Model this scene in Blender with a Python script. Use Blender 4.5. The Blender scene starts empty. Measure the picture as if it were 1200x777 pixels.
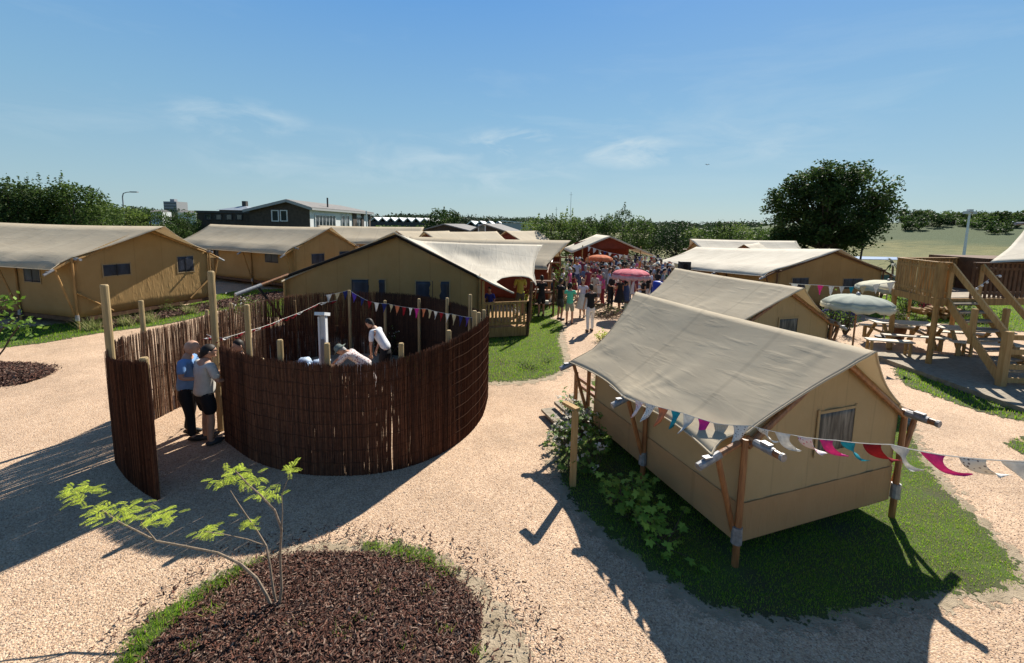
import bpy, bmesh, math, random
import numpy as np
from mathutils import Vector, Matrix, Euler, noise as mnoise

# ------------------------------------------------------------------ camera, world, sun, exposure
SC = bpy.context.scene
COL = SC.collection
R = math.radians
FPX, CAMH, YHOR, ROLL = 520.0, 3.9, 263.0, 0.0170
PX, PY = 600.0, 327.0                    # principal point of the (cropped) photograph, 1200x777
PITCH = math.atan((PY - YHOR) / FPX)
FWD = np.array([0, math.cos(PITCH), -math.sin(PITCH)])
_r0 = np.array([1.0, 0, 0]); _u0 = np.cross(_r0, FWD)
RIGHT = math.cos(ROLL) * _r0 + math.sin(ROLL) * _u0
UP = -math.sin(ROLL) * _r0 + math.cos(ROLL) * _u0
CAMP = np.array([0, 0, CAMH])
cd = bpy.data.cameras.new('camera'); cam = bpy.data.objects.new('camera', cd); COL.objects.link(cam)
cd.sensor_width = 36; cd.lens = 36 * FPX / 1200; cd.clip_start = 0.05; cd.clip_end = 8000
cd.shift_y = (PY - 388.5) / 1200
m = Matrix(((RIGHT[0], UP[0], -FWD[0], 0), (RIGHT[1], UP[1], -FWD[1], 0), (RIGHT[2], UP[2], -FWD[2], CAMH), (0, 0, 0, 1)))
cam.matrix_world = m
SC.camera = cam

PY_, FP_ = PY, FPX
SUN_EL, SUN_AZ = R(42), R(28)            # azimuth measured from +Y towards +X
w = bpy.data.worlds.new('World'); SC.world = w; w.use_nodes = True
nt = w.node_tree; nt.nodes.clear()
N = nt.nodes.new; Lk = nt.links.new
out = N('ShaderNodeOutputWorld'); bg = N('ShaderNodeBackground'); sky = N('ShaderNodeTexSky')
sky.sky_type = 'NISHITA'; sky.sun_disc = False; sky.sun_elevation = SUN_EL; sky.sun_rotation = SUN_AZ
sky.air_density = 1.0; sky.dust_density = 0.3; sky.ozone_density = 2.5; sky.altitude = 0
bg.inputs['Strength'].default_value = 0.072
tc = N('ShaderNodeTexCoord')
mp = N('ShaderNodeMapping'); mp.inputs['Scale'].default_value = (1.0, 1.0, 5.0); mp.inputs['Location'].default_value = (0.3, 0.1, 0.2)
n1 = N('ShaderNodeTexNoise'); n1.inputs['Scale'].default_value = 2.6; n1.inputs['Detail'].default_value = 9; n1.inputs['Roughness'].default_value = 0.62
n1.inputs['Distortion'].default_value = 0.4
cr = N('ShaderNodeValToRGB'); cr.color_ramp.elements[0].position = 0.52; cr.color_ramp.elements[1].position = 0.80
cr.color_ramp.elements[1].color = (0.3, 0.3, 0.3, 1)
sep = N('ShaderNodeSeparateXYZ')
patch_sum = None
for (px_, py_, w_, st_) in ((285, 165, .10, .55), (600, 168, .085, 1.0), (735, 180, .10, .9), (560, 196, .22, .45), (860, 170, .16, .35), (380, 200, .2, .35)):
    f0 = math.atan((PY_ - py_) / FP_) - math.atan((PY_ - 263.0) / FP_); a0 = math.atan((px_ - 600) / FP_); vd = Vector((math.sin(a0) * math.cos(f0), math.cos(a0) * math.cos(f0), math.sin(f0) * 4)).normalized()
    sc_ = N('ShaderNodeVectorMath'); sc_.operation = 'MULTIPLY'; sc_.inputs[1].default_value = (1, 1, 4); nr_ = N('ShaderNodeVectorMath'); nr_.operation = 'NORMALIZE'; dt_ = N('ShaderNodeVectorMath'); dt_.operation = 'DOT_PRODUCT'; dt_.inputs[1].default_value = vd
    mr_ = N('ShaderNodeMapRange'); mr_.interpolation_type = 'SMOOTHSTEP'; mr_.inputs[1].default_value = math.cos(w_ * 1.25); mr_.inputs[2].default_value = 1.0; mr_.inputs[4].default_value = st_
    Lk(tc.outputs['Generated'], sc_.inputs[0]); Lk(sc_.outputs[0], nr_.inputs[0]); Lk(nr_.outputs[0], dt_.inputs[0]); Lk(dt_.outputs['Value'], mr_.inputs[0])
    if patch_sum is None: patch_sum = mr_.outputs[0]
    else: a_ = N('ShaderNodeMath'); a_.operation = 'MAXIMUM'; Lk(patch_sum, a_.inputs[0]); Lk(mr_.outputs[0], a_.inputs[1]); patch_sum = a_.outputs[0]
nc_ = N('ShaderNodeTexNoise'); nc_.inputs['Scale'].default_value = 7.5; nc_.inputs['Detail'].default_value = 10; nc_.inputs['Roughness'].default_value = .6; nc_.inputs['Distortion'].default_value = .6
mpc = N('ShaderNodeMapping'); mpc.inputs['Scale'].default_value = (1, 1, 3.2); Lk(tc.outputs['Generated'], mpc.inputs[0]); Lk(mpc.outputs[0], nc_.inputs['Vector'])
rc_ = N('ShaderNodeMapRange'); rc_.inputs[1].default_value = .42; rc_.inputs[2].default_value = .72; Lk(nc_.outputs[0], rc_.inputs[0])
wisp = N('ShaderNodeMath'); wisp.operation = 'MULTIPLY'; Lk(patch_sum, wisp.inputs[0]); Lk(rc_.outputs[0], wisp.inputs[1])
band = N('ShaderNodeMapRange'); band.inputs[1].default_value = 0.02; band.inputs[2].default_value = 0.14
band2 = N('ShaderNodeMapRange'); band2.inputs[1].default_value = 0.45; band2.inputs[2].default_value = 0.2
mul = N('ShaderNodeMath'); mul.operation = 'MULTIPLY'; mul2 = N('ShaderNodeMath'); mul2.operation = 'MULTIPLY'
mixc = N('ShaderNodeMixRGB'); mixc.inputs[2].default_value = (4.9, 5.9, 6.4, 1)
hsv = N('ShaderNodeHueSaturation'); hsv.inputs['Saturation'].default_value = 1.12
Lk(tc.outputs['Generated'], mp.inputs[0]); Lk(mp.outputs[0], n1.inputs['Vector']); Lk(n1.outputs[0], cr.inputs[0])
Lk(tc.outputs['Generated'], sep.inputs[0]); Lk(sep.outputs[2], band.inputs[0]); Lk(sep.outputs[2], band2.inputs[0])
Lk(cr.outputs[0], mul.inputs[0]); Lk(band.outputs[0], mul.inputs[1]); Lk(mul.outputs[0], mul2.inputs[0]); Lk(band2.outputs[0], mul2.inputs[1])
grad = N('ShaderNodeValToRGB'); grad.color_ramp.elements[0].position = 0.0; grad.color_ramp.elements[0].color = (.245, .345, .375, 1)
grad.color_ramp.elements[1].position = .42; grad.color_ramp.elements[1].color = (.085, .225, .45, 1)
e2_ = grad.color_ramp.elements.new(.62); e2_.color = (.036, .084, .185, 1)  # zenith above the view set darker and bluer, for the shade's fill and tint
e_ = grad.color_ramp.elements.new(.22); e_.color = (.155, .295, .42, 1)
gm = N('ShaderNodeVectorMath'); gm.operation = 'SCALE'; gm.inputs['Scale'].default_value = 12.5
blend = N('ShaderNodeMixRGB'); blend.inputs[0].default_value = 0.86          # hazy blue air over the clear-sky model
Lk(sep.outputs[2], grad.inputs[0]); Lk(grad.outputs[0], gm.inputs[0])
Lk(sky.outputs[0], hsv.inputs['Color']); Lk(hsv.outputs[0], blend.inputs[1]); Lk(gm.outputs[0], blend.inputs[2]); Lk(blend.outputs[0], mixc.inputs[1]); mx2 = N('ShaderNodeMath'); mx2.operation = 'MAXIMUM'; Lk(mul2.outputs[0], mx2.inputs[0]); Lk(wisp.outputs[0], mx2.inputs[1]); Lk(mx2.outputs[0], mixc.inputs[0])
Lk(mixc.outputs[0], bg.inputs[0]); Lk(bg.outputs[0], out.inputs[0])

sd = bpy.data.lights.new('sun', 'SUN'); sun = bpy.data.objects.new('sun', sd); COL.objects.link(sun)
sd.energy = 5.0; sd.angle = R(0.53); sd.color = (1.0, 0.93, 0.82)
sdir = Vector((math.sin(SUN_AZ) * math.cos(SUN_EL), math.cos(SUN_AZ) * math.cos(SUN_EL), math.sin(SUN_EL)))
sun.rotation_euler = sdir.to_track_quat('Z', 'Y').to_euler(); sun.location = (20, 30, 40)
SC.view_settings.view_transform = 'Standard'; SC.view_settings.look = 'None'
SC.view_settings.gamma = 1; SC.view_settings.exposure = 0.82; SC.view_settings.use_curve_mapping = False

# ------------------------------------------------------------------ helpers
rnd = random.Random(7)
nrng = np.random.default_rng(11)

def ray(x, y): return FWD * FPX + RIGHT * (x - PX) + UP * (PY - y)
def G(x, y, z=0.0):                       # where the line of sight through a photo pixel meets height z
    d = ray(x, y); return CAMP + d * ((z - CAMH) / d[2])
def D(x, y, dep):                         # ... or a given depth in front of the camera
    d = ray(x, y); return CAMP + d * (dep / d[1])
def gx(x, dep):                           # ground x for a photo column at a depth
    return (x - 600) / FPX * dep * 1.0

def nodes_mat(name, rough=0.7, base=(0.5, 0.5, 0.5), spec=0.3):
    mt = bpy.data.materials.new(name); mt.use_nodes = True
    b = mt.node_tree.nodes['Principled BSDF']
    b.inputs['Base Color'].default_value = (*base, 1); b.inputs['Roughness'].default_value = rough
    b.inputs['Specular IOR Level'].default_value = spec
    return mt, mt.node_tree, b

def noisy(name, c1, c2, scale=8, rough=0.75, bump=0.2, detail=6, stretch=(1, 1, 1), metallic=0, spec=0.3, pos=(0.3, 0.7), transl=0.0,
          bscale=None, bdist=0.01, coat=None, rnd_obj=0.0, attr=None):
    mt, t, b = nodes_mat(name, rough, c1, spec)
    b.inputs['Metallic'].default_value = metallic
    tc = t.nodes.new('ShaderNodeTexCoord'); mp = t.nodes.new('ShaderNodeMapping'); mp.inputs['Scale'].default_value = stretch
    n = t.nodes.new('ShaderNodeTexNoise'); n.inputs['Scale'].default_value = scale; n.inputs['Detail'].default_value = detail
    r = t.nodes.new('ShaderNodeValToRGB')
    r.color_ramp.elements[0].position = pos[0]; r.color_ramp.elements[1].position = pos[1]
    r.color_ramp.elements[0].color = (*c1, 1); r.color_ramp.elements[1].color = (*c2, 1)
    L = t.links.new
    L(tc.outputs['Object'], mp.inputs[0]); L(mp.outputs[0], n.inputs['Vector']); L(n.outputs[0], r.inputs[0])
    colout = r.outputs[0]
    if attr:
        a = t.nodes.new('ShaderNodeAttribute'); a.attribute_name = attr
        mx = t.nodes.new('ShaderNodeMixRGB'); mx.blend_type = 'MULTIPLY'; mx.inputs[0].default_value = 1
        L(colout, mx.inputs[1]); L(a.outputs['Color'], mx.inputs[2]); colout = mx.outputs[0]
    L(colout, b.inputs['Base Color'])
    if bump:
        bp = t.nodes.new('ShaderNodeBump'); bp.inputs['Strength'].default_value = bump; bp.inputs['Distance'].default_value = bdist
        if bscale:
            n2 = t.nodes.new('ShaderNodeTexNoise'); n2.inputs['Scale'].default_value = bscale; n2.inputs['Detail'].default_value = 4
            L(mp.outputs[0], n2.inputs['Vector']); L(n2.outputs[0], bp.inputs['Height'])
        else: L(n.outputs[0], bp.inputs['Height'])
        L(bp.outputs[0], b.inputs['Normal'])
    if transl:
        tr = t.nodes.new('ShaderNodeBsdfTranslucent'); mx = t.nodes.new('ShaderNodeMixShader'); mx.inputs[0].default_value = transl
        L(colout, tr.inputs[0]); o = t.nodes['Material Output']
        L(b.outputs[0], mx.inputs[1]); L(tr.outputs[0], mx.inputs[2]); L(mx.outputs[0], o.inputs[0])
    return mt

_plain = {}
def plain(c, rough=0.8, metallic=0, spec=0.3, name='cloth'):
    k = (c, rough, metallic, name)
    if k not in _plain:
        f = 0.82
        _plain[k] = noisy(name, tuple(v * f for v in c), c, scale=14, rough=rough, bump=0.25, metallic=metallic, spec=spec)
    return _plain[k]

class MB:
    def __init__(s): s.v = []; s.f = []; s.mi = []; s.cur = 0
    def add(s, vs, fs):
        o = len(s.v); s.v += [tuple(p) for p in vs]
        for f in fs: s.f.append(tuple(i + o for i in f)); s.mi.append(s.cur)
        return s
    def box(s, c, size, rz=0, M=None):
        hx, hy, hz = [q / 2 for q in size]
        vs = [(x * hx, y * hy, z * hz) for x in (-1, 1) for y in (-1, 1) for z in (-1, 1)]
        if M is None:
            cz, sz = math.cos(rz), math.sin(rz)
            vs = [(c[0] + x * cz - y * sz, c[1] + x * sz + y * cz, c[2] + z) for x, y, z in vs]
        else: vs = [tuple(Vector(c) + M @ Vector(p)) for p in vs]
        return s.add(vs, [(0, 1, 3, 2), (4, 6, 7, 5), (0, 4, 5, 1), (2, 3, 7, 6), (0, 2, 6, 4), (1, 5, 7, 3)])
    def bar(s, p, q, wd, h, up=(0, 0, 1)):
        p = Vector(p); q = Vector(q); d = q - p; L = d.length
        if L < 1e-6: return s
        d.normalize(); up = Vector(up)
        if abs(d.dot(up)) > 0.98: up = Vector((0, 1, 0))
        a = d.cross(up).normalized(); b = a.cross(d)
        M = Matrix((a, d, b)).transposed()
        return s.box((p + q) / 2, (wd, L, h), M=M)
    def tube(s, p, q, r0, r1=None, n=8, cap=True):
        r1 = r0 if r1 is None else r1
        p = Vector(p); q = Vector(q); d = (q - p)
        if d.length < 1e-7: return s
        d.normalize(); up = Vector((0, 0, 1)) if abs(d.z) < 0.95 else Vector((0, 1, 0))
        a = d.cross(up).normalized(); b = d.cross(a)
        vs = []
        for c, r in ((p, r0), (q, r1)):
            for i in range(n):
                t = 2 * math.pi * i / n; vs.append(c + (a * math.cos(t) + b * math.sin(t)) * r)
        fs = [(i, i + n, (i + 1) % n + n, (i + 1) % n) for i in range(n)]
        if cap: fs += [tuple(range(n)), tuple(range(2 * n - 1, n - 1, -1))]
        return s.add(vs, fs)
    def path(s, pts, rs, n=8):
        for i in range(len(pts) - 1): s.tube(pts[i], pts[i + 1], rs[i] if hasattr(rs, '__len__') else rs, rs[i + 1] if hasattr(rs, '__len__') else rs, n)
        return s
    def lathe(s, prof, c=(0, 0, 0), n=16, sx=1, sy=1):
        vs = []; fs = []
        for r, z in prof:
            for i in range(n):
                t = 2 * math.pi * i / n; vs.append((c[0] + r * math.cos(t) * sx, c[1] + r * math.sin(t) * sy, c[2] + z))
        for k in range(len(prof) - 1):
            for i in range(n):
                j = (i + 1) % n; fs.append((k * n + i, k * n + j, (k + 1) * n + j, (k + 1) * n + i))
        fs.append(tuple(range(n - 1, -1, -1))); fs.append(tuple((len(prof) - 1) * n + i for i in range(n)))
        return s.add(vs, fs)
    def ball(s, c, r, n=10, m=7, jit=0.0):
        r = r if hasattr(r, '__len__') else (r, r, r)
        vs = []; fs = []
        for k in range(m + 1):
            ph = math.pi * k / m
            for i in range(n):
                t = 2 * math.pi * i / n; j = 1 + rnd.uniform(-jit, jit)
                vs.append((c[0] + r[0] * math.sin(ph) * math.cos(t) * j, c[1] + r[1] * math.sin(ph) * math.sin(t) * j, c[2] + r[2] * math.cos(ph) * j))
        for k in range(m):
            for i in range(n):
                j = (i + 1) % n; fs.append((k * n + i, (k + 1) * n + i, (k + 1) * n + j, k * n + j))
        return s.add(vs, fs)
    def grid(s, P):                        # P: [rows][cols] of points
        r, c = len(P), len(P[0])
        return s.add([p for row in P for p in row], [(i * c + j, i * c + j + 1, (i + 1) * c + j + 1, (i + 1) * c + j) for i in range(r - 1) for j in range(c - 1)])
    def prism(s, poly, z0, z1):
        n = len(poly)
        vs = [(x, y, z0) for x, y in poly] + [(x, y, z1) for x, y in poly]
        return s.add(vs, [tuple(range(n - 1, -1, -1)), tuple(range(n, 2 * n))] + [(i, (i + 1) % n, (i + 1) % n + n, i + n) for i in range(n)])
    def build(s, name, mat, parent=None, smooth=False, solid=0.0):
        me = bpy.data.meshes.new(name)
        v = s.v
        if parent is not None:
            off = worldoff.get(root_of(parent).name)
            if off is not None: v = [(a - off[0], b - off[1], c - off[2]) for a, b, c in v]
        me.from_pydata(v, [], s.f)
        mats = mat if isinstance(mat, (list, tuple)) else [mat]
        for mm in mats: me.materials.append(mm)
        if len(mats) > 1: me.polygons.foreach_set('material_index', s.mi)
        if smooth: me.polygons.foreach_set('use_smooth', [True] * len(me.polygons))
        me.validate(); me.update()
        o = bpy.data.objects.new(name, me); COL.objects.link(o)
        if parent is not None: o.parent = parent
        if solid:
            md = o.modifiers.new('thickness', 'SOLIDIFY'); md.thickness = solid; md.offset = 0
        return o

worldoff = {}
def root_of(o):
    while o.parent: o = o.parent
    return o
def tag(o, label=None, cat=None, group=None, kind=None):
    if label: o['label'] = label
    if cat: o['category'] = cat
    if group: o['group'] = group
    if kind: o['kind'] = kind
    return o
def thing(name, label, cat, loc=(0, 0, 0), rz=0, group=None, world=False):
    o = bpy.data.objects.new(name, None); COL.objects.link(o); o.empty_display_size = 0.2
    o.location = tuple(float(q) for q in loc); o.rotation_euler = (0, 0, rz)
    tag(o, label, cat, group)
    if world: worldoff[o.name] = tuple(float(q) for q in loc)
    return o

def fast_mesh(name, verts, faces_n, mat, parent=None, colors=None, smooth=False):
    """verts (k,3) array laid out face by face, faces_n verts per face; colors one RGB per face"""
    k = len(verts); nf = k // faces_n
    me = bpy.data.meshes.new(name)
    me.vertices.add(k); me.vertices.foreach_set('co', np.asarray(verts, dtype=np.float32).ravel())
    me.loops.add(k); me.loops.foreach_set('vertex_index', np.arange(k, dtype=np.int32))
    me.polygons.add(nf); me.polygons.foreach_set('loop_start', np.arange(0, k, faces_n, dtype=np.int32))
    me.polygons.foreach_set('loop_total', np.full(nf, faces_n, dtype=np.int32))
    me.update(calc_edges=True)
    if colors is not None:
        ca = me.color_attributes.new('tint', 'FLOAT_COLOR', 'POINT')
        c = np.ones((k, 4), dtype=np.float32); c[:, :3] = np.repeat(colors, faces_n, axis=0)
        ca.data.foreach_set('color', c.ravel())
    me.materials.append(mat)
    o = bpy.data.objects.new(name, me); COL.objects.link(o)
    if parent is not None: o.parent = parent
    return o

# ------------------------------------------------------------------ materials
def gravel_mat(name, cols, scale=48, bump=0.9):
    mt, t, b = nodes_mat(name, 0.85, spec=0.25); L = t.links.new; Nn = t.nodes.new
    n3 = Nn('ShaderNodeTexNoise'); n3.inputs['Scale'].default_value = 3.1; n3.inputs['Detail'].default_value = 8; mr3 = Nn('ShaderNodeMapRange'); mr3.inputs[1].default_value = .35; mr3.inputs[2].default_value = .6; mr3.inputs[3].default_value = .93; mr3.inputs[4].default_value = 1.03; mm3 = Nn('ShaderNodeMath'); mm3.operation = 'MULTIPLY'
    tc = Nn('ShaderNodeTexCoord'); v = Nn('ShaderNodeTexVoronoi'); v.inputs['Scale'].default_value = scale
    v.inputs['Randomness'].default_value = 1
    sp = Nn('ShaderNodeSeparateColor'); r = Nn('ShaderNodeValToRGB')
    r.color_ramp.elements.remove(r.color_ramp.elements[1])
    r.color_ramp.elements[0].color = (*cols[0], 1); r.color_ramp.elements[0].position = 0
    for i, c in enumerate(cols[1:]):
        e = r.color_ramp.elements.new((i + 1) / (len(cols) - 1)); e.color = (*c, 1)
    n = Nn('ShaderNodeTexNoise'); n.inputs['Scale'].default_value = 0.55; n.inputs['Detail'].default_value = 6
    n.inputs['Roughness'].default_value = 0.6
    mr = Nn('ShaderNodeMapRange'); mr.inputs[1].default_value = 0.3; mr.inputs[2].default_value = 0.7; mr.inputs[3].default_value = 0.76; mr.inputs[4].default_value = 1.10
    mx = Nn('ShaderNodeMixRGB'); mx.blend_type = 'MULTIPLY'; mx.inputs[0].default_value = 1
    bp = Nn('ShaderNodeBump'); bp.invert = True; bp.inputs['Strength'].default_value = bump; bp.inputs['Distance'].default_value = 0.012
    L(tc.outputs['Object'], v.inputs['Vector']); L(v.outputs['Color'], sp.inputs[0]); L(sp.outputs[0], r.inputs[0])
    L(tc.outputs['Object'], n.inputs['Vector']); L(n.outputs[0], mr.inputs[0])
    L(tc.outputs['Object'], n3.inputs['Vector']); L(n3.outputs[0], mr3.inputs[0]); L(mr.outputs[0], mm3.inputs[0]); L(mr3.outputs[0], mm3.inputs[1])
    L(r.outputs[0], mx.inputs[1]); L(mm3.outputs[0], mx.inputs[2]); L(mx.outputs[0], b.inputs['Base Color'])
    L(v.outputs['Distance'], bp.inputs['Height']); L(bp.outputs[0], b.inputs['Normal'])
    return mt

def ragged(mt, amp=0.16, scale=9):
    """let a surface sheet end in a ragged natural edge: cut away where edge distance + noise < 0"""
    t = mt.node_tree; L = t.links.new; Nn = t.nodes.new
    a = Nn('ShaderNodeAttribute'); a.attribute_name = 'edge'
    tc = Nn('ShaderNodeTexCoord'); n = Nn('ShaderNodeTexNoise'); n.inputs['Scale'].default_value = scale; n.inputs['Detail'].default_value = 8
    n.inputs['Roughness'].default_value = 0.75
    s = Nn('ShaderNodeMath'); s.operation = 'SUBTRACT'; s.inputs[1].default_value = 0.5
    m_ = Nn('ShaderNodeMath'); m_.operation = 'MULTIPLY'; m_.inputs[1].default_value = amp * 4
    ad = Nn('ShaderNodeMath'); ad.operation = 'ADD'; gt = Nn('ShaderNodeMath'); gt.operation = 'GREATER_THAN'; gt.inputs[1].default_value = 0
    tr = Nn('ShaderNodeBsdfTransparent'); mx = Nn('ShaderNodeMixShader'); o = t.nodes['Material Output']
    src = o.inputs[0].links[0].from_socket
    L(tc.outputs['Object'], n.inputs['Vector']); L(n.outputs[0], s.inputs[0]); L(s.outputs[0], m_.inputs[0])
    L(m_.outputs[0], ad.inputs[0]); L(a.outputs['Fac'], ad.inputs[1]); L(ad.outputs[0], gt.inputs[0])
    L(gt.outputs[0], mx.inputs[0]); L(tr.outputs[0], mx.inputs[1]); L(src, mx.inputs[2]); L(mx.outputs[0], o.inputs[0])
    return mt

M = {}
M['gravel'] = gravel_mat('pink_gravel', [(.28, .175, .115), (.49, .33, .21), (.59, .41, .265), (.67, .51, .365), (.40, .27, .185), (.58, .425, .30)], scale=68, bump=.75)
M['shadegravel'] = ragged(gravel_mat('shaded_gravel', [(.10, .095, .09), (.26, .25, .24), (.36, .34, .32), (.2, .19, .18)], scale=85), 0.12)  # gravel greyed with the tent's shade put into its colour; laid nowhere
M['sand'] = ragged(noisy('dry_sand', (.24, .19, .125), (.42, .34, .24), scale=5, rough=.95, bump=.6, bscale=60, bdist=.03), 0.26, 6)
M['lawn'] = ragged(noisy('lawn_soil', (.055, .05, .028), (.065, .10, .018), scale=1.6, rough=.95, bump=.5, bscale=70, bdist=.03), 0.24, 5)
M['mulchbase'] = ragged(noisy('mulch_soil', (.018, .010, .007), (.06, .032, .022), scale=30, rough=.95, bump=.8, bdist=.02), 0.06, 14)
M['chip'] = noisy('bark_chip', (.5, .5, .5), (1, 1, 1), scale=30, rough=.8, bump=.3, attr='tint')
M['field'] = noisy('meadow', (.055, .08, .025), (.13, .14, .05), scale=0.15, rough=.95, bump=.5, bscale=2, bdist=.2)
M['field2'] = noisy('dry_dune_grass', (.06, .075, .016), (.17, .155, .05), scale=0.35, rough=.95, bump=.6, bscale=1.5, bdist=.3, detail=9, stretch=(1, 2.5, 1))
M['blade'] = noisy('grass_blade', (.8, .8, .8), (1, 1, 1), scale=3, rough=.7, bump=0, attr='tint', transl=.5, spec=.2)
M['leaf'] = noisy('leaf', (.7, .7, .7), (1, 1, 1), scale=3, rough=.6, bump=0, attr='tint', transl=.42, spec=.2)
M['bark'] = noisy('bark', (.05, .035, .025), (.12, .09, .065), scale=12, rough=.9, bump=.6, stretch=(1, 1, .3))
M['pole'] = noisy('varnished_pole', (.16, .062, .022), (.34, .15, .055), scale=9, rough=.42, bump=.2, stretch=(3, 3, .4), spec=.5)
M['polelight'] = noisy('honey_pole', (.33, .19, .075), (.48, .30, .13), scale=9, rough=.5, bump=.2, stretch=(3, 3, .4), spec=.4)
M['pine'] = noisy('treated_pine', (.30, .175, .065), (.44, .285, .12), scale=10, rough=.75, bump=.35, stretch=(3, 3, .25))
M['timber'] = noisy('weathered_timber', (.22, .12, .04), (.40, .235, .085), scale=7, rough=.75, bump=.35, stretch=(2, 2, .3))
M['deckwood'] = noisy('grey_deck_boards', (.20, .165, .12), (.33, .28, .21), scale=9, rough=.8, bump=.3)
M['darkwood'] = noisy('brown_boards', (.07, .035, .018), (.14, .07, .035), scale=6, rough=.8, bump=.3)
M['metal'] = noisy('galvanised_steel', (.20, .20, .205), (.36, .36, .37), scale=18, rough=.55, bump=.1, metallic=.5)
M['whitemetal'] = noisy('white_coated_metal', (.62, .63, .63), (.74, .75, .75), scale=5, rough=.4, bump=.05)
M['twig'] = noisy('willow_twig', (.6, .6, .6), (1, 1, 1), scale=20, rough=.7, bump=.3, attr='tint')
M['wire'] = plain((.07, .035, .02), .9, 0, .1, name='wire')

def canvas(name, c1, c2, transl=.12, wr=1.0, seam=2.3, wscale=1.1, rough=.78, dirn='Y'):
    mt, t, b = nodes_mat(name, rough, c1, .2); L = t.links.new; Nn = t.nodes.new
    tc = Nn('ShaderNodeTexCoord'); n = Nn('ShaderNodeTexNoise'); n.inputs['Scale'].default_value = .9; n.inputs['Detail'].default_value = 7
    n.inputs['Roughness'].default_value = .6
    r = Nn('ShaderNodeValToRGB'); r.color_ramp.elements[0].position = .35; r.color_ramp.elements[1].position = .68
    r.color_ramp.elements[0].color = (*c1, 1); r.color_ramp.elements[1].color = (*c2, 1)
    L(tc.outputs['Object'], n.inputs['Vector']); L(n.outputs[0], r.inputs[0])
    # weave panels: thin darker doubled-cloth seams across the run of the cloth
    wv = Nn('ShaderNodeTexWave'); wv.wave_type = 'BANDS'; wv.bands_direction = dirn; wv.inputs['Scale'].default_value = 1 / (seam * 2) * 1.0
    wv.inputs['Distortion'].default_value = 0
    gt = Nn('ShaderNodeMapRange'); gt.inputs[1].default_value = .992; gt.inputs[2].default_value = .999; gt.inputs[4].default_value = .22
    L(tc.outputs['Object'], wv.inputs['Vector']); L(wv.outputs['Fac'], gt.inputs[0])
    mx = Nn('ShaderNodeMixRGB'); mx.inputs[2].default_value = (c1[0] * .55, c1[1] * .55, c1[2] * .55, 1)
    L(gt.outputs[0], mx.inputs[0]); L(r.outputs[0], mx.inputs[1]); L(mx.outputs[0], b.inputs['Base Color'])
    # folds: warped noise, stretched
    mp = Nn('ShaderNodeMapping'); mp.inputs['Rotation'].default_value = (0, 0, .6); mp.inputs['Scale'].default_value = (wscale * 3.0, wscale * .7, wscale * .9)
    f = Nn('ShaderNodeTexNoise'); f.inputs['Scale'].default_value = 1.4; f.inputs['Detail'].default_value = 4; f.inputs['Distortion'].default_value = .8
    mp2 = Nn('ShaderNodeMapping'); mp2.inputs['Rotation'].default_value = (.3, 0, -.5); mp2.inputs['Scale'].default_value = (wscale * 4, wscale * .6, wscale * 1)
    f2 = Nn('ShaderNodeTexNoise'); f2.inputs['Scale'].default_value = 1.9; f2.inputs['Detail'].default_value = 3
    rg = Nn('ShaderNodeMapRange'); rg.inputs[1].default_value = .54; rg.inputs[2].default_value = .72
    fine = Nn('ShaderNodeTexNoise'); fine.inputs['Scale'].default_value = 160
    m1 = Nn('ShaderNodeMath'); m1.operation = 'MULTIPLY_ADD'; m1.inputs[1].default_value = .5
    m2 = Nn('ShaderNodeMath'); m2.operation = 'MULTIPLY_ADD'; m2.inputs[1].default_value = .03
    bp = Nn('ShaderNodeBump'); bp.inputs['Strength'].default_value = min(1, .55 * wr); bp.inputs['Distance'].default_value = .05
    L(tc.outputs['Object'], mp.inputs[0]); L(mp.outputs[0], f.inputs['Vector']); L(tc.outputs['Object'], mp2.inputs[0]); L(mp2.outputs[0], f2.inputs['Vector'])
    L(f2.outputs[0], rg.inputs[0]); L(rg.outputs[0], m1.inputs[0]); L(f.outputs[0], m1.inputs[2])
    L(tc.outputs['Object'], fine.inputs['Vector']); L(fine.outputs[0], m2.inputs[0]); L(m1.outputs[0], m2.inputs[2])
    L(m2.outputs[0], bp.inputs['Height']); L(bp.outputs[0], b.inputs['Normal'])
    tr = Nn('ShaderNodeBsdfTranslucent'); ms = Nn('ShaderNodeMixShader'); ms.inputs[0].default_value = transl; o = t.nodes['Material Output']
    L(mx.outputs[0], tr.inputs[0]); L(b.outputs[0], ms.inputs[1]); L(tr.outputs[0], ms.inputs[2]); L(ms.outputs[0], o.inputs[0])
    return mt

M['roof'] = canvas('roof_canvas', (.58, .50, .37), (.65, .57, .43), .38, .30)
M['roofpale'] = canvas('pale_roof_canvas', (.54, .49, .40), (.64, .59, .49), .2, .5)
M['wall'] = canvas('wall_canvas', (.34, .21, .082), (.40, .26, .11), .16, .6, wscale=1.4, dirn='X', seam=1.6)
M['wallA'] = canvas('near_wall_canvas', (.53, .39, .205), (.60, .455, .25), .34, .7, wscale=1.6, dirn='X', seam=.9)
M['skirt'] = canvas('skirt_canvas', (.45, .275, .13), (.51, .32, .16), .25, .8, wscale=2)
M['redcanvas'] = canvas('red_brown_canvas', (.16, .035, .02), (.22, .05, .03), .10, .6)
M['screen'] = noisy('clear_plastic_window', (.008, .010, .018), (.035, .045, .07), scale=2.5, rough=.42, bump=.5, bscale=5, bdist=.03, stretch=(1.5, 1, .6), spec=.3, pos=(.35, .75))
M['screenedge'] = plain((.30, .22, .12), .8, name='window_binding')
M['black'] = plain((.02, .02, .022), .6, name='black_rubber')
M['void'] = plain((.015, .012, .01), .95, name='dark_gap')

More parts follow.
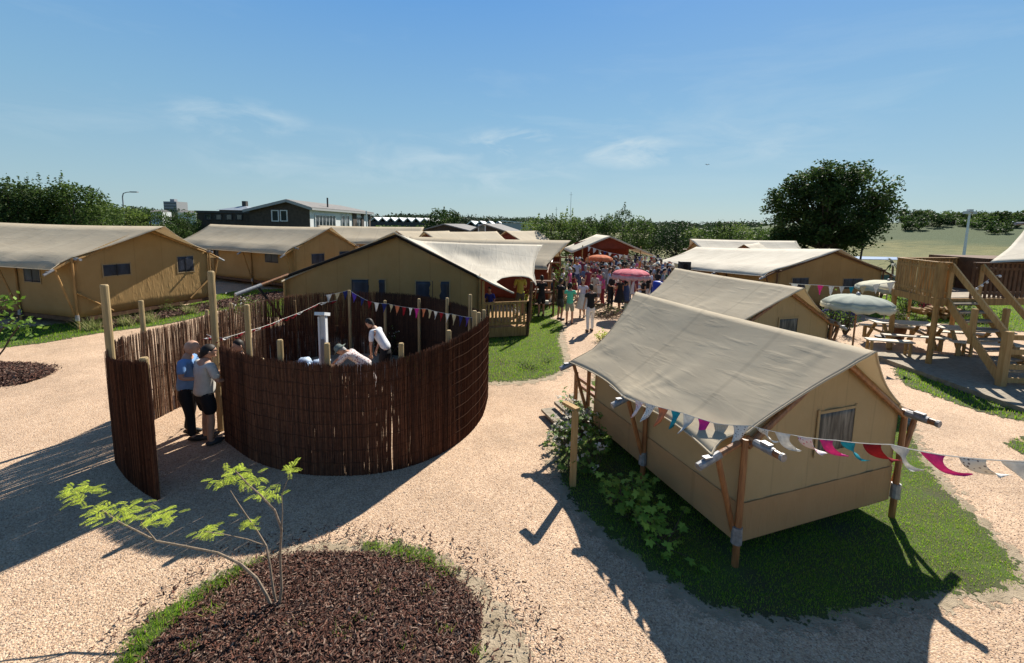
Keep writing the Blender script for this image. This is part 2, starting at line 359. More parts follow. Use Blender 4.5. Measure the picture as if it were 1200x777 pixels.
def height_mix(mt, c, z0, z1):
    """greener growth on the upper dune slope"""
    t = mt.node_tree; b = t.nodes['Principled BSDF']; src = b.inputs['Base Color'].links[0].from_socket; L = t.links.new
    tc = t.nodes.new('ShaderNodeTexCoord'); sp = t.nodes.new('ShaderNodeSeparateXYZ'); mr = t.nodes.new('ShaderNodeMapRange'); mr.inputs[1].default_value = z0; mr.inputs[2].default_value = z1
    n = t.nodes.new('ShaderNodeTexNoise'); n.inputs['Scale'].default_value = .09; n.inputs['Detail'].default_value = 6; ad = t.nodes.new('ShaderNodeMath'); ad.operation = 'MULTIPLY_ADD'; ad.inputs[1].default_value = 3
    mx = t.nodes.new('ShaderNodeMixRGB'); mx.inputs[2].default_value = (*c, 1)
    L(tc.outputs['Object'], sp.inputs[0]); L(tc.outputs['Object'], n.inputs['Vector']); L(n.outputs[0], ad.inputs[0]); L(sp.outputs[2], ad.inputs[2]); L(ad.outputs[0], mr.inputs[0]); L(mr.outputs[0], mx.inputs[0]); L(src, mx.inputs[1]); L(mx.outputs[0], b.inputs['Base Color'])
height_mix(M['field2'], (.042, .068, .018), 2.3, 3.6)   # dune_slope

M['mesh'] = noisy('pale_mesh_window', (.035, .04, .04), (.24, .23, .20), scale=3.2, rough=.5, bump=.5, bscale=6, bdist=.02, stretch=(6, 6, .7), spec=.3, pos=(.45, .8))

# ------------------------------------------------------------------ ground, hill, sky-line
def terrain(x, y):
    """height of the land beyond the camp: a low dune ridge to the right, flat elsewhere"""
    d = math.hypot(x, y); a = math.atan2(x, y)
    rise = min(1, max(0, (d - 105) / 75)); rise = rise * rise * (3 - 2 * rise)
    side = min(1, max(0, (a - 0.30) / 0.30)); side = side * side * (3 - 2 * side)
    bump = mnoise.noise((x * .012, y * .012, 1)) * 2.0 + mnoise.noise((x * .05, y * .05, 4)) * .5
    return (5.6 + bump) * rise * side
def sheet_polar(name, mat, a0, a1, na, ds, zf):
    b = MB(); P = []
    for d in ds:
        P.append([(d * math.sin(a0 + (a1 - a0) * i / na), d * math.cos(a0 + (a1 - a0) * i / na), zf(d * math.sin(a0 + (a1 - a0) * i / na), d * math.cos(a0 + (a1 - a0) * i / na))) for i in range(na + 1)])
    b.grid(P); o = b.build(name, mat, smooth=True); tag(o, kind='structure'); return o
g = MB(); g.grid([[(x, y, -0.03) for x in (-4000, -60, 60, 4000)] for y in (-400, -6, 46, 5000)]); tag(g.build('ground', M['field']), kind='structure')
sheet_polar('dune_hill', M['field2'], .12, 1.35, 130, [58, 70, 85, 95, 105, 115, 125, 135, 145, 155, 165, 175, 185, 195, 205, 215, 225, 235, 250, 270, 300, 340, 400], lambda x, y: terrain(x, y) - 0.01)
b = MB(); b.prism([(-26, -4), (26, -4), (30, 20), (27, 44), (6, 46), (-10, 40), (-30, 30)], -0.028, 0.0)
tag(b.build('gravel_yard', M['gravel']), kind='structure')

def polydist(px, py, poly):
    """signed distance of arrays of points to a polygon, positive inside"""
    n = len(poly); dmin = np.full(px.shape, 1e9); inside = np.zeros(px.shape, bool)
    for i in range(n):
        x0, y0 = poly[i]; x1, y1 = poly[(i + 1) % n]
        ex, ey = x1 - x0, y1 - y0; L2 = ex * ex + ey * ey + 1e-12
        t = np.clip(((px - x0) * ex + (py - y0) * ey) / L2, 0, 1)
        dmin = np.minimum(dmin, np.hypot(px - x0 - t * ex, py - y0 - t * ey))
        c = ((y0 > py) != (y1 > py)) & (px < (x1 - x0) * (py - y0) / (y1 - y0 + 1e-12) + x0)
        inside ^= c
    return np.where(inside, dmin, -dmin)
def smooth_poly(pts, it=2):
    for _ in range(it):
        q = []
        for i in range(len(pts)):
            a = pts[i]; b_ = pts[(i + 1) % len(pts)]
            q.append((a[0] * .75 + b_[0] * .25, a[1] * .75 + b_[1] * .25)); q.append((a[0] * .25 + b_[0] * .75, a[1] * .25 + b_[1] * .75))
        pts = q
    return pts
def PG(pix): return smooth_poly([tuple(G(x, y)[:2]) for x, y in pix])
def sheet(name, poly, mat, z=0.004, step=0.12, hump=0.0, kind='structure', rough=0.0):
    xs = [p[0] for p in poly]; ys = [p[1] for p in poly]
    X = np.arange(min(xs) - .3, max(xs) + .3 + step, step); Y = np.arange(min(ys) - .3, max(ys) + .3 + step, step)
    gxx, gyy = np.meshgrid(X, Y); d = polydist(gxx, gyy, poly)
    zz = z + hump * (1 - np.exp(-np.clip(d, 0, None) * 2.2))
    if rough: zz = zz + np.where(d > .05, nrng.uniform(0, rough, d.shape), 0)
    nx, ny = len(X), len(Y); idx = np.arange(nx * ny).reshape(ny, nx)
    keep = (d > -.26); cell = keep[:-1, :-1] & keep[1:, :-1] & keep[:-1, 1:] & keep[1:, 1:]
    q = np.stack([idx[:-1, :-1], idx[:-1, 1:], idx[1:, 1:], idx[1:, :-1]], -1)[cell]
    used = np.unique(q); remap = -np.ones(nx * ny, int); remap[used] = np.arange(len(used))
    co = np.stack([gxx.ravel(), gyy.ravel(), zz.ravel()], -1)[used]
    me = bpy.data.meshes.new(name); me.from_pydata(co.tolist(), [], remap[q].tolist())
    at_ = me.attributes.new('edge', 'FLOAT', 'POINT'); at_.data.foreach_set('value', d.ravel()[used].astype(np.float32))
    me.polygons.foreach_set('use_smooth', [True] * len(me.polygons)); me.materials.append(mat)
    o = bpy.data.objects.new(name, me); COL.objects.link(o); tag(o, kind=kind); return o

def blades(name, polys, dens, h=(.03, .09), wd=.006, cols=((.10, .17, .02), (.16, .22, .04), (.06, .11, .02)), zmin=.0, margin=-.06, lean=.5, patch=.0):
    allv = []; allc = []
    for poly in polys:
        xs = [p[0] for p in poly]; ys = [p[1] for p in poly]
        area = (max(xs) - min(xs)) * (max(ys) - min(ys)); n = int(area * dens)
        x = nrng.uniform(min(xs), max(xs), n); y = nrng.uniform(min(ys), max(ys), n)
        d = polydist(x, y, poly); k = d > nrng.uniform(margin, .12, n)
        if patch:
            nv = np.array([mnoise.noise((a * 1.7, b_ * 1.7, 3)) for a, b_ in zip(x, y)]); k &= nv > nrng.uniform(-.75, -.1 + patch * .2, n)
        x, y = x[k], y[k]; n = len(x)
        hh = nrng.uniform(h[0], h[1], n); th = nrng.uniform(0, 6.283, n); la = nrng.uniform(0, lean, n) * hh; lt = nrng.uniform(0, 6.283, n)
        w_ = wd * nrng.uniform(.6, 1.4, n)
        p0 = np.stack([x - w_ * np.cos(th), y - w_ * np.sin(th), np.full(n, zmin)], -1)
        p1 = np.stack([x + w_ * np.cos(th), y + w_ * np.sin(th), np.full(n, zmin)], -1)
        p2 = np.stack([x + la * np.cos(lt), y + la * np.sin(lt), zmin + hh], -1)
        allv.append(np.stack([p0, p1, p2], 1).reshape(-1, 3)); cc = np.array(cols)[nrng.integers(0, len(cols), n)] * nrng.uniform(.8, 1.25, (n, 1)); allc.append(cc)
    o = fast_mesh(name, np.concatenate(allv), 3, M['blade'], colors=np.concatenate(allc)); tag(o, kind='stuff'); return o

# lawns
P_lawnA = PG([(655, 495), (652, 545), (672, 590), (712, 625), (752, 658), (800, 690), (845, 716), (930, 728), (1020, 712), (1115, 692), (1165, 694), (1205, 676), (1150, 618), (1098, 566), (1072, 525), (1060, 488), (1000, 420), (930, 380), (800, 370), (735, 400), (700, 445)])
P_lawnG = PG([(470, 452), (560, 448), (612, 447), (650, 440), (661, 428), (657, 408), (652, 395), (662, 381), (650, 374), (618, 371), (560, 372), (470, 385)])
P_lawnF = PG([(205, 362), (262, 342), (330, 338), (400, 345), (420, 365), (330, 372), (290, 372), (258, 362), (215, 370)])
P_lawnE = PG([(-60, 420), (20, 405), (55, 402), (100, 393), (150, 386), (200, 380), (255, 366), (262, 356), (205, 361), (100, 378), (-80, 392)])
P_lawnR = PG([(1175, 520), (1215, 512), (1260, 520), (1250, 540), (1200, 534)])
P_lawnD = PG([(1046, 430), (1075, 428), (1130, 448), (1215, 478), (1300, 520), (1215, 498), (1150, 484), (1090, 462), (1055, 450)])
P_lawnB = PG([(1000, 372), (1100, 378), (1190, 392), (1260, 382), (1200, 352), (1110, 338), (1010, 348)])
P_bedL = PG([(-90, 470), (-10, 455), (35, 449), (64, 438), (62, 429), (20, 425), (-60, 428)])
P_bedE = PG([(118, 388), (180, 376), (262, 362), (330, 352), (345, 344), (320, 343), (262, 353), (190, 366), (110, 379)])
P_farlawn = PG([(618, 378), (652, 372), (668, 356), (655, 340), (640, 345), (618, 360)])
lawnm = [sheet('lawn', p, M['lawn'], z=.008 + i * .0005) for i, p in enumerate([P_lawnA, P_lawnG, P_lawnF, P_lawnE, P_lawnR, P_lawnD, P_lawnB, P_farlawn])]
lite = ((.21, .40, .02), (.30, .48, .03), (.15, .30, .02), (.37, .42, .08))
blades('short_grass', [P_lawnA], 5000, (.012, .04), .0045, lite, patch=.2)
blades('lawn_grass', [P_lawnG, P_lawnR], 1500, (.02, .07), .007, lite)
blades('far_lawn_grass', [P_lawnF, P_lawnE, P_lawnD, P_lawnB, P_farlawn], 420, (.03, .09), .012, lite)

def grow(poly, d_):
    cx_ = sum(p[0] for p in poly) / len(poly); cy_ = sum(p[1] for p in poly) / len(poly)
    return [(x + (x - cx_) / math.hypot(x - cx_, y - cy_) * d_, y + (y - cy_) / math.hypot(x - cx_, y - cy_) * d_) for x, y in poly]
sheet('bare_soil', grow(P_lawnA, .16), M['sand'], z=.004); sheet('bare_soil', grow(P_lawnG, .25), M['sand'], z=.0045)
# gravel in the tent's shade before the near lawn, kept free of loose stones; sandy ring and bark bed at the bottom of the view
P_shade = PG([(752, 664), (840, 722), (930, 733), (1030, 716), (1128, 693), (1180, 694), (1150, 777), (1150, 900), (820, 900), (790, 740)])
P_ring = PG([(128, 800), (150, 752), (205, 706), (262, 664), (330, 640), (400, 636), (452, 634), (500, 645), (545, 668), (592, 712), (622, 760), (635, 830), (600, 980), (150, 980)])
P_mulch = PG([(165, 800), (172, 762), (222, 722), (280, 676), (335, 652), (405, 648), (470, 658), (520, 676), (552, 700), (566, 730), (560, 765), (548, 830), (520, 960), (180, 960)])
sheet('sandy_ring', P_ring, M['sand'], z=.004, hump=.01)
sheet('bark_bed', P_mulch, M['mulchbase'], z=.016, hump=.06, step=.08, rough=.02)
sheet('side_bed', P_bedL, M['mulchbase'], z=.012, hump=.10)
sheet('tent_border_bed', P_bedE, M['mulchbase'], z=.02, hump=.08)
P_edge = PG([(120, 800), (140, 757), (196, 712), (244, 684), (290, 660), (318, 652), (290, 676), (230, 716), (180, 756), (165, 800)])
P_edge2 = PG([(420, 636), (470, 638), (510, 652), (534, 670), (536, 684), (515, 680), (480, 664), (440, 650)])
P_edge3 = PG([(655, 600), (700, 640), (745, 668), (770, 700), (755, 705), (700, 662), (660, 625)])
sheet('grass_edge', P_edge, M['lawn'], z=.022); sheet('grass_strip', P_edge2, M['lawn'], z=.023)
blades('edge_grass', [P_edge, P_edge2], 5000, (.02, .06), .004, lite, zmin=.02)

def chips(name, poly, dens, size, cols, z0, hump, tilt=.5, mat='chip', kind='stuff'):
    xs = [p[0] for p in poly]; ys = [p[1] for p in poly]
    n = int((max(xs) - min(xs)) * (max(ys) - min(ys)) * dens)
    x = nrng.uniform(min(xs), max(xs), n); y = nrng.uniform(min(ys), max(ys), n); d = polydist(x, y, poly); k = d > nrng.exponential(.05, n) * -1.0
    k &= (y > 2.2)
    x, y, d = x[k], y[k], d[k]; n = len(x)
    z = z0 + hump * (1 - np.exp(-np.clip(d, 0, None) * 2.2)) + nrng.uniform(0.004, .035, n) * (size[0] / .05)
    th = nrng.uniform(0, 6.283, n); ph = nrng.normal(0, tilt, n); ro = nrng.normal(0, tilt, n)
    l = nrng.uniform(.5, 1.4, n) * size[0] / 2; w_ = nrng.uniform(.5, 1.4, n) * size[1] / 2
    a = np.stack([np.cos(th) * np.cos(ph), np.sin(th) * np.cos(ph), np.sin(ph)], -1)
    b0 = np.stack([-np.sin(th) * np.cos(ro), np.cos(th) * np.cos(ro), np.sin(ro)], -1)
    c = np.stack([x, y, z], -1); A = a * l[:, None]; B = b0 * w_[:, None]; Nn_ = np.cross(a, b0) * (size[2])
    q1 = np.stack([c - A - B, c + A - B * .6, c + A + B * .7, c - A + B], 1)
    # a low ridge along each chip gives it thickness: two faces
    top = c + Nn_
    f1 = np.stack([c - A - B, c + A - B * .6, top + A * .8, top - A * .8], 1); f2 = np.stack([top - A * .8, top + A * .8, c + A + B * .7, c - A + B], 1)
    col = np.array(cols)[nrng.integers(0, len(cols), n)] * nrng.uniform(.6, 1.3, (n, 1))
    V = np.concatenate([f1, f2], 1).reshape(-1, 3)
    o = fast_mesh(name, V, 4, M[mat], colors=np.repeat(col, 2, axis=0)); tag(o, kind=kind); return o
mulchcols = ((.11, .038, .022), (.17, .07, .045), (.05, .022, .016), (.20, .11, .075), (.10, .042, .028), (.30, .20, .15))
chips('bark_mulch', P_mulch, 5200, (.050, .016, .004), mulchcols, .016, .06)
chips('stray_bark', grow(P_ring, .3), 260, (.045, .015, .004), mulchcols, .006, .01)
chips('bark_mulch', P_bedL, 900, (.07, .025, .006), mulchcols, .012, .10)
chips('border_mulch', P_bedE, 260, (.12, .04, .01), mulchcols, .02, .08)
pebcols = ((.42, .29, .21), (.30, .21, .16), (.52, .42, .34), (.22, .15, .12), (.5, .36, .27))
P_near = [(-9, 2.4), (9, 2.4), (12, 9), (-12, 9)]
def pebbles(name, poly, dens, r, cols, excl):
    xs = [p[0] for p in poly]; ys = [p[1] for p in poly]; n = int((max(xs) - min(xs)) * (max(ys) - min(ys)) * dens)
    x = nrng.uniform(min(xs), max(xs), n); y = nrng.uniform(min(ys), max(ys), n); k = polydist(x, y, poly) > 0
    for e in excl: k &= polydist(x, y, e) < nrng.uniform(-.05, .16, n)
    k &= nrng.random(n) < np.clip((8.5 - y) / 5.5, 0, 1) ** 1.5
    x, y = x[k], y[k]; n = len(x); rr = r * nrng.uniform(.5, 1.3, n); th = nrng.uniform(0, 6.283, n); V = []
    c = np.stack([x, y, np.full(n, .001)], -1)
    ring = [np.stack([rr * np.cos(th + q), rr * .7 * np.sin(th + q), rr * 0], -1) for q in (0, 1.57, 3.14, 4.71)]
    top = c + np.stack([nrng.uniform(-.3, .3, n) * rr, nrng.uniform(-.3, .3, n) * rr, rr * .7], -1)
    for i in range(4): V.append(np.stack([c + ring[i], c + ring[(i + 1) % 4], top], 1))
    V = np.stack(V, 1).reshape(-1, 3); col = np.array(cols)[nrng.integers(0, len(cols), n)] * nrng.uniform(.75, 1.2, (n, 1))
    o = fast_mesh(name, V, 3, M['chip'], colors=np.repeat(col, 4, axis=0)); tag(o, kind='stuff'); return o
pebbles('loose_gravel', P_near, 1100, .0075, pebcols, [P_mulch, P_lawnA, P_shade])
for i, q in enumerate([(250, 722), (222, 768), (402, 752), (350, 742), (520, 745), (480, 765), (425, 735), (268, 690), (505, 700), (560, 770), (300, 760), (448, 700)]):
    c = G(*q); P = [(c[0] + .09 * math.cos(k), c[1] + .06 * math.sin(k)) for k in (0, 1, 2, 3, 4, 5)]
    blades('grass_tuft', [P], 5500 if i < 3 else 2600, (.03, .12), .004, lite, zmin=.04, lean=1.0)

# ------------------------------------------------------------------ safari tents
def Fx(a, b): return np.array(b) - np.array(a)
def window(parent, px, pz, wd, ht, y, xdir=(1, 0, 0), origin=(0, 0, 0), nrm=(0, -1, 0), pane='screen', edge='screenedge'):
    """clear window sewn into a wall; centre (px,pz) in the wall's plane"""
    X = Vector(xdir); Z = Vector((0, 0, 1)); Nv = Vector(nrm); O = Vector(origin)
    c = O + X * px + Z * pz
    f = MB()
    e = .035
    for s in (-1, 1):
        f.bar(c + X * (s * wd / 2) - Z * (ht / 2 + e) + Nv * .012, c + X * (s * wd / 2) + Z * (ht / 2 + e) + Nv * .012, e, .012, up=Nv)
        f.bar(c + Z * (s * ht / 2) - X * (wd / 2) + Nv * .011, c + Z * (s * ht / 2) + X * (wd / 2) + Nv * .011, e, .010, up=Nv)
    wo = f.build('window', M[edge], parent)
    p = MB(); nx, nz = 8, 6
    P = [[c + X * (wd * (i / nx - .5)) + Z * (ht * (j / nz - .5)) + Nv * (.008 + rnd.uniform(0, .006)) for i in range(nx + 1)] for j in range(nz + 1)]
    p.grid(P); p.build('pane', M[pane], wo, smooth=True, solid=.003)
    if pane == 'mesh': return wo
    s_ = MB(); s_.bar(c - Z * ht / 2 + Nv * .02, c + Z * ht / 2 + Nv * .02, .018, .008, up=Nv); s_.build('zip', M['black'] if pane == 'screen' else M['skirt'], wo)
    return wo

def safari_tent(label, a, b, L, zf=.4, zw=2.5, zr=3.56, e=.6, ze=2.15, ov=.35, ovb=.35, zr2=None, ns=3, sag=.10, roof='roof', wall='wall', front_win=(), side_win=(), pole='pole',
                group='safari tents', skirt=.42, depthW=None, wallL=None, detail=True, caps=True, ovpoints=0, front='wall', purl=.45, brace_front=False, folds=False):
    a = np.array(a[:2]); b = np.array(b[:2]); W = float(np.linalg.norm(b - a)); u = (b - a) / W
    rz = math.atan2(u[1], u[0]); c = (a + b) / 2
    t = thing('safari_tent', label, 'tent', (c[0], c[1], 0), rz, group)
    zr2 = zr if zr2 is None else zr2; wallL = L if wallL is None else wallL
    H = W / 2; zrt = lambda s: zr + (zr2 - zr) * s
    zw2 = zw + (zr2 - zr); dz = lambda s: (zr2 - zr) * s
    # platform
    p = MB(); p.box((0, wallL / 2, zf - .09), (W - .02, wallL + .0, .14)); p.build('platform', M['darkwood'], t)
    # walls
    def wallgrid(P0, P1, topf, n, off, nm, mat):
        rows = []; P0 = Vector(P0); P1 = Vector(P1)
        for j in range(9):
            row = []
            for i in range(n + 1):
                q = P0.lerp(P1, i / n); zt = topf(q); z = zf + (zt - zf) * j / 8
                k = math.sin(i * 2.1 + j * .6) * .006 + rnd.uniform(-.004, .004) - .010 * math.sin(math.pi * j / 8) * abs(math.sin(math.pi * i / n * (3 if n > 12 else 1)))
                if i in (0, n): k = 0
                row.append((q.x + off[0] * k, q.y + off[1] * k, z))
            rows.append(row)
        w_ = MB(); w_.grid(rows); return w_.build(nm, M[mat], t, smooth=True, solid=.006)
    gab = lambda q: zw + (zr - .06 - zw) * (1 - abs(q.x) / H) + dz(q.y / L)
    sid = lambda q: zw - .01 + dz(q.y / L)
    if front == 'wall':
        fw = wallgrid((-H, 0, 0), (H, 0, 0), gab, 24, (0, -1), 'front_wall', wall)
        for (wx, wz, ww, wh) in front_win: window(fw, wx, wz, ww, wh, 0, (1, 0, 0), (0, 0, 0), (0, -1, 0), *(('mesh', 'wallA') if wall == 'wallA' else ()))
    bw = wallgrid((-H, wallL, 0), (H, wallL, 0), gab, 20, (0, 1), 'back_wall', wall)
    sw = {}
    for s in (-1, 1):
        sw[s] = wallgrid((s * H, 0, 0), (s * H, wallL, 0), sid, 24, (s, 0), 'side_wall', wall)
    for (s, wy, wz, ww, wh) in side_win: window(sw[s], wy, wz, ww, wh, 0, (0, 1, 0), (s * H, 0, 0), (s, 0, 0))
    if skirt and front == 'wall':
        k = MB(); k.box((0, -.012, zf + (skirt - .12) / 2 - .02), (W, .006, skirt + .12)); k.build('skirt', M['skirt'], fw)
        for s in (-1, 1):
            k = MB(); k.box((s * (H + .012), wallL / 2, zf + (skirt - .12) / 2 - .02), (.006, wallL, skirt + .12)); k.build('skirt', M['skirt'], sw[s])
    # roof: one sewn cloth, both slopes
    nt_, ns_ = (22, 90) if folds else (9, 36); prof = []
    for i in range(nt_ + 1):
        q = i / nt_
        prof.append(q)
    rows = []
    NP = ns
    for j in range(-nt_, nt_ + 1):
        s = -1 if j < 0 else 1; q = abs(j) / nt_; tw = .78
        if q <= tw: x = H * q / tw; z = zr + (zw + .03 - zr) * q / tw
        else: r_ = (q - tw) / (1 - tw); x = H + e * r_; z = zw + .03 + (ze - zw - .03) * r_
        ovf = ov * max(0, 1 - q / tw) ** 1.5 + .07 * (1 - q) ; ovbk = ovb * max(0, 1 - q / tw) ** 1.5 + .07 * (1 - q)
        ovf -= .22 * max(0, (q - tw) / (1 - tw)) * (1 - max(0, (q - tw) / (1 - tw))) * 4 * min(1, e)
        row = []
        for i in range(ns_ + 1):
            v = i / ns_; y = -ovf + v * (L + ovf + ovbk); vv = min(1, max(0, y / L))
            per = abs(math.sin(math.pi * vv * NP))
            xx = x - .16 * e * 2 * per * max(0, (q - .55) / .45) ** 2
            zz = z + dz(vv) - sag * math.sin(math.pi * min(1, q / tw)) * (.55 + .45 * math.sin(math.pi * v)) - .35 * sag * math.sin(math.pi * v) * max(0, 1 - q / tw)
            zz -= .3 * sag * per * max(0, q - tw) / (1 - tw)
            zz += mnoise.noise((x * 1.3 * s, y * 1.1, zr)) * .018 * math.sin(math.pi * min(1, q / tw))
            if folds:                          # tension folds fanning out from the poles
                for kk in range(NP + 1):
                    yk = L * kk / NP; rx, ry = (H + e * .55) - xx, y - yk; r_ = math.hypot(rx, ry)
                    if r_ < 2.2: zz += .008 * math.sin(math.atan2(ry, rx + .02) * 11 + kk * 2 + s) * math.exp(-r_ / .75) * min(1, r_ / .18) * min(1, (rx + .1) / .2 if rx > -.1 else 0)
                for yk in (0, L):
                    rx, ry = xx, y - yk; r_ = math.hypot(rx, ry)
                    if r_ < 1.6: zz += .006 * math.sin(math.atan2(ry, rx + .02) * 9 + s) * math.exp(-r_ / .6) * min(1, r_ / .2)
            row.append((s * xx, y, zz))
        rows.append(row)
    rf = MB(); rf.grid(rows); ro = rf.build('roof', M[roof], t, smooth=True, solid=.008)
    hem = MB()
    for r_ in (rows[0], rows[-1]): hem.path(r_, .012, 5)
    for k_ in (0, -1): hem.path([r_[k_] for r_ in rows], .012, 5)
    hem.build('hem', M[roof], ro)
    if not detail: return t, rz
    PM = M[pole]
    # supports: upright, slanted brace, rafter with metal cap, collar
    for s in (-1, 1):
        for k in range(ns + 1):
            y = L * k / ns; f_ = y / L; z0 = dz(f_)
            yy = min(max(y, -.0), L)
            ps = MB(); ps.tube((s * (H + .05), yy - (.05 if k == 0 else 0), 0), (s * (H + .05), yy - (.05 if k == 0 else 0), zw + z0 - .02), .04, .036, 9); ps.build('upright', PM, t)
            br = MB(); br.tube((s * (H + .07), yy, zf + .02), (s * (H + e * .82), yy, ze + z0 + (zw - ze) * .12 - .05), .034, .034, 8); br.build('brace', PM, t)
            d_ = Vector((s * e, 0, ze - zw)); p0 = Vector((s * H, yy, zw + z0 - .055)); p1 = p0 + d_ * 1.12 + d_.normalized() * .12
            rf_ = MB(); rf_.tube(p0 - d_ * .1, p1, .04, .04, 9); rfo = rf_.build('rafter', PM, t)
            if caps:
                cp = MB(); cp.tube(p1 - d_.normalized() * .30, p1 + d_.normalized() * .01, .046, .046, 10); cp.box(p1 - d_.normalized() * .12 + Vector((0, 0, .05)), (.10, .06, .02)); cp.build('metal_end_cap', M['metal'], rfo)
            cl = MB(); cl.tube((s * (H + .06), yy - (.05 if k == 0 else 0), zf - .10), (s * (H + .06), yy - (.05 if k == 0 else 0), zf + .10), .062, .056, 10); cl.build('collar', M['metal'], t)
    for s in (-1, 1):
        q0 = Vector((s * (H - .03), -purl, zw - .045)); q1 = Vector((s * (H - .03), L + .12, zw2 - .045))
        pu = MB(); pu.tube(q0, q1, .04, .04, 9); po = pu.build('wall_beam', PM, t)
        if caps and purl > .2:
            cp = MB(); cp.tube(q0 + Vector((0, .34, 0)), q0 + Vector((0, .10, 0)), .047, .047, 10); cp.tube(q0 + Vector((0, .02, 0)), q0 - Vector((0, .012, 0)), .045, .045, 10); cp.box(q0 + Vector((0, .2, .05)), (.07, .11, .03)); cp.build('metal_end_cap', M['metal'], po)
        ga = MB(); ga.tube((0, -.06, zr - .17), (s * (H + .02), -.06, zw - .11), .038, .038, 8); ga.build('gable_rafter', M['black'] if brace_front == 'dark' else PM, t)
        gb = MB(); gb.tube((0, L - .02, zr2 - .2 - sag), (s * (H - .02), L - .02, zw2 - .12), .038, .038, 8); gb.build('gable_rafter', PM, t)
    rb = MB(); rb.tube((0, -ov * .8, zr - .06 - .2 * sag), (0, L + ovb * .8, zr2 - .06 - .35 * sag), .036, .036, 8); rb.build('ridge_pole', PM, t)
    if brace_front is True:
        for s in (-1, 1):
            g_ = MB(); g_.tube((s * (H + .02), -.09, zf + (zw - zf) * .42), (s * (H - 1.0), -.12, zf + .08), .035, .035, 7); g_.build('wind_brace', PM, t)
    return t, rz

# A: the small tent in the right foreground
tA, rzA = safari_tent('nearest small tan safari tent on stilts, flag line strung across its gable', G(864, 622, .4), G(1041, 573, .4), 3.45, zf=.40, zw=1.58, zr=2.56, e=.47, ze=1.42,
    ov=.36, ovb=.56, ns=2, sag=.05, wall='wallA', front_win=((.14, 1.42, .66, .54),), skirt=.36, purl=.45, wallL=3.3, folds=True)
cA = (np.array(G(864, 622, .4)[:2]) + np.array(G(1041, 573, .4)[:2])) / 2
def locA(x, y, z=0):
    return Vector((cA[0] + x * math.cos(rzA) - y * math.sin(rzA), cA[1] + x * math.sin(rzA) + y * math.cos(rzA), z))
# porch boards and steps at its far end
b = MB(); b.box((-.55, 3.95, .36), (1.5, .9, .07)); b.box((-1.45, 4.0, .22), (.32, .9, .06)); b.box((-1.75, 4.0, .10), (.3, .9, .05)); b.build('porch_step', M['deckwood'], tA)
b = MB()
for z in (.75, .88): b.box((-1.30, 3.72, z), (.05, .8, .06))
b.box((-1.30, 4.1, .6), (.06, .06, .75)); b.build('porch_rail', M['pole'], tA)

# B: the one behind it
fB = G(939, 337, 2.5); dB = np.array([-math.sin(rzA * .85), math.cos(rzA * .85)]); uB = np.array([dB[1], -dB[0]])
cB = fB[:2] + dB * .35; WB = 2.9
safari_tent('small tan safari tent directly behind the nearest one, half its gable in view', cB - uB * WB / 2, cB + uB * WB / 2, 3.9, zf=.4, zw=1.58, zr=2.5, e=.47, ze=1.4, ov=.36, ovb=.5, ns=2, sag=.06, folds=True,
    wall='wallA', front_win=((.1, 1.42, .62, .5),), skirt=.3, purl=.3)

# C: right middle
a_, b_ = G(907, 366), G(1028, 362)
safari_tent('wide ochre safari tent on the right with two dark windows, behind the white parasol', a_, b_, 10.0, zf=.3, zw=2.02, zr=3.0, zr2=2.55, e=.75, ze=1.72, ov=.3, ovb=.4, ns=3, sag=.12, roof='roofpale', wall='skirt' if 0 else 'wall',
    front_win=((-1.75, 1.35, .95, .55), (1.35, 1.3, 1.2, .52)), skirt=0, purl=.2, pole='darkwood')
# D: pale roofs beyond it
safari_tent('white roofed safari tent, farthest of the right-hand row', (16.4, 41.6), (16.0, 37.0), 8.0, zf=.3, zw=1.9, zr=2.9, e=.6, ze=1.6, ov=.5, ovb=.3, ns=3, roof='roofpale', wall='wall', skirt=0, detail=True, caps=False)
safari_tent('white roofed safari tent between the farthest and the wide ochre one on the right', (16.2, 34.2), (18.6, 32.4), 6.0, zf=.3, zw=1.85, zr=2.72, e=.5, ze=1.6, ov=.5, ovb=.3, ns=2, roof='roofpale', wall='redcanvas', skirt=0, caps=False)

# E: left
safari_tent('large tan safari tent at the left edge, two blue windows in its gable', G(92, 373, .4), G(246, 348, .4), 9.0, zf=.42, zw=2.5, zr=3.60, e=.62, ze=2.15, ov=.9, ovb=.4, ns=3, sag=.12,
    front_win=((-1.15, 1.98, .92, .44), (1.45, 1.98, .72, .68)), side_win=((-1, 2.2, 1.85, .9, .6),), skirt=0, pole='timber', brace_front=True, purl=.35)
# F
aF = D(345, 300, 24.2); bF = D(417, 300, 28.0)
safari_tent('tan safari tent behind the leftmost one, with the dark brick house rising behind its roof', aF, bF, 11.5, zf=.4, zw=2.45, zr=3.56, e=.65, ze=2.1, ov=.35, ovb=.4, ns=3, sag=.12,
    front_win=((-.65, 1.75, .9, .6), (1.25, 1.85, .8, .5)), side_win=((-1, 2.0, 1.8, 1.2, .6), (-1, 8, 1.8, 1.6, .7)), skirt=0, pole='timber', purl=.3)
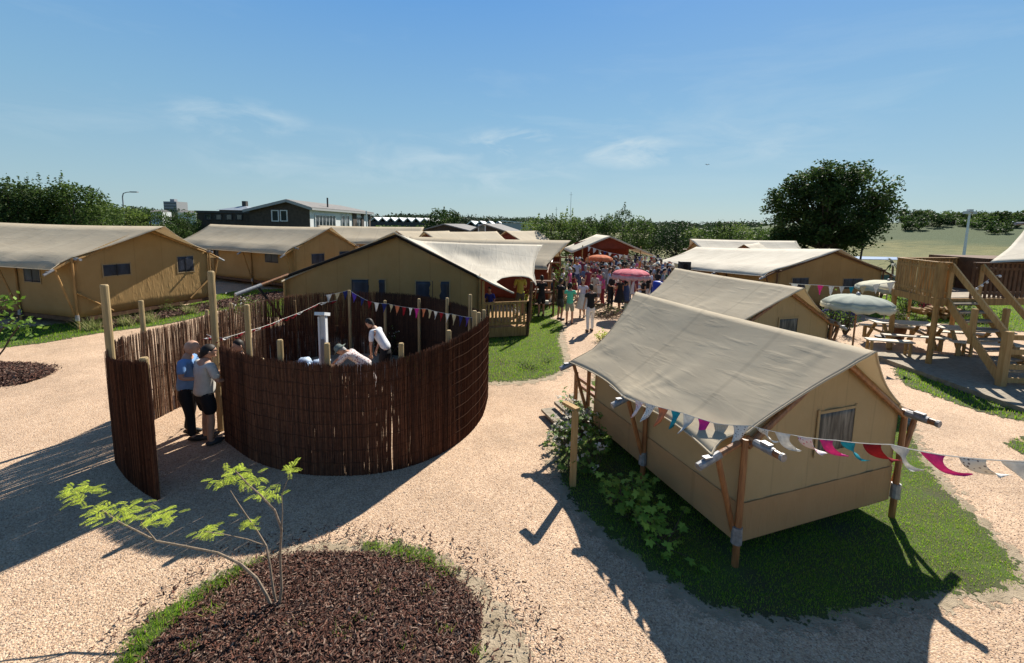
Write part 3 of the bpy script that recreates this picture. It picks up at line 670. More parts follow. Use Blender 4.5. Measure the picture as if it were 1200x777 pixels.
# H, J, K, L and the far ones: roofs seen over roofs
safari_tent('tan tent roof seen beyond the second tent, left of the grey chalet roofs', D(490, 270, 38.0), D(494, 270, 42.6), 8.2, zf=.4, zw=2.45, zr=3.52, e=.6, ze=2.1, ov=.3, ovb=.5, ns=3, skirt=0, caps=False)
safari_tent('tan tent with red-brown gable, between the grey chalets and the big middle tent', (-7.1, 30.4), (-4.0, 27.9), 6.4, zf=.4, zw=2.35, zr=3.35, e=.5, ze=2.1, ov=.3, ovb=.4, ns=2, wall='redcanvas', skirt=0, caps=False)
safari_tent('small tent roof with a red-brown gable in front of the long white hall', (-2.0, 43.4), (1.0, 41.2), 5.0, zf=.4, zw=2.3, zr=3.3, e=.5, ze=2.1, ov=.3, ovb=.4, ns=2, wall='redcanvas', skirt=0, caps=False)
safari_tent('small tent with red-brown gable just right of the first grey chalet roof', (-9.6, 33.2), (-6.6, 31.0), 4.5, zf=.4, zw=2.35, zr=3.3, e=.5, ze=2.1, ov=.3, ovb=.4, ns=2, wall='redcanvas', skirt=0, caps=False)
safari_tent('tan tent with a porch full of shelves directly behind the big middle tent', (1.75, 20.6), (2.6, 24.4), 7.5, zf=.4, zw=2.2, zr=3.15, e=.6, ze=1.9, ov=.7, ovb=.4, ns=2, wall='redcanvas', skirt=0, caps=False, front='open', wallL=5.0)

# G: middle tent, gable to the camera, a wide awning flying out over its porch
def coons(top, bot, left, right, n=16, m=16, sag=0.0, wr=0.0):
    def samp(pl, t):
        pl = [Vector(p) for p in pl]; seg = [(pl[i + 1] - pl[i]).length for i in range(len(pl) - 1)]; tot = sum(seg); s = t * tot
        for i, l in enumerate(seg):
            if s <= l + 1e-9 or i == len(seg) - 1: return pl[i].lerp(pl[i + 1], min(1, s / l))
            s -= l
    P = []
    for j in range(m + 1):
        v = j / m; row = []
        for i in range(n + 1):
            u_ = i / n
            S = (1 - v) * samp(top, u_) + v * samp(bot, u_) + (1 - u_) * samp(left, v) + u_ * samp(right, v) - (
                (1 - u_) * (1 - v) * samp(top, 0) + u_ * (1 - v) * samp(top, 1) + (1 - u_) * v * samp(bot, 0) + u_ * v * samp(bot, 1))
            k = math.sin(math.pi * u_) * math.sin(math.pi * v)
            S = S + Vector((0, 0, -sag * k + wr * mnoise.noise((u_ * 6, v * 3, 2)) * k))
            row.append(S)
        P.append(row)
    return P
aG, bG = G(338, 397), G(562, 397)
aG, bG = Vector((aG[0], aG[1], 0)), Vector((bG[0], bG[1], 0))
tG = thing('safari_tent', 'big tan safari tent right behind the wicker fence, wide awning over its porch', 'tent', ((aG + bG) / 2), 0, 'safari tents', world=True)
uG = (bG - aG).normalized(); vG = Vector((-uG.y, uG.x, 0)); WG = (bG - aG).length
zfG, zwG = .45, 2.13
ridge0 = Vector(D(462, 272.5, (aG.y + bG.y) / 2 - .3)); gabtop = Vector(((aG + bG) / 2).xy.to_3d()) ; gabtop.z = ridge0.z - .07
gabtop.x = ridge0.x + .02
p = MB(); rows = []
for j in range(9):
    row = []
    for i in range(31):
        q = aG.lerp(bG, i / 30); tt = (gabtop.x - aG.x) / (bG.x - aG.x); f_ = i / 30
        zt = zwG + (gabtop.z - zwG) * (f_ / tt if f_ < tt else (1 - f_) / (1 - tt))
        row.append((q.x, q.y + .02 * math.sin(i * 1.3) * math.sin(j * .4), zfG + (zt - zfG) * j / 8))
    rows.append(row)
p.grid(rows); fwG = p.build('front_wall', M['wall'], tG, smooth=True, solid=.006)
for (x0, x1, z0, z1) in ((412, 452, 1.25, 2.02), (487, 527, 1.25, 1.98)):
    q0 = Vector(D(x0, 350, aG.y + (x0 - 338) / 224 * (bG.y - aG.y))); q1 = Vector(D(x1, 350, aG.y + (x1 - 338) / 224 * (bG.y - aG.y)))
    wd = (q1 - q0).length; cc = (q0 + q1) / 2; cc.z = 0
    window(fwG, 0, (z0 + z1) / 2, wd, z1 - z0, 0, uG, cc, -vG)
for (p0, p1) in ((aG, aG + vG * 3.6), (bG, bG + vG * 3.6), (aG + vG * 3.6, bG + vG * 3.6)):
    w_ = MB(); w_.grid([[(p0.lerp(p1, i / 6).x, p0.lerp(p1, i / 6).y, z) for i in range(7)] for z in (zfG, zwG)]); w_.build('side_wall', M['wall'], tG, solid=.006)
b = MB(); q = [aG, bG, bG + vG * 3.6, aG + vG * 3.6]; b.prism([(v_.x, v_.y) for v_ in q], .25, .44); b.build('platform', M['darkwood'], tG)
RP = lambda x, y, d_: Vector(D(x, y, d_))
yb = bG.y
top = [ridge0, RP(478, 278.5, 16.4), RP(492, 282.5, 17.4), RP(560, 285.5, 18.4), RP(610, 286.5, 19.0), RP(636, 287, 19.3)]
left = [ridge0, RP(510, 297.5, 15.0), RP(558, 322.5, yb - .12), RP(578, 333, 14.35), RP(602, 343.5, 13.9)]
bot = [RP(602, 343.5, 13.9), RP(581, 330.5, 14.8), RP(588, 326, 15.4), RP(600, 324, 15.9), RP(612, 324, 16.2), RP(622, 326, 16.3), RP(628, 334, 16.2)]
right = [RP(636, 287, 19.3), RP(630, 296, 18.6), RP(626, 308, 17.8), RP(625, 320, 17.0), RP(628, 334, 16.2)]
p = MB(); p.grid(coons(top, bot, left, right, 26, 20, .10, .10)); ro = p.build('roof', M['roofpale'], tG, smooth=True, solid=.008)
lt = [ridge0, RP(400, 300.5, 14.7), RP(337, 326.5, aG.y - .15), RP(330, 330, aG.y - .45)]
tp = [ridge0, RP(478, 278.5, 16.4)]
rt = [RP(478, 278.5, 16.4), Vector((aG + vG * 3.8).xy.to_3d()) + Vector((0, 0, zwG - .1))]
bt = [RP(330, 330, aG.y - .45), rt[-1]]
p = MB(); p.grid(coons(tp, bt, lt, rt, 10, 14, .08)); p.build('roof', M['roof'], tG, smooth=True, solid=.008)
for nm, pts in (('hem', left), ('hem', right + [])):
    p = MB(); p.path(pts, .028, 6); p.build(nm, M['roofpale'], ro)
p = MB(); p.path(lt, .028, 6); p.build('hem', M['roof'], ro)
# dark scalloped rafters under the front edge
p = MB(); p.tube(gabtop + Vector((0, -.12, -.03)), Vector((aG.x, aG.y - .12, zwG - .06)), .05, .05, 8); p.build('gable_rafter', M['void'], tG)
p = MB(); p.tube(gabtop + Vector((0, -.12, -.03)), Vector((bG.x, bG.y - .12, zwG - .02)), .05, .05, 8); p.build('gable_rafter', M['void'], tG)
for q in (aG, bG):
    p = MB(); p.tube((q.x, q.y - .08, 0), (q.x, q.y - .08, zwG), .05, .045, 9); p.build('upright', M['timber'], tG)
p = MB(); e0 = RP(338, 322, aG.y - .1); e1 = RP(277, 345, 12.8); p.tube(e0, e1, .05, .05, 9); rr_ = p.build('rafter', M['pole'], tG)
p = MB(); p.tube(e0.lerp(e1, .55), e1 + (e1 - e0) * .02, .058, .058, 10); p.build('metal_end_cap', M['metal'], rr_)
p = MB(); p.tube(e0.lerp(e1, .62), Vector((aG.x - .05, aG.y - .1, .6)), .04, .04, 8); p.build('brace', M['black'], tG)
# porch deck with balustrade
dk = [Vector(G(564, 386, .35)), Vector(G(618, 383, .35)), Vector(G(622, 366, .35)), Vector(G(575, 366, .35))]
b = MB(); b.prism([(v_.x, v_.y) for v_ in dk], .05, .38); b.build('porch_deck', M['timber'], tG)
b = MB()
for p0, p1 in ((dk[0], dk[1]), (dk[1], dk[2])):
    p0 = Vector((p0.x, p0.y + .04, 0)); p1 = Vector((p1.x, p1.y + .04, 0)); n = 13 if p0 == Vector((dk[0].x, dk[0].y + .04, 0)) else 5
    for z in (.50, 1.22): b.bar(p0 + Vector((0, 0, z)), p1 + Vector((0, 0, z)), .05, .09)
    for i in range(n + 1):
        q = p0.lerp(p1, i / n); b.box((q.x, q.y - .03, .84), (.07, .025, .78))
b.build('balustrade', M['timber'], tG)
for q, top_ in ((dk[1], (624, 318)), (dk[0] + Vector((.05, .02, 0)), None), (dk[2], None)):
    zt = 2.0 if top_ is None else 1.95
    p = MB(); p.tube((q.x, q.y, .0), (q.x + (.12 if top_ else 0), q.y, zt), .055, .05, 8); p.build('porch_post', M['darkwood'] if top_ else M['timber'], tG)

# ------------------------------------------------------------------ wicker fence ring
def fence_line(pts, step):
    out = []; 
    for i in range(len(pts) - 1):
        a = Vector(pts[i]); b = Vector(pts[i + 1]); 
        L_ = (b.xy - a.xy).length; n = max(1, int(L_ / step))
        for k in range(n): out.append(a.lerp(b, k / n))
    out.append(Vector(pts[-1])); return out
def catmull(pts, sub=8):
    P = [Vector(p) for p in pts]; P = [P[0] * 2 - P[1]] + P + [P[-1] * 2 - P[-2]]; out = []
    for i in range(1, len(P) - 2):
        for k in range(sub):
            t = k / sub; p0, p1, p2, p3 = P[i - 1:i + 3]
            out.append(.5 * ((2 * p1) + (p2 - p0) * t + (2 * p0 - 5 * p1 + 4 * p2 - p3) * t * t + (3 * p1 - p0 - 3 * p2 + p3) * t ** 3))
    out.append(P[-2]); return out
def base_top(bx, by, ty):
    g_ = G(bx, by); v = ray(bx, by)
    lo, hi = 0.0, 6.0
    for _ in range(40):                     # height of the pixel row ty above that foot
        mid = (lo + hi) / 2; q = np.array([g_[0], g_[1], mid]) - CAMP; f = q @ FWD; y = PY - FPX * (q @ UP) / f
        if y > ty: lo = mid
        else: hi = mid
    return Vector((g_[0], g_[1], lo))
def zat(g_, ty):
    lo, hi = -1.0, 15.0
    for _ in range(40):
        mid = (lo + hi) / 2; q = np.array([g_[0], g_[1], mid]) - CAMP; f = q @ FWD; y = PY - FPX * (q @ UP) / f
        if y > ty: lo = mid
        else: hi = mid
    return lo
front_arc = [base_top(265, 516, 405), base_top(300, 540, 417), base_top(350, 554, 424), base_top(400, 557, 428), base_top(450, 553, 424), base_top(500, 539, 410), base_top(540, 516, 393), base_top(563, 490, 378), base_top(571, 465, 371)]
wing = [base_top(186, 586, 425), base_top(168, 575, 424), base_top(150, 560, 423), base_top(137, 542, 420)]
back_arc = [Vector((wing[-1].x, wing[-1].y, 1.84))]
for x, y, z in ((-6.86, 7.55, 1.80), (-6.93, 8.3, 1.78), (-6.85, 9.2, 1.78), (-6.75, 10.3, 1.80), (-6.45, 11.4, 1.84), (-5.9, 12.25, 1.86), (-5.0, 12.8, 1.86), (-4.0, 12.9, 1.86), (-3.0, 12.6, 1.86), (-2.1, 12.0, 1.86), (-1.3, 11.1, 1.86), (-.75, 10.3, 1.86)):
    back_arc.append(Vector((x, y, z)))
back_arc.append(Vector((front_arc[-1].x, front_arc[-1].y, 1.86)))
fn = thing('wicker_fence', 'round brown wicker fence ring with wooden posts, people inside it', 'fence', (-3.4, 9.6, 0), 0, world=True)
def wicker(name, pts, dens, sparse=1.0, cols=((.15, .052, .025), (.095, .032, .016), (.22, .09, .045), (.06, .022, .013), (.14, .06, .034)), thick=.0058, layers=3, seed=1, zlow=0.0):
    r_ = np.random.default_rng(seed); P = catmull(pts, 10); seg = [(P[i + 1].xy - P[i].xy).length for i in range(len(P) - 1)]; tot = sum(seg)
    n = int(tot * dens); V = []; C = []
    cum = np.concatenate([[0], np.cumsum(seg)]); PX_ = np.array([[p.x, p.y, p.z] for p in P])
    s = r_.uniform(0, tot, n); k = np.ones(n, bool)
    if sparse < 1: # leave thin irregular gaps
        k = np.array([mnoise.noise((q * 5, seed, 0)) * .9 + mnoise.noise((q * 23, seed, 5)) * .5 < sparse for q in s])
    s = s[k]; n = len(s)
    X = np.interp(s, cum, PX_[:, 0]); Y = np.interp(s, cum, PX_[:, 1]); Z = np.interp(s, cum, PX_[:, 2])
    dx = np.interp(s + .05, cum, PX_[:, 0]) - np.interp(s - .05, cum, PX_[:, 0]); dy = np.interp(s + .05, cum, PX_[:, 1]) - np.interp(s - .05, cum, PX_[:, 1])
    l = np.hypot(dx, dy) + 1e-9; tx, ty = dx / l, dy / l; nx, ny = -ty, tx
    off = r_.uniform(-.022, .022, n); X0 = X + nx * off; Y0 = Y + ny * off
    zt = Z + r_.normal(-.015, .022, n); zb = np.where(r_.random(n) < .75, zlow, r_.uniform(0, .9, n)); zt = np.where(r_.random(n) < .86, zt, zt - r_.uniform(0, .5, n))
    lean = r_.normal(0, .022, n); r0 = thick * r_.uniform(.5, 1.25, n)
    bow = r_.normal(0, .012, n)
    lv = [zb, zb + (zt - zb) * .5, zt]; xo = [0 * lean, lean * .5 + bow, lean]
    rings = []
    for z_, o_, rs in zip(lv, xo, (1.0, .9, .5)):
        cx_, cy_ = X0 + tx * o_, Y0 + ty * o_
        rings.append([np.stack([cx_ + (tx * math.cos(a) + nx * math.sin(a)) * r0 * rs, cy_ + (ty * math.cos(a) + ny * math.sin(a)) * r0 * rs, z_], -1) for a in (0, 2.09, 4.19)])
    for q in range(2):
        for a in range(3):
            V.append(np.stack([rings[q][a], rings[q][(a + 1) % 3], rings[q + 1][(a + 1) % 3], rings[q + 1][a]], 1))
    V = np.stack(V, 1).reshape(-1, 3) - np.array(worldoff[fn.name])
    c = np.array(cols)[r_.integers(0, len(cols), n)] * r_.uniform(.6, 1.3, (n, 1))
    pn = fast_mesh(name, V, 4, M['twig'], fn, colors=np.repeat(c, 6, axis=0))
    for h_ in np.linspace(.12, .94, 8):
        wv = MB()
        for sgn in (-1,):
            pts_ = []
            for i in range(0, len(P), 2):
                q = P[i]; t_ = (P[min(i + 1, len(P) - 1)] - P[max(i - 1, 0)]); nn = Vector((-t_.y, t_.x, 0)).normalized() * .033 * sgn
                pts_.append((q.x + nn.x, q.y + nn.y, q.z * h_ + .008 * math.sin(i)))
            wv.path(pts_, .0028, 4)
        wv.build('tie_wire', M['wire'], pn)
    return pn
wicker('wicker_panel', front_arc, 850, .60, seed=2)
wicker('wicker_panel', wing, 850, 2, seed=3)
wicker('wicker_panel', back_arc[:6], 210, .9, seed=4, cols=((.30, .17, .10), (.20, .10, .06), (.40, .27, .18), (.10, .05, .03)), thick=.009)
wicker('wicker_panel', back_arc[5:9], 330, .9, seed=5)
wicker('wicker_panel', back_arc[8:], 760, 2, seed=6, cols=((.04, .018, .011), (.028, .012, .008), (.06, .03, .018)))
def fpost(x, y, z, r=.05, lean=(0, 0), mat='polelight'):
    p = MB(); p.tube((x, y, 0), (x + lean[0], y + lean[1], z - .02), r, r * .95, 12); p.tube((x + lean[0], y + lean[1], z - .02), (x + lean[0], y + lean[1], z), r * .95, r * .78, 12)
    p.build('post', M[mat], fn)
M['fencepost'] = noisy('fence_post', (.27, .185, .085), (.42, .31, .16), scale=8, rough=.7, bump=.35, stretch=(3, 3, .3))
for gx_, gy_, ty in ((137, 542, 334), (256, 508, 318)):
    q = G(gx_, gy_ - 2); fpost(q[0] + .02, q[1] + .05, zat(q, ty), .058, mat='fencepost')
q = G(178, 581); fpost(q[0] - .02, q[1] + .09, zat(q, 421), .055, mat='fencepost')
# posts just inside the front arc
for px, dep, ty in ((289, 7.05, 357), (328, 6.72, 398), (383, 6.6, 402), (470, 6.78, 402), (526, 7.55, 387), (556, 8.35, 364), (561, 9.0, 366), (567, 9.7, 363)):
    x = D(px, ty, dep); fpost(x[0], x[1], x[2], .045, mat='fencepost')
for px, dep, ty in ((165, 8.4, 352), (270, 12.2, 355), (242, 10.9, 363), (310, 12.6, 352), (409, 12.6, 340), (451, 12.5, 352), (491, 12.1, 350), (551, 10.3, 345), (524, 11.4, 349), (345, 12.7, 352)):
    x = D(px, ty, dep); fpost(x[0], x[1], x[2], .045, mat='fencepost')
# plants and planting behind the entrance

# ------------------------------------------------------------------ people
def skin_obj(verts, edges, radii, sub=1, root=0):
    me = bpy.data.meshes.new('tmp'); me.from_pydata([tuple(v) for v in verts], edges, [])
    o = bpy.data.objects.new('tmp', me); COL.objects.link(o)
    o.modifiers.new('s', 'SKIN'); sv = me.skin_vertices[0].data
    for i, r in enumerate(radii):
        sv[i].radius = r if hasattr(r, '__len__') else (r, r); sv[i].use_root = (i == root)
    if sub: u_ = o.modifiers.new('u', 'SUBSURF'); u_.levels = sub
    dg = bpy.context.evaluated_depsgraph_get(); dg.update()
    e = o.evaluated_get(dg); m2 = bpy.data.meshes.new_from_object(e, depsgraph=dg)
    bpy.data.objects.remove(o); bpy.data.meshes.remove(me)
    return m2
class Sk:
    def __init__(s): s.v = []; s.e = []; s.r = []
    def n(s, p, r, prev=None):
        s.v.append(Vector(p)); s.r.append(r); i = len(s.v) - 1
        if prev is not None: s.e.append((prev, i))
        return i
    def mesh(s, sub=1): return skin_obj(s.v, s.e, s.r, sub)
def mesh_join(meshes, mat):
    bm = bmesh.new()
    for k in meshes:
        bm.from_mesh(k)
    me = bpy.data.meshes.new('body'); bm.to_mesh(me); bm.free(); me.materials.append(mat)
    me.polygons.foreach_set('use_smooth', [True] * len(me.polygons)); return me
def pose(lean=0.0, arms=((.24, 0, 1.12, .25, .05, .86), (-.24, 0, 1.12, -.25, .05, .86)), legs=((.11, .0, .11, .0), (-.11, .0, -.11, .0)), hb=(0, 0), h=1.75, head_turn=0.0, knee=.02, hips=.93):
    """figure faces +Y. lean bends the upper body forward from the hips."""
    k = h / 1.75; L_ = R(lean); c, s = math.cos(L_), math.sin(L_)
    def up(x, y, z):                        # rotate about the hip joint
        dz_ = z - hips; return Vector((x * k, (y * c + dz_ * s) * k, (hips + dz_ * c - y * s) * k))
    J = dict(k=k, pelvis=Vector((0, 0, hips * k)), waist=up(0, .0, hips + .17), chest=up(0, .005, hips + .38), neckb=up(0, -.005, hips + .53), neckt=up(0, .012, hips + .60), head=up(0, .02 + hb[0], hips + .705 + hb[1]))
    J['sh'] = [up(.175, 0, hips + .48), up(-.175, 0, hips + .48)]
    J['el'] = [Vector(a[:3]) * k for a in arms]; J['wr'] = [Vector(a[3:6]) * k for a in arms]
    J['hip'] = [Vector((.09 * k, 0, (hips - .03) * k)), Vector((-.09 * k, 0, (hips - .03) * k))]
    J['kn'] = [Vector((l[0] * k, l[1] * k + knee, .50 * k)) for l in legs]; J['an'] = [Vector((l[2] * k, l[3] * k - .02, .085 * k)) for l in legs]
    J['lean'] = L_; J['turn'] = head_turn
    return J
def figure(name_mats, J, bottom='trousers', sleeve=.55, fingers=False, sub=1, hair='short', hat=None, fem=False, belly=0.0, shoes=True):
    """returns dict part -> mesh, all in the same local frame"""
    k = J['k']; out = {}
    wd = .88 if fem else 1.0
    S = Sk(); pv = S.n(J['pelvis'], (.095 * k, .075 * k)); wa = S.n(J['waist'], (.09 * k * wd, .065 * k), pv); ch = S.n(J['chest'], (.11 * k * wd, .075 * k), wa)
    nb = S.n(J['neckb'], (.075 * k, .06 * k), ch); ntp = S.n(J['neckt'], .052 * k, nb)
    for i in (0, 1):
        sh = S.n(J['sh'][i], .052 * k, ch); el = S.n(J['el'][i], .038 * k, sh); wr = S.n(J['wr'][i], .026 * k, el)
        d_ = (J['wr'][i] - J['el'][i]).normalized(); S.n(J['wr'][i] + d_ * .05 * k, (.034 * k, .022 * k), wr)
        hp = S.n(J['hip'][i], .068 * k, pv); kn = S.n(J['kn'][i], .055 * k, hp); md = S.n(J['kn'][i].lerp(J['an'][i], .35), .054 * k, kn); an = S.n(J['an'][i], .036 * k, md)
        S.n(J['an'][i] + Vector((0, .13 * k, -.04 * k)), .03 * k, an)
    bodym = [S.mesh(sub)]
    b = MB(); hc = J['head']; up_ = (hc - J['neckt']).normalized()
    b.ball((0, 0, 0), (.077 * k, .096 * k, .118 * k), 16 if sub > 1 else 10, 11 if sub > 1 else 8)
    if sub > 1 or fingers:                 # face
        b.add([(-.014 * k, .088 * k, -.02 * k), (.014 * k, .088 * k, -.02 * k), (0, .118 * k, -.022 * k), (0, .092 * k, .02 * k)], [(0, 1, 2), (1, 3, 2), (3, 0, 2), (0, 3, 1)])
        for s_ in (-1, 1):
            b.ball((s_ * .078 * k, -.005 * k, -.005 * k), (.012 * k, .02 * k, .03 * k), 6, 5); b.ball((s_ * .03 * k, .083 * k, .012 * k), (.013 * k, .01 * k, .007 * k), 6, 4)
        b.ball((0, .088 * k, -.05 * k), (.024 * k, .008 * k, .007 * k), 6, 4); b.ball((0, .07 * k, -.09 * k), (.03 * k, .025 * k, .025 * k), 6, 5)
    RM = Matrix.Rotation(J['turn'], 3, 'Z'); RL = Matrix.Rotation(-J['lean'] * .8, 3, 'X')
    b.v = [tuple(hc + RL @ (RM @ Vector(p))) for p in b.v]
    me = bpy.data.meshes.new('h'); me.from_pydata(b.v, [], b.f); bodym.append(me)
    # fingers: four short tapered chains of unequal length and a thumb leaving the palm's side
    b = MB()
    for i in (0, 1):
        d_ = (J['wr'][i] - J['el'][i]).normalized(); sd_ = d_.cross(Vector((0, 0, 1)));
        sd_ = sd_.normalized() if sd_.length > .05 else Vector((1, 0, 0)); nn = sd_.cross(d_)
        pc = J['wr'][i] + d_ * .085 * k
        if sub > 1 or fingers:
            for q, (o_, l_) in enumerate(((-.027, .066), (-.009, .078), (.009, .073), (.026, .056))):
                p0 = pc + sd_ * o_ * k - d_ * .02 * k; p1 = p0 + d_ * l_ * .55 * k - nn * .008 * k; p2 = p1 + (d_ * .5 - nn * .8).normalized() * l_ * .55 * k
                b.path([p0, p1, p2], [.009 * k, .008 * k, .006 * k], 6)
            t0 = pc - d_ * .06 * k - sd_ * .025 * k; b.path([t0, t0 - sd_ * .03 * k + d_ * .02 * k, t0 - sd_ * .035 * k + d_ * .05 * k - nn * .01], [.011 * k, .010 * k, .007 * k], 6)
        b.ball(pc - d_ * .02 * k, (.035 * k, .035 * k, .030 * k), 7, 5)
    me = bpy.data.meshes.new('h'); me.from_pydata(b.v, [], b.f); bodym.append(me)
    out['body'] = mesh_join(bodym, name_mats['skin'])
    # shirt
    S = Sk(); hem = J['pelvis'] + Vector((0, 0, -.09 * k)); g = .018 * k
    bl = belly
    pv = S.n(hem, (.158 * k, .125 * k + bl * .6)); pv = S.n(J['pelvis'] + Vector((0, 0, .03)), (.150 * k, .118 * k + bl), pv); wa = S.n(J['waist'] + Vector((0, bl * .5, 0)), (.138 * k * wd, .105 * k + bl), pv); ch = S.n(J['chest'], (.150 * k * wd, .112 * k), wa); nb = S.n(J['neckb'] - up_ * .01, (.072 * k, .062 * k), ch)
    for i in (0, 1):
        sh = S.n(J['sh'][i], .066 * k, ch); e1 = J['sh'][i].lerp(J['el'][i], .5); S.n(e1, .062 * k, sh)
        if sleeve > .5: m_ = S.n(J['sh'][i].lerp(J['el'][i], min(1, sleeve + .2)), .055 * k, len(S.v) - 1)
        if sleeve > 1: S.n(J['el'][i].lerp(J['wr'][i], .9), .04 * k, m_)
    out['shirt'] = mesh_join([S.mesh(sub)], name_mats['top'])
    # lower clothes
    if bottom == 'dress':
        b = MB(); p0 = J['waist']; prof = []
        sg = []
        for q in range(8):
            f_ = q / 7; r_ = (.13 + .17 * f_ ** .8) * k; zc = p0.z * (1 - f_) + .42 * k * f_; yc = p0.y * (1 - f_) ** 1.3
            sg.append([(math.cos(t_ * math.pi / 9) * r_ * (1 + .05 * math.sin(t_ * 2.5)), yc + math.sin(t_ * math.pi / 9) * r_ * .85 * (1 + .05 * math.sin(t_ * 2.5)), zc) for t_ in range(19)])
        b.grid(sg); me = bpy.data.meshes.new('skirt'); me.from_pydata(b.v, [], b.f); out['skirt'] = mesh_join([me], name_mats['bottom'])
    else:
        S = Sk(); w0 = S.n(J['waist'].lerp(J['pelvis'], .35), (.118 * k, .095 * k)); pv = S.n(J['pelvis'] - Vector((0, 0, .03)), (.135 * k, .108 * k), w0)
        for i in (0, 1):
            hp = S.n(J['hip'][i] - Vector((0, 0, .12)), .098 * k, pv); kn = J['kn'][i]
            if bottom == 'shorts': S.n(J['hip'][i].lerp(kn, .55), .092 * k, hp); S.n(J['hip'][i].lerp(kn, .95), .088 * k, len(S.v) - 1)
            else:
                m_ = S.n(J['hip'][i].lerp(kn, .5), .088 * k, hp); m_ = S.n(kn, .068 * k, m_); m_ = S.n(kn.lerp(J['an'][i], .5), .062 * k, m_); S.n(J['an'][i] + Vector((0, 0, .0)), .055 * k, m_)
        out['trousers'] = mesh_join([S.mesh(sub)], name_mats['bottom'])
    b = MB()
    for i in (0, 1):
        a = J['an'][i]; b.ball((a.x, a.y + .065 * k, .05 * k), (.048 * k, .135 * k, .052 * k), 10, 6)
    b.v = [(x, y, max(z, .003)) for x, y, z in b.v]
    me = bpy.data.meshes.new('s'); me.from_pydata(b.v, [], b.f); out['shoes'] = mesh_join([me], name_mats['shoe'])
    if hair:
        b = MB(); n_, m_ = 16, 8
        for q in range(m_ + 1):
            for i in range(n_):
                t_ = 2 * math.pi * i / n_; fr = math.sin(t_)  # +y is the face
                lim = .95 + 1.25 * (1 - fr) / 2 + (.5 if hair == 'long' else 0) * (1 - fr) / 2
                ph = lim * q / m_; rr = 1.06 + rnd.uniform(-.015, .03); x = .078 * math.sin(min(ph, 1.57)) * math.cos(t_) * rr; y = .097 * math.sin(min(ph, 1.57)) * fr * rr
                z = .118 * math.cos(ph) * rr if ph < 1.9 else .118 * math.cos(1.9) * rr - (ph - 1.9) * .2
                b.v.append((x * k, y * k, z * k))
        for q in range(m_):
            for i in range(n_):
                j = (i + 1) % n_; b.f.append((q * n_ + i, (q + 1) * n_ + i, (q + 1) * n_ + j, q * n_ + j))
        if hair == 'long': b.ball((0, -.075 * k, -.12 * k), (.07 * k, .045 * k, .15 * k), 9, 7)
        if hair == 'bun': b.ball((0, -.10 * k, .06 * k), .045 * k, 8, 6)
        b.v = [tuple(hc + RL @ (RM @ Vector(p))) for p in b.v]
        me = bpy.data.meshes.new('hr'); me.from_pydata(b.v, [], b.f); out['hair'] = mesh_join([me], name_mats['hair'])
    if hat:
        b = MB()
        if hat == 'cap': b.lathe([(.088 * k, .0), (.09 * k, .04 * k), (.075 * k, .09 * k), (.04 * k, .125 * k), (.001, .135 * k)], n=14, sy=1.18); b.box((0, .13 * k, .012 * k), (.13 * k, .12 * k, .012))
        else: b.lathe([(.175 * k, .0), (.10 * k, .03 * k), (.09 * k, .09 * k), (.05 * k, .125 * k), (.001, .13 * k)], n=18)
        b.v = [tuple(hc + RL @ (RM @ (Vector(p) + Vector((0, 0, .01 * k))))) for p in b.v]
        me = bpy.data.meshes.new('ht'); me.from_pydata(b.v, [], b.f); out['hat'] = mesh_join([me], name_mats.get('hat', name_mats['top']))
    return out
def place_person(parts, label, loc, rz, group=None, mats=None):
    t = thing('person', label, 'person', loc, rz, group)
    for nm, me in parts.items():
        o = bpy.data.objects.new(nm, me); COL.objects.link(o); o.parent = t
        if mats and nm in mats:
            o.material_slots[0].link = 'OBJECT'; o.material_slots[0].material = mats[nm]
    return t
SK = [noisy('skin', (.42, .23, .15), (.50, .29, .20), scale=12, rough=.55, bump=.05), noisy('skin', (.30, .15, .09), (.36, .19, .12), scale=12, rough=.55, bump=.05)]
HR = [plain((.02, .014, .01), .6, name='hair'), plain((.10, .06, .03), .6, name='hair'), plain((.35, .25, .13), .6, name='hair'), plain((.3, .29, .28), .6, name='hair')]
BLK = plain((.012, .012, .016), .8); WHT = plain((.72, .72, .72), .8); NAVY = plain((.02, .03, .07), .8)
def PM(top, bot, skin=0, hair=0, shoe=(.03, .03, .03), hat=None):
    d_ = dict(skin=SK[skin], top=plain(top), bottom=plain(bot), hair=HR[hair], shoe=plain(shoe, .5, name='shoe'))
    if hat: d_['hat'] = plain(hat, name='hat')
    return d_
def floral():
    mt, t, b = nodes_mat('floral_cloth', .85); v = t.nodes.new('ShaderNodeTexVoronoi'); v.inputs['Scale'].default_value = 26
    r = t.nodes.new('ShaderNodeValToRGB'); r.color_ramp.elements[0].color = (.22, .03, .04, 1); r.color_ramp.elements[1].color = (.60, .55, .53, 1); r.color_ramp.elements[0].position = .22; r.color_ramp.elements[1].position = .42
    tc = t.nodes.new('ShaderNodeTexCoord'); t.links.new(tc.outputs['Object'], v.inputs['Vector']); t.links.new(v.outputs['Distance'], r.inputs[0]); t.links.new(r.outputs[0], b.inputs['Base Color']); return mt
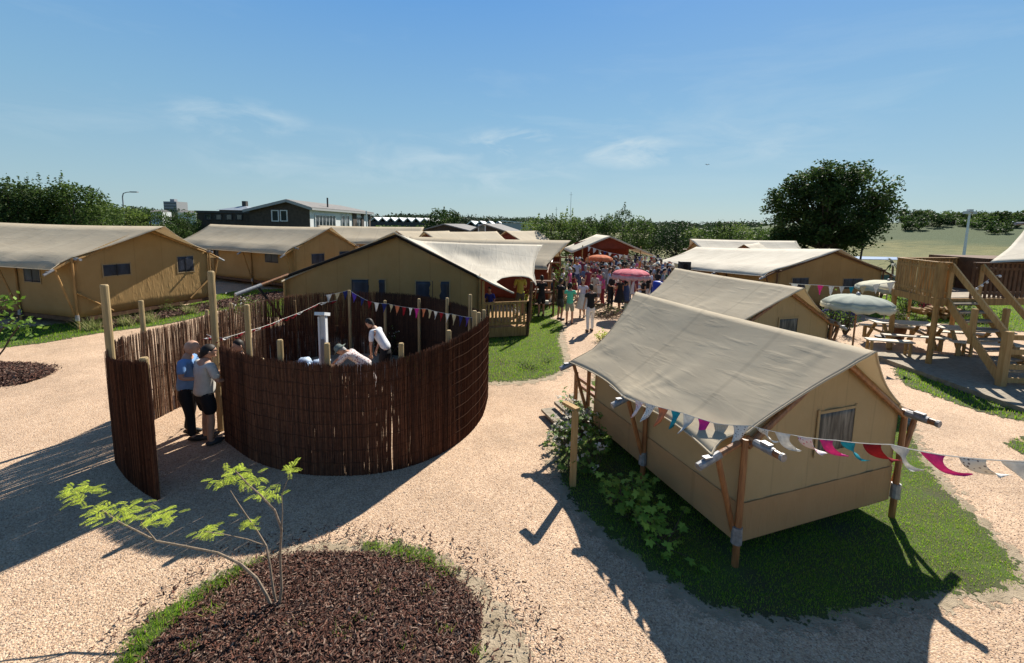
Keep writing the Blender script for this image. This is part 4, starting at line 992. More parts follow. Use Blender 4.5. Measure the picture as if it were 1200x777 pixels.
# the two men in the entrance
J = pose(h=1.80, arms=((.27, .04, 1.16, .16, .26, 1.10), (-.27, .04, 1.16, -.17, .27, 1.12)), legs=((.12, .04, .15, .10), (-.11, -.02, -.13, -.06)), lean=4, hb=(.03, -.02), head_turn=.2)
mt_ = PM((.16, .30, .55), (.012, .012, .015), 0, 0)
place_person(figure(mt_, J, 'trousers', .6, True, 2, hair=None, belly=.02), 'bald person in blue polo shirt and black trousers standing in the fence entrance', (G(219, 516)[0] - .02, G(219, 516)[1] + .12, 0), R(-75)).scale = (1.15, 1.2, 1.0)
J2 = pose(h=1.78, arms=((.27, .06, 1.14, .16, .28, 1.10), (-.27, .06, 1.14, -.15, .30, 1.14)), legs=((.10, .0, .12, .0), (-.10, .03, -.12, .04)), lean=3, hb=(.03, -.03), head_turn=-.25)
mt_ = PM((.60, .58, .53), (.012, .012, .016), 0, 0, (.05, .05, .05))
place_person(figure(mt_, J2, 'shorts', .7, True, 2, hair='short', belly=.025), 'dark-haired person in pale grey t-shirt and black shorts in the fence entrance', (G(242, 520)[0], G(242, 520)[1] + .04, 0), R(-32)).scale = (1.22, 1.22, 1.0)
J3 = pose(h=1.72, arms=((.25, .05, 1.10, .14, .26, 1.05), (-.25, .05, 1.10, -.12, .28, 1.08)), hb=(.02, 0))
place_person(figure(PM((.02, .02, .025), (.02, .02, .03), 0, 0), J3, 'trousers', .7, True, 1, hair='short'), 'person in black half hidden behind the grey-shirted one in the fence entrance', (-4.98, 7.95, 0), R(150))
# seated / crouching heads just behind the front panel
J4 = pose(h=1.35, hips=.93, hb=(0, 0)); 
place_person(figure(PM((.05, .06, .10), (.03, .03, .04), 0, 0), J4, 'trousers', .7, True, 1, hair='short'), 'dark-haired person, only the head showing above the fence beside the tall entrance post', (D(275, 412, 8.2)[0], 8.2, 0), R(200))
place_person(figure(PM((.06, .05, .05), (.03, .03, .04), 0, 2), J4, 'trousers', .7, True, 1, hair='long'), 'blond-haired person, only the head showing above the fence beside the second post', (D(306, 415, 8.0)[0], 8.0, 0), R(20))
# the stooping person in a floral dress and the one in a white polo
fl = floral()
J5 = pose(h=1.66, lean=58, arms=((.20, .72, .98, .16, .92, .80), (-.20, .66, .92, -.14, .86, .74)), legs=((.11, .05, .11, -.05), (-.10, -.06, -.12, -.16)), hb=(.02, -.02))
mm = PM((.5, .5, .5), (.4, .4, .4), 0, 3, hat=(.15, .18, .16)); mm['top'] = fl; mm['bottom'] = fl
place_person(figure(mm, J5, 'dress', .8, True, 2, hair='short', hat='brim', fem=True), 'stooping person in a pale floral dress and a sun hat inside the wicker ring', (D(424, 420, 9.2)[0] + .12, 9.2, 0), R(92))
J6 = pose(h=1.74, lean=34, arms=((.23, .30, 1.00, .16, .36, .76), (-.23, .26, 1.00, -.16, .30, .76)), legs=((.11, .0, .12, .0), (-.11, .05, -.12, .05)), hb=(.03, 0))
place_person(figure(PM((.78, .80, .82), (.012, .012, .015), 0, 0), J6, 'trousers', .6, True, 2, hair='short'), 'person in a white polo shirt and black trousers bending forward inside the wicker ring', (D(447, 395, 10.4)[0] + .1, 10.4, 0), R(75))
# ------------------------------------------------------------------ things inside the ring
# white post with a slanted lamp head
q = D(380, 430, 8.3); zt = D(382, 371, 8.3)[2]
t = thing('light_column', 'white metal column with a slanted bright lamp-like cap inside the wicker ring', 'light post', (q[0], 8.3, 0))
b = MB()
for s in (-1, 1): b.box((s * .06, 0, zt / 2), (.025, .10, zt))
b.box((0, .03, zt / 2), (.10, .02, zt)); b.build('column', M['whitemetal'], t)
b = MB(); b.box((0, 0, .0), (.19, .27, .06), M=Matrix.Rotation(R(-14), 3, 'X')); b.v = [(x, y, z + zt + .05) for x, y, z in b.v]; b.build('slanted_cap', M['whitemetal'], t)
b = MB(); b.box((0, .01, 1.2), (.09, .02, .9)); b.build('inset_panel', plain((.25, .25, .26), .5, name='grey_panel'), t)
# white-blue bundle of cloth
b = MB()
for k in range(9): b.ball((rnd.uniform(-.22, .22), rnd.uniform(-.1, .1), rnd.uniform(1.0, 1.14)), (rnd.uniform(.08, .14), .1, rnd.uniform(.05, .09)), 9, 6, jit=.12)
q = D(367, 425, 8.6); b.v = [(x + q[0], y + 8.6, z) for x, y, z in b.v]
b2 = MB(); b2.box((q[0], 8.6, .5), (.7, .5, .95)); t = thing('washing_basket', 'blue and white bundle on a dark stand, left of the white column', 'laundry', (q[0], 8.6, 0), world=True)
b.build('cloth', plain((.45, .55, .68), name='blue_white_cloth'), t, smooth=True); b2.build('stand', M['darkwood'], t)

# ------------------------------------------------------------------ bunting
def bunting(label, pts, sag, cols, flag=(.16, .22), wind=(0, 0, 0), every=.22, start=.05, string=.004, patterned=(), group=None, curlv=.0, off=0, scal=None):
    t = thing('bunting', label, 'bunting', pts[0], 0, group, world=True)
    P = []
    for i in range(len(pts) - 1):
        a = Vector(pts[i]); b = Vector(pts[i + 1]); n = max(6, int((b - a).length / .08))
        for k in range(n): f_ = k / n; P.append(a.lerp(b, f_) - Vector((0, 0, sag * (b - a).length * 4 * f_ * (1 - f_))))
    P.append(Vector(pts[-1]))
    st = MB(); st.path([tuple(p) for p in P], string, 5); st.build('string', plain((.7, .68, .62), name='string'), t)
    cum = [0]
    for i in range(len(P) - 1): cum.append(cum[-1] + (P[i + 1] - P[i]).length)
    def at_(s):
        s = min(max(s, 0), cum[-1] - 1e-4)
        for i in range(len(cum) - 1):
            if s <= cum[i + 1]: return P[i].lerp(P[i + 1], (s - cum[i]) / max(1e-9, cum[i + 1] - cum[i]))
        return P[-1]
    s = start; k = 0; W_ = Vector(wind)
    while s + flag[0] < cum[-1]:
        c = cols[k % len(cols)]; fw, fh = flag; sc_ = rnd.uniform(.85, 1.12); a = at_(s); b = at_(s + fw * sc_); nj, ni = 9, 5; rows = []
        wv = W_ * rnd.uniform(.55, 1.25); ph = rnd.uniform(0, 6)
        side = (b - a).cross(Vector((0, 0, 1))).normalized()
        for j in range(nj + 1):
            v = j / nj; row = []
            dirv = (Vector((0, 0, -1)) + wv * (v * 1.1)).normalized()
            for i in range(ni + 1):
                u_ = i / ni; q = a.lerp(b, .5 + (u_ - .5) * (1 - v * .97)) + dirv * fh * v * sc_ + side * (math.sin(v * 5 + ph + u_ * 3) * .22 * fh * v * (W_.length + .15)) + Vector((0, 0, math.cos(v * 6 + ph + u_ * 2) * .08 * fh * v * W_.length))
                row.append(tuple(q))
            rows.append(row)
        f = MB(); f.grid(rows); f.build('flag', c if not isinstance(c, tuple) else flagmat(c), t, smooth=True, solid=.0015)
        s += every * sc_; k += 1
    return t
_fm = {}
def flagmat(c):
    if c not in _fm: _fm[c] = noisy('flag_cloth', tuple(v * .75 for v in c), c, scale=25, rough=.85, bump=.2, transl=.35)
    return _fm[c]
def dotted(c1, c2, sc=40):
    mt, t, b = nodes_mat('dotted_flag_cloth', .85); v = t.nodes.new('ShaderNodeTexVoronoi'); v.inputs['Scale'].default_value = sc; v.inputs['Randomness'].default_value = .4
    r = t.nodes.new('ShaderNodeValToRGB'); r.color_ramp.interpolation = 'CONSTANT'; r.color_ramp.elements[0].color = (*c2, 1); r.color_ramp.elements[1].color = (*c1, 1); r.color_ramp.elements[1].position = .28
    tc = t.nodes.new('ShaderNodeTexCoord'); t.links.new(tc.outputs['Object'], v.inputs['Vector']); t.links.new(v.outputs['Distance'], r.inputs[0]); t.links.new(r.outputs[0], b.inputs['Base Color']); return mt
WHf, TEAL, PINK, DRED, ORG, CREAM, MAG, NAVf, PURP = (.72, .72, .70), (.03, .36, .46), (.75, .07, .33), (.35, .02, .03), (.60, .26, .13), (.55, .50, .35), (.60, .05, .35), (.04, .05, .20), (.14, .08, .45)
DOT1 = dotted((.65, .63, .58), (.15, .12, .12)); DOT2 = dotted((.45, .38, .30), (.6, .56, .5), 60); DOT3 = dotted((.7, .6, .6), (.55, .1, .15), 35)
pA = Vector(D(885, 498, 4.78)); 
bunting('string of small flags hanging along the long eave of the nearest tent', [tuple(locA(-1.80, 2.1, 1.46)), tuple(locA(-1.80, 1.66, 1.44)), tuple(D(800, 484, 5.35)), tuple(D(842, 497, 4.95)), tuple(D(880, 499, 4.70))], .01,
    [DOT3, DOT1, ORG, TEAL, WHf, MAG, DOT2, DOT1], (.17, .26), (-.45, -.2, .1), every=.215, start=.62)
bunting('string of large wind-blown flags running off to the right from the nearest tent', [tuple(D(880, 499, 4.70)), tuple(D(930, 510, 4.2)), tuple(D(980, 516, 3.7)), tuple(D(1045, 521, 3.2)), tuple(D(1110, 534, 2.8)), tuple(D(1205, 541, 2.4)), tuple(D(1300, 545, 2.1))], .015,
    [DOT1, WHf, DOT3, PINK, TEAL, DRED, WHf, PINK], (.18, .20), (.8, -.5, .28), every=.26, start=.08)
bunting('red and white flag string slung inside the left of the wicker ring', [tuple(D(242, 392, 8.6)), tuple(D(262, 396, 7.6)), tuple(D(289, 388, 8.2)), tuple(D(330, 374, 10.2)), tuple(D(375, 355, 12.2)), tuple(D(395, 352, 12.6))], .012, [DRED, WHf, DRED, DRED], (.15, .15), (-.8, .2, .5), every=.30)
bunting('multicoloured flag string along the back of the wicker ring', [tuple(D(380, 346, 12.6)), tuple(D(409, 340, 12.6)), tuple(D(432, 353, 12.5)), tuple(D(455, 356, 12.2)), tuple(D(500, 362, 11.3)), tuple(D(530, 368, 10.6)), tuple(D(566, 373, 9.7))], .02,
    [WHf, CREAM, NAVf, PURP, NAVf, DRED, WHf, NAVf, CREAM, ORG, DRED, WHf, MAG, ORG, CREAM, WHf, DRED], (.17, .24), (-.1, 0, .05), every=.26)
bunting('pale flag string sagging across the front of the red-brown pavilion', [tuple(D(688, 288, 36)), tuple(D(724, 298, 34)), tuple(D(762, 301, 33)), tuple(D(782, 303, 32))], .02, [WHf, WHf, CREAM, NAVf, WHf, DRED], (.35, .40), (-.2, 0, .2), every=.5, string=.012)
bunting('white and red flag string at the right of the crowd', [tuple(D(782, 306, 28)), tuple(D(800, 310, 27)), tuple(D(826, 306, 28))], .02, [ORG, CREAM, WHf, DRED, WHf, BLK], (.36, .42), (0, 0, .1), every=.48, string=.012)
bunting('flag string with pink and teal flags between the right-hand tents', [tuple(D(925, 332, 13)), tuple(D(960, 334, 13)), tuple(D(1000, 336, 13.5)), tuple(D(1050, 330, 13.6))], .01, [WHf, CREAM, PINK, WHf, DOT1, TEAL, CREAM, WHf], (.24, .28), (0, 0, .05), every=.44, string=.008)
def banner(label, pts, wd):
    pass

# ------------------------------------------------------------------ the raised deck with stairs
TD = thing('treehouse_deck', 'raised timber deck with slatted railing and open stairs at the right edge', 'deck', (12.3, 12.5, 0), 0, world=True)
P1, P2, NW, P3, P4 = G(1042, 410), G(1087, 431), G(1172, 458), G(1113, 397), G(1063, 379)
ztop1, ztop2 = 3.06, 3.06; zfl = 2.05
p1 = Vector((P1[0], P1[1], 0)); p2 = Vector((P2[0], P2[1], 0)); e12 = (p1 - p2)
pR = Vector((p2.x + 7.0, p2.y + .9, 0)); pB = Vector((p1.x + 7.0, p1.y + 1.4, 0))
b = MB(); b.prism([(p2.x, p2.y), (pR.x, pR.y), (pB.x, pB.y), (p1.x, p1.y)], zfl - .05, zfl); b.build('deck_floor', M['deckwood'], TD)
def joist(a, c, z, w_=.06, h=.2, nm='joist', mat='timber'):
    k = MB(); k.bar((a.x, a.y, z), (c.x, c.y, z), w_, h); k.build(nm, M[mat], TD)
dd = Vector((.06, -.03, 0))
joist(p1 + Vector((-.04, .1, 0)), p2 + Vector((-.04, -.1, 0)), zfl - .12); joist(p2 + Vector((0, -.05, 0)), pR + Vector((0, -.05, 0)), zfl - .12); joist(p1, pB, zfl - .16)
def post(x, y, z, s=.12, mat='timber', nm='post', z0=0):
    k = MB(); k.box((x, y, (z + z0) / 2), (s, s, z - z0)); return k.build(nm, M[mat], TD)
def rpost(x, y, z, r=.075, lean=(0, 0), mat='timber'):
    k = MB(); k.tube((x, y, 0), (x + lean[0], y + lean[1], z), r, r * .9, 10); return k.build('post', M[mat], TD)
rpost(p1.x, p1.y, zfl - .05, lean=(-.05, 0)); rpost(p2.x, p2.y, zfl - .05, lean=(.02, 0)); rpost(P3[0], P3[1], zfl - .05); rpost(P4[0], P4[1], zfl - .1, .06)
post(p1.x, p1.y, 3.06, .1, z0=zfl); post(p2.x, p2.y, 3.06, .11, z0=zfl - .25)
k = MB(); k.tube((P4[0] - .1, P4[1] - 1.3, 1.15), (p1.x + .4, p1.y + .2, zfl - .1), .045, .04, 8); k.build('branch_brace', M['polelight'], TD)
def slat_rail(a, c, n, nm='railing', mat='timber', z0=zfl - .02, z1=3.02, cap=True):
    k = MB()
    for i in range(n + 1):
        q = a.lerp(c, i / n); d_ = (c - a).normalized(); w_ = rnd.uniform(.07, .105)
        k.bar((q.x, q.y, z0 + rnd.uniform(-.02, .02)), (q.x + rnd.uniform(-.01, .01), q.y, z1), .022, w_, up=d_)
    o = k.build(nm, M[mat], TD)
    h = MB(); h.bar((a.x, a.y, z1 + .02), (c.x, c.y, z1 + .02), .13, .035)
    for z in (z0 + .15, z1 - .15): h.bar((a.x, a.y, z), (c.x, c.y, z), .03, .07)
    h.build('handrail', M[mat], o)
    return o
slat_rail(p2 + Vector((-.04, 0, 0)), p1 + Vector((-.04, 0, 0)), 15)
uS = (pR - p2).normalized()
slat_rail(p2 + Vector((0, -.03, 0)), p2 + uS * .26 + Vector((0, -.03, 0)), 2)
slat_rail(p2 + uS * 1.05 + Vector((0, -.03, 0)), p2 + uS * 7 + Vector((0, -.03, 0)), 38, mat='darkwood')
slat_rail(p1 + Vector((0, .03, 0)), p1.lerp(pB, .9) + Vector((0, .03, 0)), 46)
# stairs: two strings, open treads, posts and handrails
nw = Vector((NW[0] - .02, NW[1], 0)); sL = p2 + uS * .30; wS = uS * .98
sB = Vector((nw.x, nw.y + .02, 0))
for s_, off in (('l', Vector((0, 0, 0))), ('r', wS)):
    k = MB(); k.bar(sL + off + Vector((0, 0, zfl - .05)), sB + off + Vector((0, 0, .28)), .05, .20); k.build('stair_string', M['pine'], TD)
    k = MB(); k.bar(sL + off + Vector((0, -.03, zfl + .93)), sB + off + Vector((0, 0, 1.42)), .05, .15, ); k.build('stair_handrail', M['pine'], TD)
    k = MB(); q = sL.lerp(sB, .5) + off; k.box((q.x, q.y, 1.42), (.10, .10, .95)); k.build('stair_post', M['pine'], TD)
    k = MB(); q = sL + off; k.box((q.x, q.y - .03, zfl + .36), (.11, .10, 1.15)); k.build('stair_post', M['pine'], TD)
    k = MB(); q = sB + off; k.box((q.x, q.y - .02, .76), (.15, .14, 1.50)); k.build('stair_post', M['pine'], TD)
for i in range(8):
    f_ = (i + .6) / 8.6; q = sL.lerp(sB, f_); z = zfl - .02 - (zfl - .25) * f_
    k = MB(); a = q + Vector((0, 0, z)); k.bar(a, a + wS, .26, .045); k.build('tread', M['deckwood'], TD)
k = MB(); q = sB + Vector((0, -.02, 0))
for z in (.28, .62, 1.0, 1.36): k.bar((q.x, q.y + .02, z), (q.x + 2.6, q.y - .25, z), .04, .13)
k.build('lower_railing', M['pine'], TD)
# the tent on the deck
c0 = Vector((p2.x + 2.75, p2.y + 1.2, 0))
TT = thing('safari_tent', 'cream tent with brown board wall standing on the raised deck', 'tent', (c0.x, c0.y, zfl), 0, world=True)
k = MB(); k.box((c0.x + 2.0, c0.y + 1.2, zfl + .52), (3.9, 2.0, 1.04)); k.build('board_wall', M['darkwood'], TT)
tip = Vector(D(1159, 308, 12.6)); apex = Vector(D(1215, 250, 15.0))
q1 = Vector(D(1250, 308, 12.2)); q2 = Vector(D(1290, 250, 14.6))
lf = [apex, Vector(D(1196, 275, 14.3)), Vector(D(1182, 291, 13.5)), tip]
k = MB(); k.grid(coons([apex, q2], [tip, Vector(D(1200, 306, 12.3)), q1], lf, [q2, q1], 14, 12, .05, .05)); k.build('canopy', M['roofpale'], TT, smooth=True, solid=.008)
bk = Vector(D(1186, 296, 17.5))
k = MB(); k.grid(coons([apex, Vector(D(1290, 256, 17))], [bk, Vector(D(1290, 300, 17))], [apex, bk], [Vector(D(1290, 256, 17)), Vector(D(1290, 300, 17))], 8, 8, .05)); k.build('canopy', M['roofpale'], TT, smooth=True, solid=.008)
k = MB(); k.tube((apex.x, apex.y, zfl), (apex.x, apex.y, apex.z + .12), .04, .04, 8); k.tube(Vector(D(1190, 262, 14.9)), Vector(D(1206, 262, 15.0)), .05, .05, 8); k.build('centre_pole', M['metal'], TT)
k = MB(); pts = [Vector(D(x_, y_, 12.35)) for x_, y_ in ((1172, 322), (1162, 325), (1157, 329), (1151, 333), (1145, 337))]
k.path(pts, .006, 4)
for q in pts: k.ball(q - Vector((0, 0, .04)), (.035, .035, .04), 7, 5)
tl = thing('light_chain', 'string of small white bulbs hanging on the dark boards of the raised deck', 'light string', tuple(pts[0]), world=True); k.build('bulbs', M['whitemetal'], tl)

# ground deck in front
GD = [tuple(G(x, y)[:2]) for x, y in ((1018, 417), (1046, 429), (1100, 449), (1150, 466), (1205, 486), (1300, 520), (1420, 500), (1300, 425), (1180, 400), (1100, 388))]
t = thing('ground_deck', 'low grey timber deck under the picnic tables', 'deck', (GD[3][0], GD[3][1], 0), world=True)
e0 = Vector((GD[0][0], GD[0][1], 0)); e1 = Vector((GD[5][0], GD[5][1], 0)); ed = (e1 - e0).normalized(); en = Vector((-ed.y, ed.x, 0))
k = MB(); depth_ = 4.6; nb_ = 32; Lg = (e1 - e0).length
for i in range(nb_):
    o0 = e0 + en * (i * .145); o1 = e1 + en * (i * .145)
    if i > 9: o0 = o0 + ed * (i - 9) * .02
    k.bar((o0.x, o0.y, .115), (o1.x, o1.y, .115), .137, .03)
k.build('boards', M['deckwood'], t)
k = MB(); k.bar(e0 - en * .09 + Vector((0, 0, .055)), e1 - en * .09 + Vector((0, 0, .055)), .05, .15); k.build('fascia', M['deckwood'], t)
def picnic(label, cx, cy, rz, dark=False, wood='deckwood'):
    t = thing('picnic_table', label, 'picnic table', (cx, cy, .13), rz, 'picnic tables by the raised deck')
    k = MB()
    for i in range(5): k.box((0, -.30 + i * .15, .74), (1.8, .138, .038))
    k.build('table_top', M[wood], t)
    for s in (-1, 1):
        k = MB()
        for i in range(2): k.box((0, s * .68 + s * i * .13, .45), (1.8, .12, .04))
        k.build('bench', M[wood], t)
        k = MB()
        k.bar((s * .62, -.72, .03), (s * .62, -.2, .72), .045, .10, up=(1, 0, 0)); k.bar((s * .62, .72, .03), (s * .62, .2, .72), .045, .10, up=(1, 0, 0)); k.bar((s * .62, -.82, .40), (s * .62, .82, .40), .045, .10, up=(1, 0, 0))
        for q in (-1, 1): k.box((s * .7, q * .74, .22), (.09, .07, .42))
        k.build('leg_frame', M['pine'], t)
    return t
M['tabletop'] = noisy('bleached_table_boards', (.46, .40, .31), (.62, .55, .44), scale=7, rough=.6, bump=.2, stretch=(.4, 4, 4), spec=.5)
tA_ = D(1065, 393, 14.6); tB_ = D(1118, 402, 14.0)
picnic('bleached picnic table farther left, just behind the left deck post', 13.05, 14.55, R(-14), wood='tabletop')
picnic('bleached picnic table nearer the stairs, a dark bottle-sized thing on its bench', 14.55, 13.75, R(-16), wood='tabletop')
for (px, py, dep, L_, rz, lab) in ((1042, 400, 13.3, 1.2, -.25, 'small low bench left of the picnic tables'), (1163, 392, 13.2, 1.5, -.1, 'narrow bench at the foot of the stairs with a dark cloth on it')):
    q = D(px, py, dep); t = thing('bench', lab, 'bench', (q[0], dep, .13), rz); k = MB()
    for i in (-1, 0, 1): k.box((0, i * .11, .43), (L_, .1, .035))
    k.build('seat', M['tabletop'], t)
    for s in (-1, 1):
        k = MB(); k.box((s * L_ * .42, -.12, .21), (.06, .06, .42)); k.box((s * L_ * .42, .12, .21), (.06, .06, .42)); k.box((s * L_ * .42, 0, .12), (.05, .2, .05)); k.build('leg', M['pine'], t)
q = D(1150, 378, 13.4)
k = MB(); k.lathe([(.035, 0), (.04, .02), (.04, .16), (.015, .2), (.015, .26)], (0, 0, 0), 10); o = k.build('bottle', M['black'], None, smooth=True); o.location = (14.95, 13.35, .893); tag(o, 'dark bottle standing on the picnic table nearest the stairs', 'bottle')
# plant in a pot on the table end
def leaves_at(cents, size, cols, n_each, spread, drop=.0, aspect=.5):
    V = []; C = []
    for c in cents:
        for _ in range(n_each):
            p = np.array(c) + nrng.normal(0, spread, 3); d1 = nrng.normal(0, 1, 3); d1 /= np.linalg.norm(d1); d2 = np.cross(d1, nrng.normal(0, 1, 3)); d2 /= np.linalg.norm(d2) + 1e-9
            s = size * nrng.uniform(.6, 1.3); d1[2] -= drop
            a = p - d1 * s * .5; b_ = p + d2 * s * aspect * .5; c_ = p + d1 * s * .5; d_ = p - d2 * s * aspect * .5
            V += [a, b_, c_, d_]; C.append(np.array(cols[nrng.integers(0, len(cols))]) * nrng.uniform(.75, 1.25))
    return np.array(V), np.array(C)
def foliage_obj(name, V, C, parent, base):
    return fast_mesh(name, V - np.array(base), 4, M['leaf'], parent, colors=C)
GRN = ((.09, .17, .03), (.14, .23, .04), (.06, .12, .02), (.18, .27, .06)); LIME = ((.48, .60, .06), (.58, .68, .10), (.36, .50, .05)); DKG = ((.02, .045, .012), (.035, .065, .018), (.05, .09, .025)); FLW = ((.8, .8, .75), (.75, .7, .6))
def bush(label, cx, cy, w_, h_, cols=GRN, size=.07, n=900, z0=0.0, name='shrub', cat='shrub', flowers=None, stems=True, clumps=None, group=None, spiky=0):
    t = thing(name, label, cat, (cx, cy, z0), 0, group, world=True); cents = []; nc = clumps or max(8, int(26 * w_ * h_ + 8))
    for _ in range(nc):
        a = rnd.uniform(0, 6.283); r = (rnd.random() ** .5) * w_ / 2 * .85; z = rnd.uniform(.18, 1) ** .8 * h_ * (1 - .35 * (r / (w_ / 2)) ** 2)
        cents.append((cx + r * math.cos(a), cy + r * math.sin(a), z0 + z * .92))
    k = MB()
    for c in cents:
        st_ = (cx + (c[0] - cx) * .15, cy + (c[1] - cy) * .15, z0); k.tube(st_, c, .012 * h_ + .004, .004, 4)
    k.build('stems', M['bark'], t)
    sp = max(.06, min(w_, h_) * .16)
    V, C = leaves_at(cents, size, cols, max(4, n // nc), sp, .2)
    if spiky:
        for _ in range(spiky):
            c = cents[rnd.randrange(len(cents))]; top = np.array([c[0], c[1], z0 + h_ * rnd.uniform(.95, 1.25)])
            V2, C2 = leaves_at([tuple(np.array(c) + (top - np.array(c)) * f_) for f_ in np.linspace(0, 1, 6)], size, cols, 5, sp * .25); V = np.concatenate([V, V2]); C = np.concatenate([C, C2])
    foliage_obj('foliage', V, C, t, (cx, cy, z0))
    if flowers:
        fc = [c for c in cents if rnd.random() < .5]; V, C = leaves_at(fc, size * .9, flowers, 5, sp * 1.1, 0, 1.0); foliage_obj('blossom', V, C, t, (cx, cy, z0))
    return t
# ------------------------------------------------------------------ parasols
def parasol(label, x, y, zr_, ztop, rad, mat, mat2=None, vents=True, pole='metal', tilt=0.0, scallop=.14, n=10, base=True, group='parasols'):
    t = thing('parasol', label, 'parasol', (x, y, 0), rnd.uniform(0, 1), group)
    k = MB(); k.tube((0, 0, .05), (0, 0, ztop), .022, .02, 8); k.build('pole', M[pole], t)
    k = MB(); rows = []; m_ = n * 4
    for j in range(9):
        f_ = j / 8; z = ztop - (ztop - zr_) * (1 - math.sqrt(max(0, 1 - (f_ * .96) ** 2))); r_ = rad * f_; row = []
        for i in range(m_ + 1):
            a = 2 * math.pi * i / m_; wv = abs(math.sin(a * n / 2)); row.append((r_ * math.cos(a) * (1 - .035 * (wv) * f_), r_ * math.sin(a) * (1 - .035 * wv * f_), z - .05 * wv * f_ * rad * 0 + .03 * (1 - wv) * f_))
        rows.append(row)
    k.grid(rows); cn = k.build('canopy', mat, t, smooth=True, solid=.004)
    k = MB(); last = rows[-1]; lo = [(p[0] * 1.02, p[1] * 1.02, p[2] - scallop * (.75 + .25 * math.sin(i * 1.57) ** 2) + .02 * math.sin(i * 1.1)) for i, p in enumerate(last)]; k.grid([last, [((a[0] + b_[0]) / 2, (a[1] + b_[1]) / 2, (a[2] + b_[2]) / 2) for a, b_ in zip(last, lo)], lo]); k.build('fringe', mat2 or mat, cn, smooth=True, solid=.003)
    k = MB()
    for i in range(n): a = 2 * math.pi * i / n; k.tube((0, 0, ztop - .05), (rad * .95 * math.cos(a), rad * .95 * math.sin(a), zr_ + .05), .008, .006, 4)
    k.build('ribs', M['metal'], t)
    k = MB(); k.ball((0, 0, ztop + .03), (.05, .05, .05), 8, 6); k.build('finial', M['metal'], t)
    if base: k = MB(); k.lathe([(.22, 0), (.22, .05), (.05, .09), (.04, .25)], n=14); k.build('base', M['black'], t)
    return t
SAGE = noisy('sage_cloth', (.34, .37, .31), (.44, .47, .40), scale=5, rough=.85, bump=.3, transl=.2); CRM = noisy('cream_cloth', (.58, .56, .42), (.68, .66, .52), scale=5, rough=.85, bump=.3, transl=.25)
parasol('sage-grey parasol with a cream scalloped fringe beside the picnic tables', 8.68, 11.0, 1.96, 2.29, .76, SAGE, CRM, pole='pole')
parasol('cream and green parasol half hidden behind the raised deck, beyond the sage-grey one', D(1040, 340, 16)[0], 16, 1.75, 2.1, .95, CRM, SAGE)
parasol('pink parasol in the middle of the crowd, standing over the round table', 5.12, 19.0, 1.74, 2.08, .82, noisy('pink_cloth', (.55, .09, .13), (.70, .24, .28), scale=7, rough=.85, bump=.3, transl=.25), noisy('pale_pink_cloth', (.6, .3, .33), (.75, .5, .52), scale=9, rough=.85, transl=.25), scallop=.2)
parasol('orange-red parasol in front of the pavilion', gx(703, 27), 27, 1.82, 2.15, .76, noisy('orange_cloth', (.55, .13, .05), (.65, .22, .09), scale=7, rough=.85, bump=.3, transl=.25))
# round wooden drum under the pink parasol
t = thing('wooden_drum', 'yellowish wooden drum table under the pink parasol', 'drum', (gx(741, 17.6) + .0, 17.6, 0))
k = MB(); k.lathe([(.24, 0), (.245, .3), (.24, .86)], n=18); k.build('drum', noisy('drum_wood', (.38, .32, .16), (.52, .45, .26), scale=8, rough=.7, stretch=(2, 2, .2)), t, smooth=True)
k = MB(); k.lathe([(.255, .86), (.255, .9)], n=18); k.build('table_top', M['darkwood'], t)
# blue bin, black box with white lid, white sack
q = gx(773, 22.3)
t = thing('rain_barrel', 'blue plastic barrel standing left of the black box at the edge of the crowd', 'barrel', (q, 22.3, 0)); k = MB(); k.lathe([(.24, 0), (.28, .1), (.30, .5), (.28, 1.05), (.25, 1.15), (.2, 1.17)], n=16); k.build('barrel', plain((.02, .06, .45), .4, name='blue_plastic'), t, smooth=True)
q = gx(785, 21.6)
t = thing('storage_box', 'tall black box with a white lid at the right edge of the crowd', 'box', (q, 21.6, 0)); k = MB(); k.box((0, 0, .55), (.58, .5, 1.1)); k.build('box', M['black'], t); k = MB(); k.box((0, 0, 1.13), (.64, .56, .05)); k.build('lid', M['whitemetal'], t)
t = thing('cloth_sack', 'white cloth sack leaning on the right side of the black box', 'sack', (gx(795.5, 21.6), 21.6, 0)); k = MB(); k.ball((0, 0, .4), (.17, .2, .42), 12, 9, jit=.05); k.build('sack', WHT, t, smooth=True); k = MB(); k.box((0, 0, .8), (.1, .1, .1)); k.build('tied_neck', WHT, t)
q = gx(804, 26)
t = thing('loudspeaker', 'black speaker box hanging from the flag line right of the crowd', 'speaker', (q, 26.2, 1.2)); k = MB(); k.box((0, 0, .42), (.62, .4, .55)); k.build('cabinet', M['black'], t); k = MB(); k.lathe([(.16, 0), (.12, -.03)], n=14); k.v = [(x, -.205 + z * .3, .42 + y) for x, y, z in k.v]; k.build('cone', M['void'], t)
k = MB(); k.tube((0, 0, -1.2), (0, 0, .15), .03, .03, 7); k.build('stand', M['black'], t)

# ------------------------------------------------------------------ handrail post by the nearest tent
q = G(671, 570); zt = zat(q, 481)
t = thing('rail_post', 'single pale timber post with a stub of handrail left of the nearest tent', 'post', (q[0], q[1], 0), 0)
k = MB(); k.box((0, 0, zt / 2), (.09, .07, zt)); k.build('post', M['pine'], t)
k = MB(); k.bar((0.03, -.02, zt + .02), (-.14, .22, zt + .03), .09, .045); k.build('handrail_stub', M['pine'], t)

